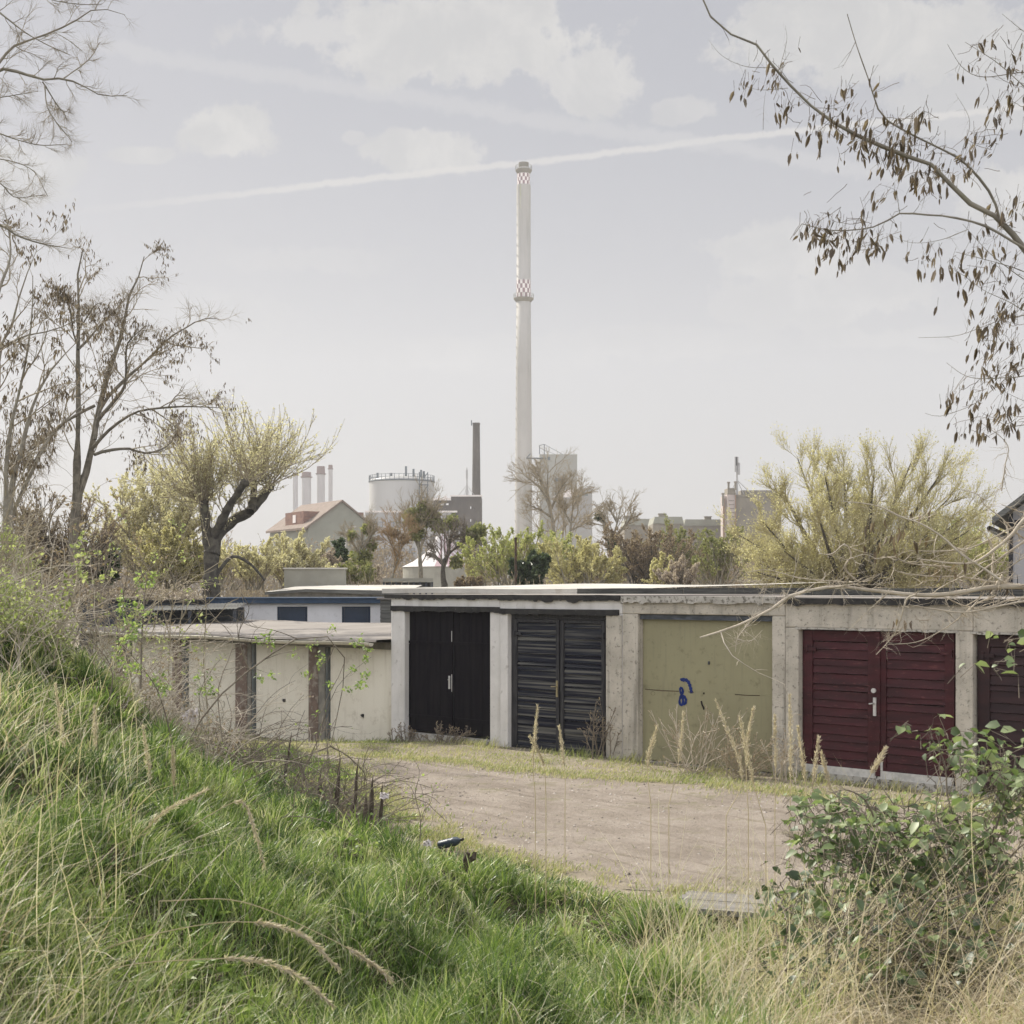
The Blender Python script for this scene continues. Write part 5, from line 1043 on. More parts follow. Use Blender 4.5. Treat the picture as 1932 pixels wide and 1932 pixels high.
def small_tree(label, pts, Y, r0, lv, leafm=None, leaf=None, ivy=None, twig=m_twig, bark=m_barkg, name='bare_tree', scatter=1.0):
    L = [(wob3(p, Y, dz), r, r * .12) for p, r, dz in [(q[0], r0 * q[1], q[2]) for q in pts]]
    def ex(cm, P):
        if ivy:
            for (cx_, cy_, rr_, n) in ivy:
                c = PX(cx_, cy_, Y); R_ = rr_ / F * Y; S = c + unit(rng.normal(size=(n, 3))) * R_ * rng.random((n, 1)) ** .4; cm.leaves(S, rng.normal(size=(n, 3)), .0032 * Y * rng.uniform(.6, 1.3, n), .6, mi=1)
    b0 = L[0][0][0].copy(); b0[2] = 0
    return plant(name, label, 'tree', L, lv, leaf, bark, twig, leafm or lf_ivy, base=b0, extra=ex, scatter=scatter)
bare = [dict(n=11, len=.66, ang=.55, r=.045, seg=6, up=.3, wob=.15, lo=.2), dict(n=8, len=.56, ang=.6, r=.022, seg=5, up=.2, wob=.18, tip=.5), dict(n=6, len=.65, ang=.6, r=.013, seg=4, up=.1, wob=.2, tip=.6)]
small_tree('bare tree with greenish trunk standing before the silo and tall chimney', [([(1046, 1113), (1044, 1000), (1036, 950), (1033, 920), (1034, 878)], 1, 0), ([(1036, 950), (1022, 925), (1000, 905), (980, 890)], .55, 2), ([(1040, 960), (1056, 925), (1075, 900)], .5, -2), ([(1034, 935), (1018, 900), (1016, 880)], .45, 1), ([(1044, 985), (1064, 960), (1090, 935)], .4, 2), ([(1040, 975), (1015, 960), (990, 950)], .4, -2)], 100, .24, bare)
small_tree('second paler bare tree leaning before the lower silo block', [([(1062, 1113), (1068, 1030), (1075, 1005), (1080, 960), (1082, 930)], 1, 0), ([(1076, 1000), (1100, 990), (1116, 980)], .5, 1), ([(1076, 985), (1062, 960), (1052, 940)], .5, -1), ([(1080, 960), (1094, 930), (1098, 905)], .5, 1)], 92, .17, bare)
small_tree('bare spreading tree with an ivy clad base right of the silos', [([(1162, 1113), (1160, 1040), (1158, 1015), (1165, 985), (1172, 955)], 1, 0), ([(1158, 1015), (1140, 985), (1130, 960)], .6, 1), ([(1162, 1010), (1185, 985), (1198, 960)], .6, -1), ([(1165, 985), (1150, 960), (1152, 948)], .5, 1)], 96, .22, bare, lf_dark, ivy=[(1158, 1030, 13, 500), (1164, 1055, 14, 500), (1132, 975, 6, 160)])
small_tree('small leaning tree with bushy mistletoe clumps left of the tent', [([(793, 1113), (793, 1060), (790, 1030), (792, 995), (800, 965), (804, 950)], 1, 0), ([(790, 1032), (776, 1000), (768, 985), (770, 965)], .6, 1), ([(792, 1000), (812, 975), (820, 958)], .5, -1)], 74, .15, bare, lf_ivy, ivy=[(778, 975, 15, 700), (810, 975, 17, 800), (786, 1005, 14, 600), (798, 958, 10, 350), (826, 990, 14, 450)])
small_tree('dark crooked tree with mistletoe directly before the striped tent', [([(838, 1113), (836, 1070), (846, 1045), (866, 1030), (884, 1010)], 1, 0), ([(838, 1065), (822, 1050), (812, 1035)], .7, 1), ([(846, 1045), (850, 1015), (862, 990)], .6, -1), ([(866, 1030), (890, 1035), (905, 1020)], .5, 1)], 70, .17, bare, lf_ivy, bark=m_barkd, twig=m_twigd, ivy=[(862, 1060, 12, 450), (888, 1012, 15, 450), (852, 985, 14, 300), (905, 1000, 14, 350)])
small_tree('slim orange brown tree leaning over the office block', [([(735, 1113), (744, 1075), (752, 1045), (752, 1010), (746, 975)], 1, 0), ([(752, 1030), (766, 1000), (768, 980)], .6, 1), ([(750, 1050), (735, 1020), (728, 1000)], .5, -1)], 70, .09, bare, lf_brown, dict(size=.12, w=.5), twig=surf('orange_twig', (.34, .24, .13), (.28, .2, .11), scale=2), ivy=[(745, 1005, 8, 120), (765, 1015, 9, 160)])
small_tree('small tree with round green mistletoe clumps before the gable', [([(678, 1113), (678, 1060), (684, 1010), (686, 985)], 1, 0), ([(680, 1050), (662, 1015), (655, 995)], .6, 1), ([(682, 1040), (698, 1015), (706, 990)], .6, -1)], 72, .11, bare, lf_ivy, ivy=[(694, 998, 9, 260), (702, 1030, 8, 200), (690, 1050, 12, 260), (664, 1010, 7, 150), (672, 1060, 20, 350)])

# pale flowering creeper along the shed roof
cm = MB(); n = 420; X = rng.uniform(0, 1, n); S = np.array([PX(165 + 205 * x, 1133, 37.5 + rng.uniform(0, 2.2)) for x in X]); P = grow(S, np.stack([rng.normal(size=n) * .7, rng.normal(size=n) * .4, rng.random(n) * 1.0], -1), rng.uniform(.25, .7, n), 5, .35, -.2)
cm.tubes(P, taper(n, 6, .009, .004), 3); S, T = tips(P, 22); cm.leaves(S, rng.normal(size=S.shape), rng.uniform(.03, .075, len(S)), .7, mi=1)
tag(cm.build('flowering_creeper', [m_twigd, lf_blossom]), 'pale pinkish dry flowering creeper lying along the slate shed roof', 'creeper')
# rough scrub in front of the far things
sc = MB(); n = 5200; X = rng.uniform(440, 1420, n); Yv = rng.uniform(48, 74, n); S = np.stack([(X - CX) / F * Yv, Yv, np.zeros(n)], -1); hh = rng.uniform(2.3, 3.6, n) * np.where((X > 735) & (X < 925), .82, 1) * (.6 + .4 * vnoise(S[:, 0] * .35, S[:, 1] * .2, 4)) + .25
P = grow(S, np.array([[0, 0, 1.]]) + rng.normal(size=(n, 3)) * .18, hh, 4, .16); sc.tubes(P, taper(n, 5, .03, .01), 3, rnd=rng.random(n)); S, T = tips(P, 9, .4); sc.leaves(S, T + rng.normal(size=S.shape) * .5, .11, .4, mi=1)
tag(sc.build('undergrowth', [m_twig, lf_brown]), kind='stuff')
# ================================================================== FOREGROUND
# ---- small things on the ground
def gz(x, y): return float(height(np.array([x]), np.array([y]))[0])
m_oldwood = surf('weathered_board', (.26, .245, .22), (.17, .16, .145), scale=2, stretch=(.4, 5, 1), c=(.10, .095, .085), cscale=9, camt=.6, rough=.9, bump=.4)
a_ = PX(1300, 1700, 11.6); e = thing('board_platform', 'weathered grey board platform edge jutting over the grass at the track end', 'platform', (1.32, 11.50, .09), -.32)
for k in range(4): b_ = MB(); b_.box(0 + .02 * (k % 2), 1.75 - .05 * (k % 3), k * .17, k * .17 + .162, .0 - .002 * k, .045 - .003 * (k % 2)); b_.build('board', m_oldwood, e)
for x in (.12, .85, 1.55): b_ = MB(); b_.box(x, x + .09, .03, .66, -.14, -.009); b_.build('joist', m_oldwood, e)
# stakes
m_stake = surf('dark_stake', (.055, .042, .032), (.10, .08, .06), scale=9, stretch=(3, 3, .5), rough=.9)
for k, (px, pt, pb, tl, Y, lb) in enumerate([(664, 1432, 1555, 12, 15.3, 'tallest dark wooden stake with a split pointed top'), (694, 1462, 1560, 10, 15.2, 'leaning split stake just right of the tallest stake'), (684, 1500, 1565, 6, 15.0, 'short thick stake between the two tall ones'), (713, 1478, 1562, 8, 15.1, 'thin stake furthest toward the track'),
        (632, 1430, 1530, 9, 15.9, 'thin dark stake left of the tallest stake'), (600, 1455, 1520, 5, 16.4, 'stub of a stake among dead canes, furthest up the bank'), (528, 1380, 1470, 22, 17, 'slanting dark stake in the middle of the bramble tangle')]):
    Pb = PX(px, pb, Y); Pb[2] = gz(Pb[0], Pb[1]) - .1; Pt = PX(px + tl, pt, Y); b0 = Pb.copy(); P = spline(np.array([Pb, (Pb + Pt) / 2 + rng.normal(size=3) * .01, Pt]), 8); mb = MB(); r = .021 + .007 * (k % 3)
    mb.tubes((P - b0)[None] + rng.normal(size=(1, 8, 3)) * .003, np.array([[r, r, r * 1.05, r * .95, r, r * .8, r * .5, .002]]), 7); o = mb.build('wooden_stake', m_stake); o.location = tuple(b0); tag(o, lb, 'stake', 'wooden stakes beside the track')
# stump
Pb = PX(881, 1660, 12.2); Pb[2] = gz(Pb[0], Pb[1]) - .05; e = thing('cut_stump', 'charred cut stem with a knobbly head standing in the grass', 'stump', tuple(Pb)); h = hgt(1612, 1660, 12.2) + .08
mb = MB(); mb.tubes(np.array([[(0, 0, 0), (.005, 0, h * .4), (-.01, 0, h * .8), (.01, 0, h)]]), np.array([[.026, .024, .028, .022]]), 8, cap=True); mb.build('stem', m_stake, e)
mb = MB(); mb.tubes(np.array([[(.0, 0, h * .72), (.06, -.01, h * .85), (.07, 0, h * 1.02)], [(-.0, 0, h * .5), (-.05, .0, h * .56), (-.06, 0, h * .6)]]), np.array([[.02, .028, .018], [.014, .014, .008]]), 7, cap=True); mb.build('knot', m_stake, e)
# dark ribbed container lying by the track
m_cont = surf('dark_blue_plastic', (.02, .03, .045), (.04, .055, .075), scale=12, rough=.42, spec=.35, c=(.05, .06, .07), cscale=20, camt=.4)
Pb = PX(848, 1578, 14.6); Pb[2] = gz(Pb[0], Pb[1]) + .10; e = thing('plastic_bottle', 'dark blue ribbed plastic bottle lying at the grass edge of the track', 'bottle', tuple(Pb), -.55)
mb = MB(); pr = [(0, -.13), (.045, -.13), (.058, -.115)]; 
for j in range(7): pr += [(.058, -.10 + j * .028), (.052, -.09 + j * .028)]
pr += [(.05, .10), (.02, .14), (.016, .155)]; mb.lathe(pr, 16); mb.v[-1] = mb.v[-1] @ np.array([[0, 0, -1], [0, 1, 0], [1, 0, 0.]]) * np.array([1, 1, .85]); b1 = mb.build('body', m_cont, e, smooth=True); b1.rotation_euler = (0, -.3, 0)
mb = MB(); mb.lathe([(0, .156), (.019, .156), (.019, .18), (0, .181)], 12); mb.v[-1] = mb.v[-1] @ np.array([[0, 0, -1], [0, 1, 0], [1, 0, 0.]]) * np.array([1, 1, .85]); c_ = mb.build('cap', m_tar, b1)
# litter
m_lit = surf('white_litter', (.62, .58, .56), (.5, .45, .44), scale=9)
for k, (px, py, Y, s, lb) in enumerate([(357, 1350, 15.5, .10, 'crumpled white paper caught in the dead brambles before the cream doors'), (725, 1502, 15.0, .05, 'small crumpled white scrap near the stakes by the track'), (806, 1592, 13.5, .04, 'tiny white scrap in the grass below the bottle')]):
    c = PX(px, py, Y); v = []; n = 7; mb = MB(); idx_ = np.arange(n * n).reshape(n, n)
    v = np.array([[(i - 3) * s * .33, (j - 3) * s * .2 + rng.normal() * s * .25, (j - 3) * s * .22 + rng.normal() * s * .22] for i in range(n) for j in range(n)]); mb.add(v, np.stack([idx_[:-1, :-1], idx_[:-1, 1:], idx_[1:, 1:], idx_[1:, :-1]], -1).reshape(-1, 4))
    o = mb.build('paper_scrap', m_lit); o.location = tuple(c); tag(o, lb, 'litter')

# ---- grasses
gr_lush = leafy('lush_grass', [(.04, .075, .022), (.10, .17, .04), (.21, .29, .07), (.37, .43, .15), (.60, .56, .42)], .40, .035, .4)
gr_verge = leafy('short_verge_grass', [(.15, .19, .07), (.26, .29, .11), (.37, .37, .18), (.47, .42, .27), (.52, .45, .32)], .4, .03)
gr_dry = leafy('dry_straw', [(.33, .265, .175), (.50, .42, .30), (.63, .55, .42), (.75, .68, .56)], .4, .02, .5)
lean_dir = np.array([.85, -.1, 0])
def blades(mb, X, Y, Ln, Wd, lean=.5, rnd=None, seg=3, down=1.0, ldir=None, ljit=.7, zoff=0.0):
    N = len(X); Z = height(X, Y) + zoff - .01; az = rng.random(N) * 2 * math.pi
    side = np.stack([np.cos(az), np.sin(az), np.zeros(N)], -1)
    ld = (lean_dir if ldir is None else ldir) + rng.normal(size=(N, 3)) * ljit; ld[:, 2] = 0
    P = np.stack([X, Y, Z], -1); d = unit(np.array([0, 0, 1.0]) + ld * lean * .5 + rng.normal(size=(N, 3)) * .15); pts = [P]; st = (Ln / seg)[:, None]
    for k in range(seg):
        P = P + d * st; pts.append(P); d = unit(d + ld * lean * .55 - np.array([0, 0, 1]) * (down * lean * .42))
    V = []; 
    for k in range(seg):
        w_ = (Wd * (1 - k / seg * .55) * .5)[:, None]; V += [pts[k] - side * w_, pts[k] + side * w_]
    V.append(pts[seg]); V = np.stack(V, 1); m = 2 * seg + 1; b = np.arange(N)[:, None] * m
    q = np.concatenate([b + [2 * k, 2 * k + 1, 2 * k + 3, 2 * k + 2] for k in range(seg - 1)]); tr = b + [2 * seg - 2, 2 * seg - 1, 2 * seg]
    rn = rng.random(N) if rnd is None else rnd
    mb.add(V.reshape(-1, 3), q, tr, rnd=np.repeat(rn, m)); return pts
def scatter(n, px0, px1, ya, yb, power=1.0):
    px = rng.uniform(px0, px1, n); u = rng.random(n); Y = ya * (yb / ya) ** (u ** power); return (px - CX) / F * Y, Y
# lush bank grass: tussocks that splay outward, over a shorter mat
def gcol(X, Y):
    pxx = X / Y * F + CX; return pxx
g = MB()
TX, TY = scatter(14500, -1150, 2850, 3.0, 23, .93); d = toe_d(TX, TY); pxx = gcol(TX, TY)
k = (d > -.05) & (~inside(trk, TX, TY)) & (rng.random(len(TX)) < (1 - .8 * sstep(pxx, 1350, 1650) * sstep(TY, 11.5, 9)) * (.3 + .7 * sstep(fbm(TX * .8, TY * .8, 31), .66, .48))); TX, TY, d = TX[k], TY[k], d[k]
nb = rng.integers(30, 85, len(TX)); rad = rng.uniform(.05, .17, len(TX)); tl = (.09 + .25 * rng.random(len(TX)) ** 1.7) * (.4 + .6 * sstep(d, 0, 1.6)); tc_ = np.clip(rng.normal(.40, .24, len(TX)) + (fbm(TX * .7, TY * .7, 14) - .5) * .5, .0, .85)
ti = np.repeat(np.arange(len(TX)), nb); n = len(ti); off = rng.normal(size=(n, 2)) * rad[ti][:, None] * .75; X = TX[ti] + off[:, 0]; Y = TY[ti] + off[:, 1]
ld = np.stack([off[:, 0], off[:, 1], np.zeros(n)], -1) / rad[ti][:, None] * .8 + lean_dir * .18 + (np.stack([np.cos(hs := rng.random(len(TX)) * 6.28), np.sin(hs), hs * 0], -1) * .35)[ti]
Ln = tl[ti] * rng.uniform(.55, 1.2, n); rn = np.clip(tc_[ti] + rng.normal(size=n) * .13, 0, .93); dry = rng.random(n) < .09; rn[dry] = rng.uniform(.9, 1, dry.sum())
blades(g, X, Y, Ln, np.maximum(.0045, .0008 * Y) * rng.uniform(.7, 1.5, n), .58, rn, ldir=ld, ljit=.4)
X, Y = scatter(258000, -1150, 2850, 3.0, 23); d = toe_d(X, Y); dens = sstep(d, -.3, .9) * (.25 + .75 * sstep(vnoise(X * 1.5, Y * 1.5, 5), .15, .5)) * (1 - .8 * sstep(gcol(X, Y), 1350, 1650) * sstep(Y, 11.5, 9)) * (1 - inside(trk, X, Y))
k = rng.random(len(X)) < dens; X, Y = X[k], Y[k]; patch = fbm(X * .55, Y * .55, 12)
Ln = (.03 + .11 * vnoise(X * 3, Y * 3, 6) ** 1.5) * rng.uniform(.6, 1.3, len(X)) ; rn = np.clip(rng.beta(2.2, 2.6, len(X)) * .85 + (patch - .5) * .7, 0, .93); dry = rng.random(len(X)) < (.06 + .3 * sstep(patch, .52, .7)); rn[dry] = rng.uniform(.9, 1, dry.sum())
blades(g, X, Y, Ln, np.maximum(.0045, .00075 * Y) * rng.uniform(.7, 1.4, len(X)), .6, rn, ljit=1.3); tag(g.build('bank_grass', gr_lush), kind='stuff')
# broad leaved weeds and thatch between the tussocks
X, Y = scatter(2600, -300, 1500, 4, 16); k = (toe_d(X, Y) > .2) & (fbm(X * 1.3, Y * 1.3, 91) > .52); X, Y = X[k], Y[k]; n = len(X); wm = MB()
for j in range(5):
    a_ = rng.random(n) * 6.28; D = np.stack([np.cos(a_), np.sin(a_), np.full(n, .45)], -1); wm.leaves6(np.stack([X, Y, height(X, Y) + .01], -1), D, rng.uniform(.04, .11, n), .42, fold=.3, droop=.35)
tag(wm.build('weeds', lf_green), kind='stuff')
# stones and leaf crumbs on the track
X = rng.uniform(-4, 12, 26000); Y = rng.uniform(10, 26, 26000); k = inside(trk, X, Y) & (rng.random(26000) < .25 + .75 * sstep(fbm(X * .8, Y * .8, 95), .45, .62)); X, Y = X[k], Y[k]; n = len(X); sm = MB(); s_ = .006 + .02 * rng.random(n) ** 4; Z = height(X, Y) + .008
v = np.stack([np.stack([X + s_ * c, Y + s_ * q, Z + 0 * s_], -1) for c, q in ((1, 0), (0, 1), (-1, 0), (0, -1))] + [np.stack([X + s_ * .2, Y, Z + s_ * .7], -1)], 1) + rng.normal(size=(n, 5, 3)) * .002; b_i = np.arange(n)[:, None] * 5
sm.add(v.reshape(-1, 3), None, np.concatenate([b_i + [0, 1, 4], b_i + [1, 2, 4], b_i + [2, 3, 4], b_i + [3, 0, 4]]), rnd=np.repeat(rng.random(n), 5))
m_gv = leafy('loose_stones', [(.12, .10, .08), (.30, .26, .22), (.52, .47, .42)], 0.0, .01); tag(sm.build('gravel', m_gv), kind='stuff')
# verge and thin grass around the yard
xx = rng.uniform(-14, 16, 520000); yy = rng.uniform(11, 36, 520000)
# distance in front of the facade line
vf = -(-(xx - X0) * DY + (yy - Y0) * DX); k = (vf > .04) & (~inside(trk, xx, yy)) & (toe_d(xx, yy) < 1.1); xx, yy, vf = xx[k], yy[k], vf[k]
ppx = xx / yy * F + CX; k = (ppx > -100) & (ppx < 2300) & (rng.random(len(xx)) < .30 + .55 * sstep(fbm(xx * 1.1, yy * 1.1, 41), .42, .6)); xx, yy, vf = xx[k], yy[k], vf[k]
g = MB(); tf = vnoise(xx * 2.3, yy * 2.3, 8); Ln = (.025 + .075 * tf ** 2) * rng.uniform(.6, 1.6, len(xx)) * (1 + 1.2 * (vf < .35)); pt = fbm(xx * .8, yy * .8, 44)
rn = np.clip(rng.beta(2, 2, len(xx)) * .7 + (pt - .42) * 1.1, 0, 1); blades(g, xx, yy, Ln, np.full(len(xx), .014) * rng.uniform(.7, 1.4, len(xx)), .6, rn, seg=2)
te_ = te[rng.integers(0, len(te), 26000)] + rng.normal(size=(26000, 2)) * np.where(rng.random((26000, 1)) < .3, .45, .16); te_ = te_[fbm(te_[:, 0] * 1.6, te_[:, 1] * 1.6, 66) > .42]; k = toe_d(te_[:, 0], te_[:, 1]) < 1.6; te_ = te_[k]; blades(g, te_[:, 0], te_[:, 1], rng.uniform(.03, .09, len(te_)), np.full(len(te_), .012), .7, rng.beta(2, 2, len(te_)), seg=2, zoff=.02)
tag(g.build('verge_grass', gr_verge), kind='stuff')
# dry straw: left bank, mats, right thicket
g = MB()
X, Y = scatter(8200, -900, 520, 3.2, 12); pxx = X / Y * F + CX; k = rng.random(len(X)) < sstep(380 - pxx, 0, 420) * (.35 + .65 * sstep(fbm(X * 1.2, Y * 1.2, 51), .4, .6)); X, Y = X[k], Y[k]
blades(g, X, Y, rng.uniform(.15, .6, len(X)), np.maximum(.0024, .0007 * Y) * rng.uniform(.7, 1.9, len(X)), .8, rng.random(len(X)), seg=4, ljit=.9, down=.8)
X, Y = scatter(5200, 300, 1350, 4.5, 14); k = rng.random(len(X)) < .2 + .8 * sstep(fbm(X * .9, Y * .9, 52), .5, .66); X, Y = X[k], Y[k]; k = toe_d(X, Y) > .2; X, Y = X[k], Y[k]
blades(g, X, Y, rng.uniform(.15, .5, len(X)), np.maximum(.002, .0005 * Y) * rng.uniform(.7, 1.6, len(X)), 1.3, rng.random(len(X)), seg=4, ljit=1.2, down=1.3)
X, Y = scatter(62000, 1180, 2850, 4.0, 11.0); pxx = X / Y * F + CX; k = (rng.random(len(X)) < sstep(pxx, 1230 + 150 * sstep(Y, 9.5, 10.5), 1560) * (.35 + .65 * vnoise(X * 2.5, Y * 2.5, 53))) & (toe_d(X, Y) > .3); X, Y = X[k], Y[k]
blades(g, X, Y, rng.uniform(.15, .75, len(X)) * (.7 + .6 * vnoise(X * 1.7, Y * 1.7, 54)), np.maximum(.0026, .0006 * Y) * rng.uniform(.6, 1.6, len(X)), 1.0, rng.random(len(X)) ** 1.4 * .9, seg=4, ljit=1.4, down=1.0)
# tall thin stems standing before the track
X, Y = scatter(900, 1190, 1960, 5.6, 10); k = toe_d(X, Y) > .4; X, Y = X[k], Y[k]; blades(g, X, Y, rng.uniform(.7, 1.2, len(X)), np.full(len(X), .0042), .22, rng.uniform(.2, .9, len(X)), seg=6, ljit=1.6, down=.2)
X, Y = scatter(120, -100, 260, 4.5, 10); blades(g, X, Y, rng.uniform(.6, 1.1, len(X)), np.full(len(X), .0045), .3, rng.random(len(X)), seg=6, ljit=1.2, down=.3)
# mat of flattened straw by the platform and brown tangle against the doors
n = 900; c = PX(1170, 1800, 9.6); X = c[0] + rng.normal(size=n) * .28; Y = 9.7 + rng.normal(size=n) * .8; blades(g, X, Y, rng.uniform(.12, .4, n), np.full(n, .006), 1.6, rng.random(n), seg=3, ljit=1.6, down=1.8)
tag(g.build('dry_grass', gr_dry), kind='stuff')

# dead weeds in front of the olive door and along the garage feet
def weed(label, px, v, n, h, sp, name='dead_weed', m_=m_twigp, seed=0, heads=0):
    u_ = U(px, v) ; b0 = np.array(WL(u_, v)); b0[2] = gz(b0[0], b0[1]); e = thing(name, label, 'weed', tuple(b0))
    S = np.zeros((n, 3)) + rng.normal(size=(n, 3)) * [.12, .1, 0]; a = rng.normal(size=n) * sp; D = np.stack([np.sin(a), rng.normal(size=n) * .4, np.cos(a)], -1); P = grow(S, D, h * rng.uniform(.5, 1.1, n), 6, .12, .1); Rr = taper(n, 7, .008, .004)
    mb = MB(); mb.tubes(P, Rr, 4); mb.build('stems', m_, e); cm = MB(); S2, D2, PL, rad, fr = kids(P, Rr, 6, .35, 1, .6); Q = grow(S2, D2, .35 * PL * (1.3 - fr), 3, .2); cm.tubes(Q, taper(len(S2), 4, .005, .003), 3)
    S3, T = tips(Q, 5); cm.leaves(S3, T + rng.normal(size=S3.shape) * .5, rng.uniform(.015, .04, len(S3)), .5, mi=1); cm.build('twigs', [m_, lf_brown], e)
weed('fan of pale dead stems against the foot of the olive door', 1310, -.55, 26, 1.15, .8)
weed('tangled brown dead weed at the right foot of the olive door', 1395, -.7, 34, .8, .7, m_=m_twig)
weed('small brown climbing weed on the right edge of the slatted door', 1132, -.12, 16, .9, .35, m_=m_twigd)
weed('low dead weed at the threshold of the black doors', 846, -.3, 22, .35, .9, m_=m_twigd)
weed('low dead weed by the left white post', 768, -.25, 20, .35, .9, m_=m_twigd)
weed('thin dry stalks before the grey pillar beside the red doors', 1475, -.5, 10, .95, .3)

# feathery seed heads
m_plume = leafy('plume', [(.44, .37, .29), (.57, .49, .40), (.68, .60, .50)], .4, .02)
def plume(pts, Y, head, wd, label):
    """one tall grass stalk; pts from foot to tip, the last `head` fraction carries the seed head"""
    P = spline(wob3(pts, Y, rng.uniform(-.15, .15)), 22); b0 = P[0].copy(); g0 = gz(b0[0], b0[1]); P[:, 2] -= 0; 
    P = np.vstack([[P[0, 0], P[0, 1], min(g0, P[0, 2] - .02)], P]); b0 = P[0].copy(); e = thing('seed_head_grass', label, 'grass stalk', tuple(b0), group='tall grass stalks with dry seed heads')
    mb = MB(); mb.tubes((P - b0)[None], np.linspace(.0032, .0016, 23)[None], 5); mb.build('stalk', gr_dry, e)
    i0 = int(22 * (1 - head)); H = spline(P[i0:], 40); n = 520; k = rng.integers(0, 39, n); T = unit(H[k + 1] - H[k]); tt = k / 39; prof = np.sin(np.clip(tt * 1.05 + .06, 0, 1) * math.pi) ** .6
    S = H[k] + rng.normal(size=(n, 3)) * (wd * .32 * prof)[:, None]; cm = MB(); cm.leaves(S - b0, unit(T + rng.normal(size=(n, 3)) * .38), rng.uniform(.012, .034, n), .16); cm.build('seed_head', m_plume, e)
PL_ = [([(120, 1520), (118, 1400), (104, 1290)], 9, .55, 'upright feathery head at the upper left, nearest the frame edge'), ([(190, 1500), (182, 1420), (178, 1330)], 9.5, .5, 'upright feathery head just right of the first one'),
       ([(280, 1560), (283, 1480), (270, 1370)], 9, .5, 'feathery head standing below the rose stems'), ([(325, 1560), (328, 1500), (326, 1410)], 9.5, .45, 'short feathery head right of the one under the roses'),
       ([(290, 1760), (270, 1600), (300, 1540), (390, 1490)], 7, .45, 'broad head arching right across the green bank'), ([(235, 1650), (300, 1600), (360, 1560), (450, 1512), (478, 1560), (500, 1640)], 7.5, .35, 'stalk bent sharply over in the middle of the bank'),
       ([(20, 1890), (200, 1790), (420, 1740), (560, 1760), (640, 1830)], 5.6, .25, 'long low arching stalk ending above the dark hollow'), ([(-40, 1925), (200, 1830), (380, 1810), (480, 1812), (560, 1840), (630, 1900)], 5.2, .3, 'lowest long arching stalk at the bottom left'),
       ([(300, 1700), (450, 1700), (600, 1760), (690, 1810), (740, 1850)], 6.2, .2, 'thin arching stalk over the dark hollow'), ([(1010, 1500), (1006, 1440), (1014, 1330)], 10.5, .6, 'tall head in front of the slatted doors'), ([(1030, 1500), (1025, 1440), (1000, 1390)], 10.5, .5, 'short head leaning left in front of the slatted doors'), ([(1066, 1510), (1066, 1460), (1055, 1370)], 10.6, .5, 'head before the right leaf of the slatted doors'),
       ([(1228, 1520), (1222, 1440), (1240, 1370)], 9.8, .5, 'head before the left side of the olive door'), ([(1370, 1540), (1400, 1460), (1350, 1320)], 9, .6, 'tallest leaning head before the olive door'), ([(1445, 1560), (1420, 1470), (1395, 1350)], 9.2, .55, 'second leaning head before the olive door'), ([(1462, 1540), (1463, 1460), (1462, 1350)], 9.3, .5, 'straight thin head before the grey pillar'),
       ([(1490, 1560), (1492, 1450), (1490, 1310)], 8.8, .55, 'straight head before the left edge of the red doors'), ([(1518, 1570), (1520, 1480), (1505, 1370)], 9, .5, 'head leaning left on the red door, first of three'), ([(1528, 1570), (1534, 1480), (1545, 1390)], 9, .5, 'head leaning right on the red door, second of three'), ([(1570, 1570), (1568, 1500), (1550, 1420)], 9, .45, 'short head on the red door, third of three'),
       ([(1590, 1560), (1632, 1480), (1672, 1412)], 8.6, .3, 'slanting stalk across the white door bottom'), ([(1262, 1520), (1280, 1440), (1290, 1345)], 9.6, .5, 'head above the dead stems by the olive door'), ([(1412, 1540), (1408, 1420), (1422, 1335)], 9.4, .4, 'thin head right of the black paint on the olive door')]
for p, Y, h, lb in PL_: plume(p, Y, h, rng.uniform(.012, .02) if Y < 8 else rng.uniform(.018, .028), lb)

# ---- tangle of dead canes on the edge of the bank
def canes(name, label, n, px0, px1, yf, len0, len1, r, m_, leafm=None, nleaf=0, lsz=.03, up=.9, droop=-1.1, cat='bramble', wr=.8, kid=4):
    px = rng.uniform(px0, px1, n); Y = np.array([yf(p) for p in px]) + rng.normal(size=n) * .7; X = (px - CX) / F * Y; Z = height(X, Y); S = np.stack([X, Y, Z], -1); b0 = S.mean(0); e = thing(name, label, cat, tuple(b0))
    a = rng.random(n) * 6.28; D = np.stack([np.cos(a) * .6, np.sin(a) * .6, np.full(n, up)], -1); P = grow(S, D, rng.uniform(len0, len1, n), 12, .13, droop); Rr = taper(n, 13, r * rng.uniform(.6, 1.2, n), r * .35)
    mb = MB(); mb.tubes(P - b0, Rr, 4, rnd=rng.random(n)); mb.build('canes', m_, e); cm = MB(); S2, D2, PL, rad, fr = kids(P, Rr, kid, .1, 1, .7); Q = grow(S2, D2, rng.uniform(.1, .45, len(S2)), 5, .25, -.2); cm.tubes(Q - b0, taper(len(S2), 6, r * .4, r * .2), 3)
    if leafm: S3, T = tips(Q, nleaf); kk = vnoise(S3[:, 0] * 3, S3[:, 2] * 3 + S3[:, 1], 77) > .5; S3, T = S3[kk], T[kk]; cm.leaves6(S3 - b0, unit(T * .5 + rng.normal(size=S3.shape) * .6), lsz * rng.uniform(.5, 1.3, len(S3)), wr, mi=1)
    cm.build('side_shoots', [m_, leafm or m_], e); return e
canes('bramble_tangle', 'dense tangle of dead dark bramble canes along the edge of the bank', 260, 400, 690, lambda p: 17.4 - (p - 400) / 250 * 1.8, .6, 1.5, .008, m_twigd, lf_green, 1, .04)
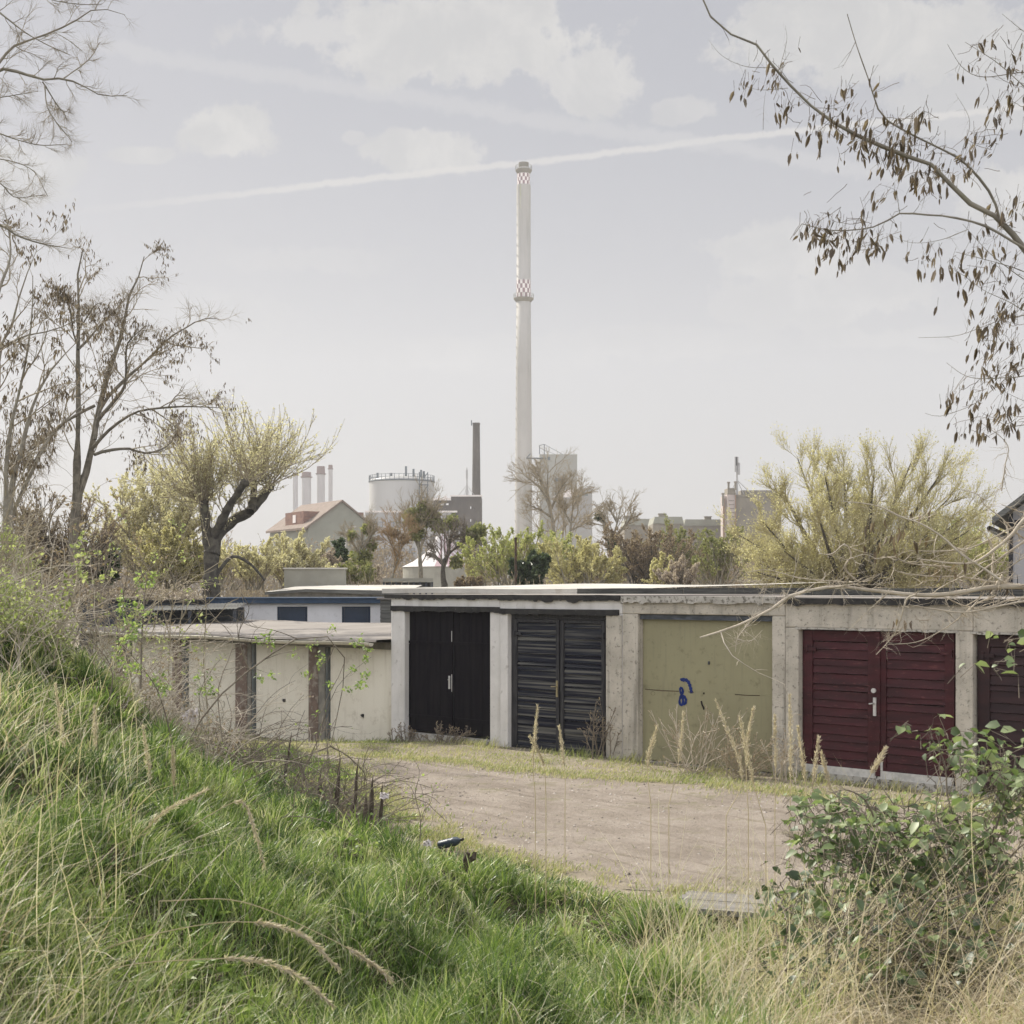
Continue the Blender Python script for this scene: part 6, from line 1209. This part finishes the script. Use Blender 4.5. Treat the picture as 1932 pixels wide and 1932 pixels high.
canes('bramble_tangle', 'straw coloured tangle of dead stems before the cream garage doors', 260, 180, 410, lambda p: 15.5, .6, 1.7, .006, m_twigp, lf_brown, 2, .03)
canes('low_canes', 'low reddish brown canes creeping in front of the wooden stakes', 110, 560, 720, lambda p: 15.9, .2, .6, .006, m_twigd, lf_brown, 2, .03)
# single wild rose stems, traced
RS = [([(265, 1300), (268, 1200), (272, 1130), (276, 1080), (250, 1110)], .010), ([(260, 1560), (330, 1440), (400, 1330), (470, 1265), (560, 1205), (610, 1200), (640, 1215), (652, 1260), (640, 1330), (624, 1408)], .009), ([(624, 1408), (540, 1440), (450, 1480), (380, 1520)], .006), ([(624, 1408), (660, 1430), (690, 1470), (650, 1520)], .006),
      ([(272, 1215), (230, 1180), (190, 1130), (170, 1100)], .006), ([(276, 1140), (300, 1100), (340, 1085), (360, 1075)], .005), ([(420, 1400), (412, 1300), (440, 1210), (400, 1160), (380, 1120)], .006), ([(470, 1265), (450, 1200), (470, 1150), (455, 1120)], .005), ([(560, 1205), (520, 1190), (470, 1180), (430, 1160)], .004),
      ([(550, 1560), (560, 1480), (590, 1420), (610, 1360), (640, 1290), (700, 1240)], .004), ([(400, 1620), (470, 1560), (560, 1540), (640, 1560), (690, 1600)], .006), ([(320, 1490), (420, 1500), (500, 1540), (560, 1600)], .007), ([(200, 1350), (210, 1260), (150, 1180), (130, 1120)], .006), ([(330, 1420), (300, 1310), (260, 1250), (215, 1200)], .006)]
L = [(wob3(p, 11.5, rng.uniform(-.6, .6)), r, r * .35) for p, r in RS]
def rose_leaf(cm, P):
    S, T = tips(P, 3); kk = (vnoise(S[:, 0] * 2.6, S[:, 2] * 2.6, 61) > .56); S, T = S[kk], T[kk]
    for o_ in range(5): cm.leaves6(S + rng.normal(size=S.shape) * .018, unit(T * .3 + rng.normal(size=S.shape)), rng.uniform(.022, .042, len(S)), .62, mi=1)
bb = PX(262, 1500, 11.5)
plant('wild_rose', 'wild rose with long arching stems and small fresh leaves on the bank', 'shrub', L, [dict(n=6, len=.28, ang=.8, r=.004, seg=5, up=.1, wob=.18), dict(n=3, len=.12, abs=True, ang=.8, r=.0024, seg=3)], None, m_twigd, m_twigd, lf_green, base=(bb[0], 11.5, gz(bb[0], 11.5)), extra=rose_leaf, trunk_name='stems', crown_name='foliage')
lf_lime = leafy('lime_leaves', [(.20, .235, .085), (.33, .38, .15), (.50, .52, .27)], .5, .02)
# leafy elder and bramble mass on the left, behind the crest of the bank
def mass(name, label, px0, px1, py0, py1, Y0_, Y1_, n, leafm, lsz, twigm, thr, seed, cat='shrub', ln=(1.0, 2.2), lw=.6, droop=-.3, r=.009, nleaf=4):
    px = rng.uniform(px0, px1, n); Y = rng.uniform(Y0_, Y1_, n); X = (px - CX) / F * Y; S = np.stack([X, Y, height(X, Y)], -1); b0 = S.mean(0); e = thing(name, label, cat, tuple(b0))
    tgt = np.stack([(rng.uniform(px0, px1, n) - CX) / F * Y, Y + rng.normal(size=n) * .5, CZ - (rng.uniform(py0, py1, n) - HY) / F * Y], -1); D = tgt - S; L_ = np.linalg.norm(D, axis=1); P = grow(S, D, np.clip(L_, .3, 9), 9, .10, 0); P[:, :, :] += (np.linspace(0, 1, 10) ** 2)[None, :, None] * (rng.normal(size=(n, 1, 3)) * .25)
    Rr = taper(n, 10, r, r * .4); mb = MB(); mb.tubes(P - b0, Rr, 4); mb.build('stems', twigm, e); cm = MB(); S2, D2, PL, rad, fr = kids(P, Rr, 9, .3, 1, .8); Q = grow(S2, D2, rng.uniform(.2, .7, len(S2)), 5, .2, droop); cm.tubes(Q - b0, taper(len(S2), 6, r * .45, r * .2), 3)
    S3, T = tips(Q, nleaf); kk = vnoise(S3[:, 0] * 1.9, S3[:, 2] * 2.2 + S3[:, 1] * .5, seed) > thr; S3, T = S3[kk], T[kk]
    for o_ in range(3): cm.leaves6(S3 + rng.normal(size=S3.shape) * .025 - b0, unit(T * .4 + rng.normal(size=S3.shape) * .8), lsz * rng.uniform(.5, 1.2, len(S3)), lw, mi=1)
    cm.build('foliage', [twigm, leafm], e); return e
mass('elder_bush', 'twiggy elder with bright yellow green leaf tufts at the left edge', -150, 150, 900, 1130, 13.5, 17, 60, lf_lime, .055, m_twig, .58, 71, nleaf=7)
mass('hawthorn_bush', 'small hawthorn with fresh green sprays before the golden bush', 130, 400, 1000, 1150, 17, 20, 20, lf_lime, .045, m_twig, .58, 73, nleaf=6)
mass('dead_bramble_bush', 'straw brown mass of dead stems on top of the left bank', -150, 140, 1090, 1240, 12.5, 16, 100, lf_lime, .045, m_twigp, .62, 75, cat='bramble')
mass('leafless_scrub', 'fine leafless scrub below the podded trees at the left', -60, 280, 930, 1110, 19, 25, 70, lf_brown, .06, m_twigd, .6, 78, cat='scrub')
# slim sapling by the track
L = [(wob3([(785, 1650), (792, 1590), (793, 1540), (783, 1500), (792, 1460), (786, 1440)], 12.3, .1), .006, .002), (wob3([(792, 1560), (800, 1530), (812, 1515), (820, 1480)], 12.3, -.1), .004, .001), (wob3([(785, 1505), (770, 1480), (735, 1462), (700, 1440)], 12.35, .1), .003, .001)]
bb = PX(785, 1660, 12.3)
plant('sapling', 'slim sapling with a few green buds standing beside the track', 'sapling', L, [dict(n=5, len=.22, ang=.6, r=.002, seg=3, leaf=2)], dict(size=.035, w=.5, six=True), m_twigd, m_twigd, lf_green, base=(bb[0], 12.3, gz(bb[0], 12.3)), trunk_name='stem', crown_name='twigs')
# green stalk above the pale roof
# ---- bramble on the right
def cvR(a): return [(1236 + .36 * x, 1391 + .36 * y) for x, y in a]
RB = [(cvR([(1750, 1400), (1750, 1200), (1735, 1000), (1740, 780), (1770, 560), (1800, 420), (1860, 270), (1890, 100)]), .012, 0), (cvR([(1735, 800), (1640, 700), (1560, 580), (1420, 530), (1280, 525)]), .008, .3), (cvR([(1740, 760), (1850, 640), (1932, 560), (2050, 500)]), .007, -.4),
      (cvR([(1150, 440), (1130, 380), (1080, 310), (1000, 275), (930, 290)]), .006, -.3), (cvR([(880, 580), (760, 545), (690, 490), (640, 450)]), .005, .3), (cvR([(1740, 780), (1600, 830), (1500, 860), (1370, 840)]), .006, -.5), (cvR([(1000, 1250), (900, 1000), (880, 800), (960, 640), (1100, 590), (1250, 570)]), .008, .2),
      (cvR([(1500, 1300), (1420, 1050), (1400, 850), (1350, 700), (1250, 560), (1180, 480)]), .009, .5), (cvR([(1740, 1000), (1800, 850), (1950, 760), (2100, 700)]), .008, .4), (cvR([(1560, 580), (1500, 470), (1400, 400), (1330, 380)]), .005, .2), (cvR([(1530, 300), (1520, 150), (1480, 50), (1440, 0)]), .005, 0), (cvR([(1650, 560), (1560, 400), (1530, 300)]), .006, 0), (cvR([(700, 1350), (680, 1100), (720, 900), (800, 760), (900, 700)]), .006, .3), (cvR([(1300, 1400), (1250, 1250), (1100, 1150), (980, 1100)]), .006, .4)]
L = [(wob3(p, 7.3 + dz, dz), r, r * .35) for p, r, dz in RB]
CL = [(1570, 1530, 60, 20, 260), (1660, 1545, 70, 32, 380), (1760, 1560, 70, 40, 420), (1850, 1570, 60, 50, 380), (1890, 1450, 50, 55, 330), (1905, 1500, 40, 50, 260), (1790, 1395, 22, 28, 90), (1720, 1370, 10, 10, 14), (1795, 1440, 14, 20, 50), (1640, 1620, 70, 35, 300), (1560, 1605, 45, 30, 130), (1740, 1640, 70, 40, 260), (1860, 1650, 60, 45, 260), (1500, 1720, 45, 25, 90), (1500, 1650, 30, 22, 60),
      (1600, 1740, 90, 60, 260), (1720, 1760, 80, 60, 260), (1700, 1880, 110, 50, 240), (1500, 1850, 60, 60, 120), (1830, 1760, 70, 50, 150), (1560, 1900, 70, 35, 90), (1880, 1250, 16, 14, 22), (1925, 1205, 18, 14, 26), (1890, 1880, 60, 40, 90), (1530, 1560, 30, 14, 60)]
def bleaf(cm, P):
    for (cx_, cy_, rx, ry, n) in CL:
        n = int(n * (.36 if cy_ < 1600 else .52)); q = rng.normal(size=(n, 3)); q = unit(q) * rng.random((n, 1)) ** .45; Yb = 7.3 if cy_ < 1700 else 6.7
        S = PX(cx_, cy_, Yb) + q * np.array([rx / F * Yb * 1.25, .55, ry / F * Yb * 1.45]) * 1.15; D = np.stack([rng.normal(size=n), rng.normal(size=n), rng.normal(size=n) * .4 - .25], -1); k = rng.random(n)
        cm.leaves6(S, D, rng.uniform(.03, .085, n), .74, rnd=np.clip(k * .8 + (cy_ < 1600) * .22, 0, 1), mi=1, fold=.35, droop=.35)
        T_ = P[rng.integers(0, len(P), n), 0]; cm.tubes(np.stack([S, S + rng.normal(size=(n, 3)) * .05 + [0, 0, -.06]], 1), np.tile([.0016, .0024], (n, 1)), 3)
        S2 = PX(cx_, cy_, Yb) + unit(rng.normal(size=(max(3, n // 8), 3))) * np.array([rx, 60, ry]) / F * Yb; P2 = grow(S2, -unit(S2 - PX(cx_, cy_ + 20, Yb)) + rng.normal(size=S2.shape) * .5, np.full(len(S2), max(rx, ry) / F * Yb * 1.6), 6, .2); cm.tubes(P2, taper(len(S2), 7, .004, .002), 4)
bb = PX(1866, 1880, 7.3)
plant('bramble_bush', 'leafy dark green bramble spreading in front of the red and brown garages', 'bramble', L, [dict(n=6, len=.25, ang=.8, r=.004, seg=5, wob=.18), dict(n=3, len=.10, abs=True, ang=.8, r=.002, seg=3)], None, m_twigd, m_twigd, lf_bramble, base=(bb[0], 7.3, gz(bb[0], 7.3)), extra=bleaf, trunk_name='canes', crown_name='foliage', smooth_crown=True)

# ---- podded robinia branches from the right, traced; trunk outside the frame
def cq(a): return [(1275 + .44 * x, .44 * y) for x, y in a]
RR_ = [([(105, -30), (125, 30), (200, 130), (340, 185), (430, 300), (600, 470), (760, 570), (960, 660), (1090, 700), (1250, 860), (1390, 940), (1493, 1070), (1600, 1180)], .026, 0), ([(735, 60), (780, 210), (830, 350), (880, 490), (980, 560), (1120, 630), (1240, 700), (1350, 830), (1390, 940)], .014, .3), ([(505, 1010), (540, 960), (600, 975), (700, 990), (860, 970), (960, 915), (1060, 920), (1180, 930), (1330, 970), (1493, 1065)], .012, -.3),
       ([(470, 110), (475, 180), (440, 310)], .003, 0), ([(140, 170), (200, 240), (300, 285), (420, 290)], .003, 0), ([(270, 360), (360, 385), (480, 378)], .003, .1), ([(1165, 190), (1230, 290), (1320, 330), (1493, 310), (1600, 330)], .006, .4), ([(1240, 180), (1380, 270), (1493, 370), (1620, 480)], .007, -.4), ([(1200, 1080), (1390, 1130), (1493, 1165), (1600, 1220)], .006, .2), ([(1230, 960), (1340, 1080), (1440, 1160), (1540, 1230)], .005, -.2),
       ([(1260, 1200), (1330, 1250), (1420, 1290), (1500, 1335), (1600, 1370)], .006, .4), ([(1040, 1448), (1200, 1440), (1320, 1400), (1400, 1370), (1500, 1350), (1600, 1330)], .005, .1), ([(1160, 1555), (1230, 1605), (1290, 1622), (1400, 1620), (1500, 1610), (1620, 1560)], .006, -.2), ([(1070, 1772), (1130, 1785), (1230, 1755), (1300, 1720), (1360, 1670), (1450, 1600), (1540, 1560)], .005, .3), ([(870, 790), (920, 805), (945, 825), (960, 915)], .003, .1), ([(1050, 910), (1070, 840)], .002, 0), ([(900, 1000), (1010, 1040), (1130, 1030), (1250, 985)], .003, -.1), ([(1390, 1670), (1500, 1720), (1620, 1740)], .004, .2), ([(1290, 1900), (1400, 1840), (1500, 1820), (1600, 1790)], .005, 0), ([(400, 330), (380, 430), (375, 555)], .002, .1), ([(1200, 400), (1260, 520), (1230, 640)], .003, .2), ([(1400, 60), (1500, 140), (1620, 200)], .005, .2)]
Yr = 9.0; tk = np.array([PX(2230, 0, Yr)[0], Yr + .3, 0.])
L = [(wob3(cq(p), Yr, dz), r * .2, r * .72) for p, r, dz in RR_]
hub = [(2150, 640), (2120, 760), (2100, 500)]
for p, r, dz in RR_:
    x, y = cq(p)[-1]
    if x > 1935: E = PX(x, y, Yr + dz); L.append((np.array([E, (E + np.array([tk[0], tk[1], E[2] + -.5])) / 2 + [0, 0, .05], [tk[0], tk[1], E[2] - .6]]), r, r * 1.6))
L.append((np.array([[tk[0] + .1, tk[1], gz(tk[0], tk[1]) - .1], [tk[0] + .03, tk[1], 2.5], [tk[0], tk[1], 4.5], [tk[0] - .05, tk[1], 7.0], [tk[0] + .2, tk[1] + .2, 9.6]]), .13, .015))
for k_ in range(7): z_ = 3.6 + k_ * .8; a_ = k_ * 2.3 - .9; L.append((np.array([[tk[0], tk[1], z_], [tk[0] + .9 * abs(math.cos(a_)), tk[1] + .9 * math.sin(a_), z_ + .7], [tk[0] + 1.9 * abs(math.cos(a_)), tk[1] + 1.7 * math.sin(a_), z_ + 1.1]]), .035, .006))
PCL = [(1415, 165, 25, .5), (1460, 150, 25, .6), (1480, 215, 25, .7), (1545, 250, 40, 1.2), (1610, 270, 45, 1.3), (1660, 280, 50, 1.6), (1700, 260, 40, 1.2), (1720, 340, 30, .9), (1720, 300, 45, 1.5), (1825, 330, 40, .8), (1850, 280, 40, .8), (1760, 360, 30, .6), (1530, 440, 30, 1.0), (1562, 455, 35, 1.6), (1600, 470, 45, 1.2), (1655, 465, 35, 1.0), (1740, 490, 30, .5), (1800, 510, 25, .5), (1640, 390, 15, .3), (1870, 470, 60, .9), (1850, 540, 50, 1.2), (1885, 600, 40, 1.3), (1875, 640, 40, 2.0), (1900, 690, 35, 1.0), (1880, 730, 40, .9), (1850, 760, 30, .5), (1795, 760, 20, .5), (1900, 800, 40, 1.4), (1820, 820, 35, .6), (1900, 170, 50, 1.2), (1850, 110, 30, .5), (1915, 100, 30, .5), (1890, 230, 40, .8), (1580, 190, 22, .4), (1640, 180, 16, .25), (1900, 400, 40, .8)]
def rpods(cm, P):
    for (cx_, cy_, r_, k_) in PCL:
        n = max(2, int(k_ * 24)); S = PX(cx_, cy_ - 8, Yr) + rng.normal(size=(n, 3)) * np.array([r_ * .55, 45, r_ * .42]) / F * Yr; sz = rng.uniform(.04, .105, n) * rng.choice([1, 1, .6], n)
        D = np.array([-.12, 0, -1.0]) + rng.normal(size=(n, 3)) * .3; cm.leaves6(S, D, sz, .21, mi=1, fold=1.3, droop=.28 * rng.choice([-1, 1])); cm.leaves6(S + [0, .004, 0], D, sz * .96, .18, mi=1, fold=-1.1, droop=.2)
        up = S + rng.normal(size=(n, 3)) * .02 + [.02, 0, .06]; cm.tubes(np.stack([S, up], 1), np.tile([.0010, .0014], (n, 1)), 3)
        m_ = max(1, n // 3); S2 = PX(cx_, cy_ - 16, Yr) + rng.normal(size=(m_, 3)) * np.array([r_ * .6, 40, r_ * .35]) / F * Yr; Q = grow(S2, np.array([.7, 0, .3]) + rng.normal(size=(m_, 3)) * .5, rng.uniform(.08, .22, m_), 5, .25); cm.tubes(Q, taper(m_, 6, .0014, .0022), 3)
plant('robinia_tree', 'robinia branches crowded with dangling brown pods at the upper right', 'tree', L, [dict(n=5, len=.10, ang=.8, r=.0024, seg=5, wob=.2, lo=.05, hi=.95), dict(n=2, len=.10, abs=True, ang=.8, r=.0015, seg=3)], None, m_barkg, m_twigd, lf_pod, base=(tk[0], tk[1], gz(tk[0], tk[1])), extra=rpods, m=18)

# ---- pale bare branches sweeping in from the right, low
def cb(a): return [(1313.8 + .32 * x, 772.8 + .32 * y) for x, y in a]
SB = [([(20, 1345), (200, 1290), (330, 1232), (440, 1180), (560, 1092), (700, 1060), (830, 1042), (1000, 1062), (1220, 1085), (1400, 1095), (1600, 1068), (1750, 1045), (1932, 1042), (2150, 1030)], .022, 0), ([(230, 1430), (238, 1360), (262, 1318), (330, 1235)], .006, 0), ([(390, 1300), (320, 1362), (240, 1355)], .004, 0), ([(300, 960), (420, 945), (600, 990), (720, 1005), (900, 1020), (1020, 1060)], .006, .3),
      ([(500, 1060), (545, 1100), (580, 1092)], .006, 0), ([(900, 1300), (1020, 1180), (1130, 1080)], .005, -.2), ([(1060, 1445), (1160, 1335), (1200, 1250), (1240, 1120), (1300, 1090)], .008, -.2), ([(1100, 1370), (1160, 1332)], .004, 0), ([(1130, 1385), (1300, 1370), (1450, 1300), (1560, 1220), (1640, 1150), (1760, 1100)], .006, .3), ([(1290, 1200), (1310, 1240), (1370, 1242)], .004, 0), ([(1640, 1280), (1580, 1270), (1575, 1220), (1650, 1140)], .005, .1),
      ([(860, 540), (1000, 555), (1090, 575), (1200, 630), (1320, 670), (1450, 750), (1560, 850), (1700, 940), (1800, 1010)], .010, -.4), ([(720, 850), (800, 850), (870, 795), (905, 830), (912, 870), (880, 910), (890, 960), (960, 1020)], .009, .2), ([(900, 880), (1000, 852), (1060, 880), (1160, 868), (1250, 905), (1400, 920), (1500, 930)], .008, .1), ([(1160, 870), (1165, 930), (1200, 960), (1400, 985), (1560, 985), (1700, 1010), (1932, 1040)], .010, .3), ([(1300, 880), (1500, 905), (1640, 900), (1750, 830), (1850, 750), (1932, 650), (2080, 520)], .016, -.2), ([(1250, 830), (1400, 835), (1600, 820), (1740, 760), (1860, 700), (1932, 690), (2080, 660)], .009, .2), ([(1620, 1000), (1700, 940), (1800, 870), (1932, 780), (2100, 660)], .015, .1),
      ([(1560, 470), (1660, 500), (1700, 560), (1800, 640), (1880, 720), (1932, 760), (2060, 850)], .008, .4), ([(1650, 700), (1700, 730), (1750, 830), (1745, 960)], .008, .1), ([(1740, 1090), (1770, 1040), (1810, 985)], .024, .0), ([(1660, 60), (1830, 200), (1820, 330), (1800, 480)], .005, .2), ([(1250, 1150), (1460, 1185), (1600, 1195), (1780, 1160), (1932, 1130), (2080, 1120)], .010, -.3), ([(1350, 1120), (1460, 1105), (1560, 1150), (1700, 1170), (1850, 1120), (1960, 1110)], .009, .4), ([(1500, 1180), (1480, 1120), (1600, 1080)], .006, 0), ([(780, 1010), (800, 1045), (850, 1040)], .006, 0), ([(370, 1100), (400, 1040), (420, 1040)], .004, 0), ([(160, 870), (200, 960), (250, 1010), (380, 1010)], .004, .3), ([(1760, 990), (1932, 870), (2080, 790)], .008, -.3), ([(1800, 560), (1932, 610), (2060, 640)], .008, .2)]
Yl = 10.5; tk = np.array([PX(2380, 0, Yl)[0], Yl, 0.])
L = [(wob3(cb(p), Yl, dz * .8), r * .32, r) for p, r, dz in SB]
for p, r, dz in SB:
    x, y = cb(p)[-1]
    if x > 1935: E = PX(x, y, Yl + dz * .8); L.append((np.array([E, (E + tk * [1, 1, 0] + [0, 0, E[2] - .5]) * [.5, .5, .5] * [1, 1, 1], [tk[0], tk[1], E[2] - .5]]), r, r * 1.4))
L.append((np.array([[tk[0], tk[1], gz(tk[0], tk[1]) - .1], [tk[0], tk[1], 1.6], [tk[0] - .05, tk[1], 3.2], [tk[0], tk[1], 4.6], [tk[0] + .3, tk[1], 6.4]]), .10, .012))
for k_ in range(6): z_ = 2.9 + k_ * .55; a_ = k_ * 2.1; L.append((np.array([[tk[0], tk[1], z_], [tk[0] + .8 * abs(math.cos(a_)), tk[1] + .8 * math.sin(a_), z_ + .6], [tk[0] + 1.5 * abs(math.cos(a_)), tk[1] + 1.5 * math.sin(a_), z_ + .8]]), .03, .005))
def fewpods(cm, P):
    for (cx_, cy_, n) in [(1650, 990, 5), (1700, 1010, 4), (1660, 1035, 5), (1730, 970, 4), (1775, 1080, 4), (1810, 1070, 4), (1890, 1110, 4), (1700, 1180, 4), (1730, 1030, 3), (1685, 1025, 4)]:
        S = PX(cx_, cy_ - 10, Yl) + rng.normal(size=(n, 3)) * [.05, .1, .03]; D = np.array([-.1, 0, -1.]) + rng.normal(size=(n, 3)) * .3; cm.leaves6(S, D, rng.uniform(.06, .12, n), .26, mi=1, fold=1.2); cm.tubes(np.stack([S, S + [.01, 0, .08]], 1), np.tile([.001, .0015], (n, 1)), 3)
plant('bare_ash_tree', 'pale sunlit bare branches sweeping in low across the red garage', 'tree', L, [dict(n=11, len=.2, ang=.8, r=.0048, seg=6, wob=.22, up=.15, lo=.05), dict(n=3, len=.16, abs=True, ang=.7, r=.0025, seg=4, wob=.2)], None, m_twigp, m_twigp, lf_pod, base=(tk[0], tk[1], gz(tk[0], tk[1])), extra=fewpods, m=20)
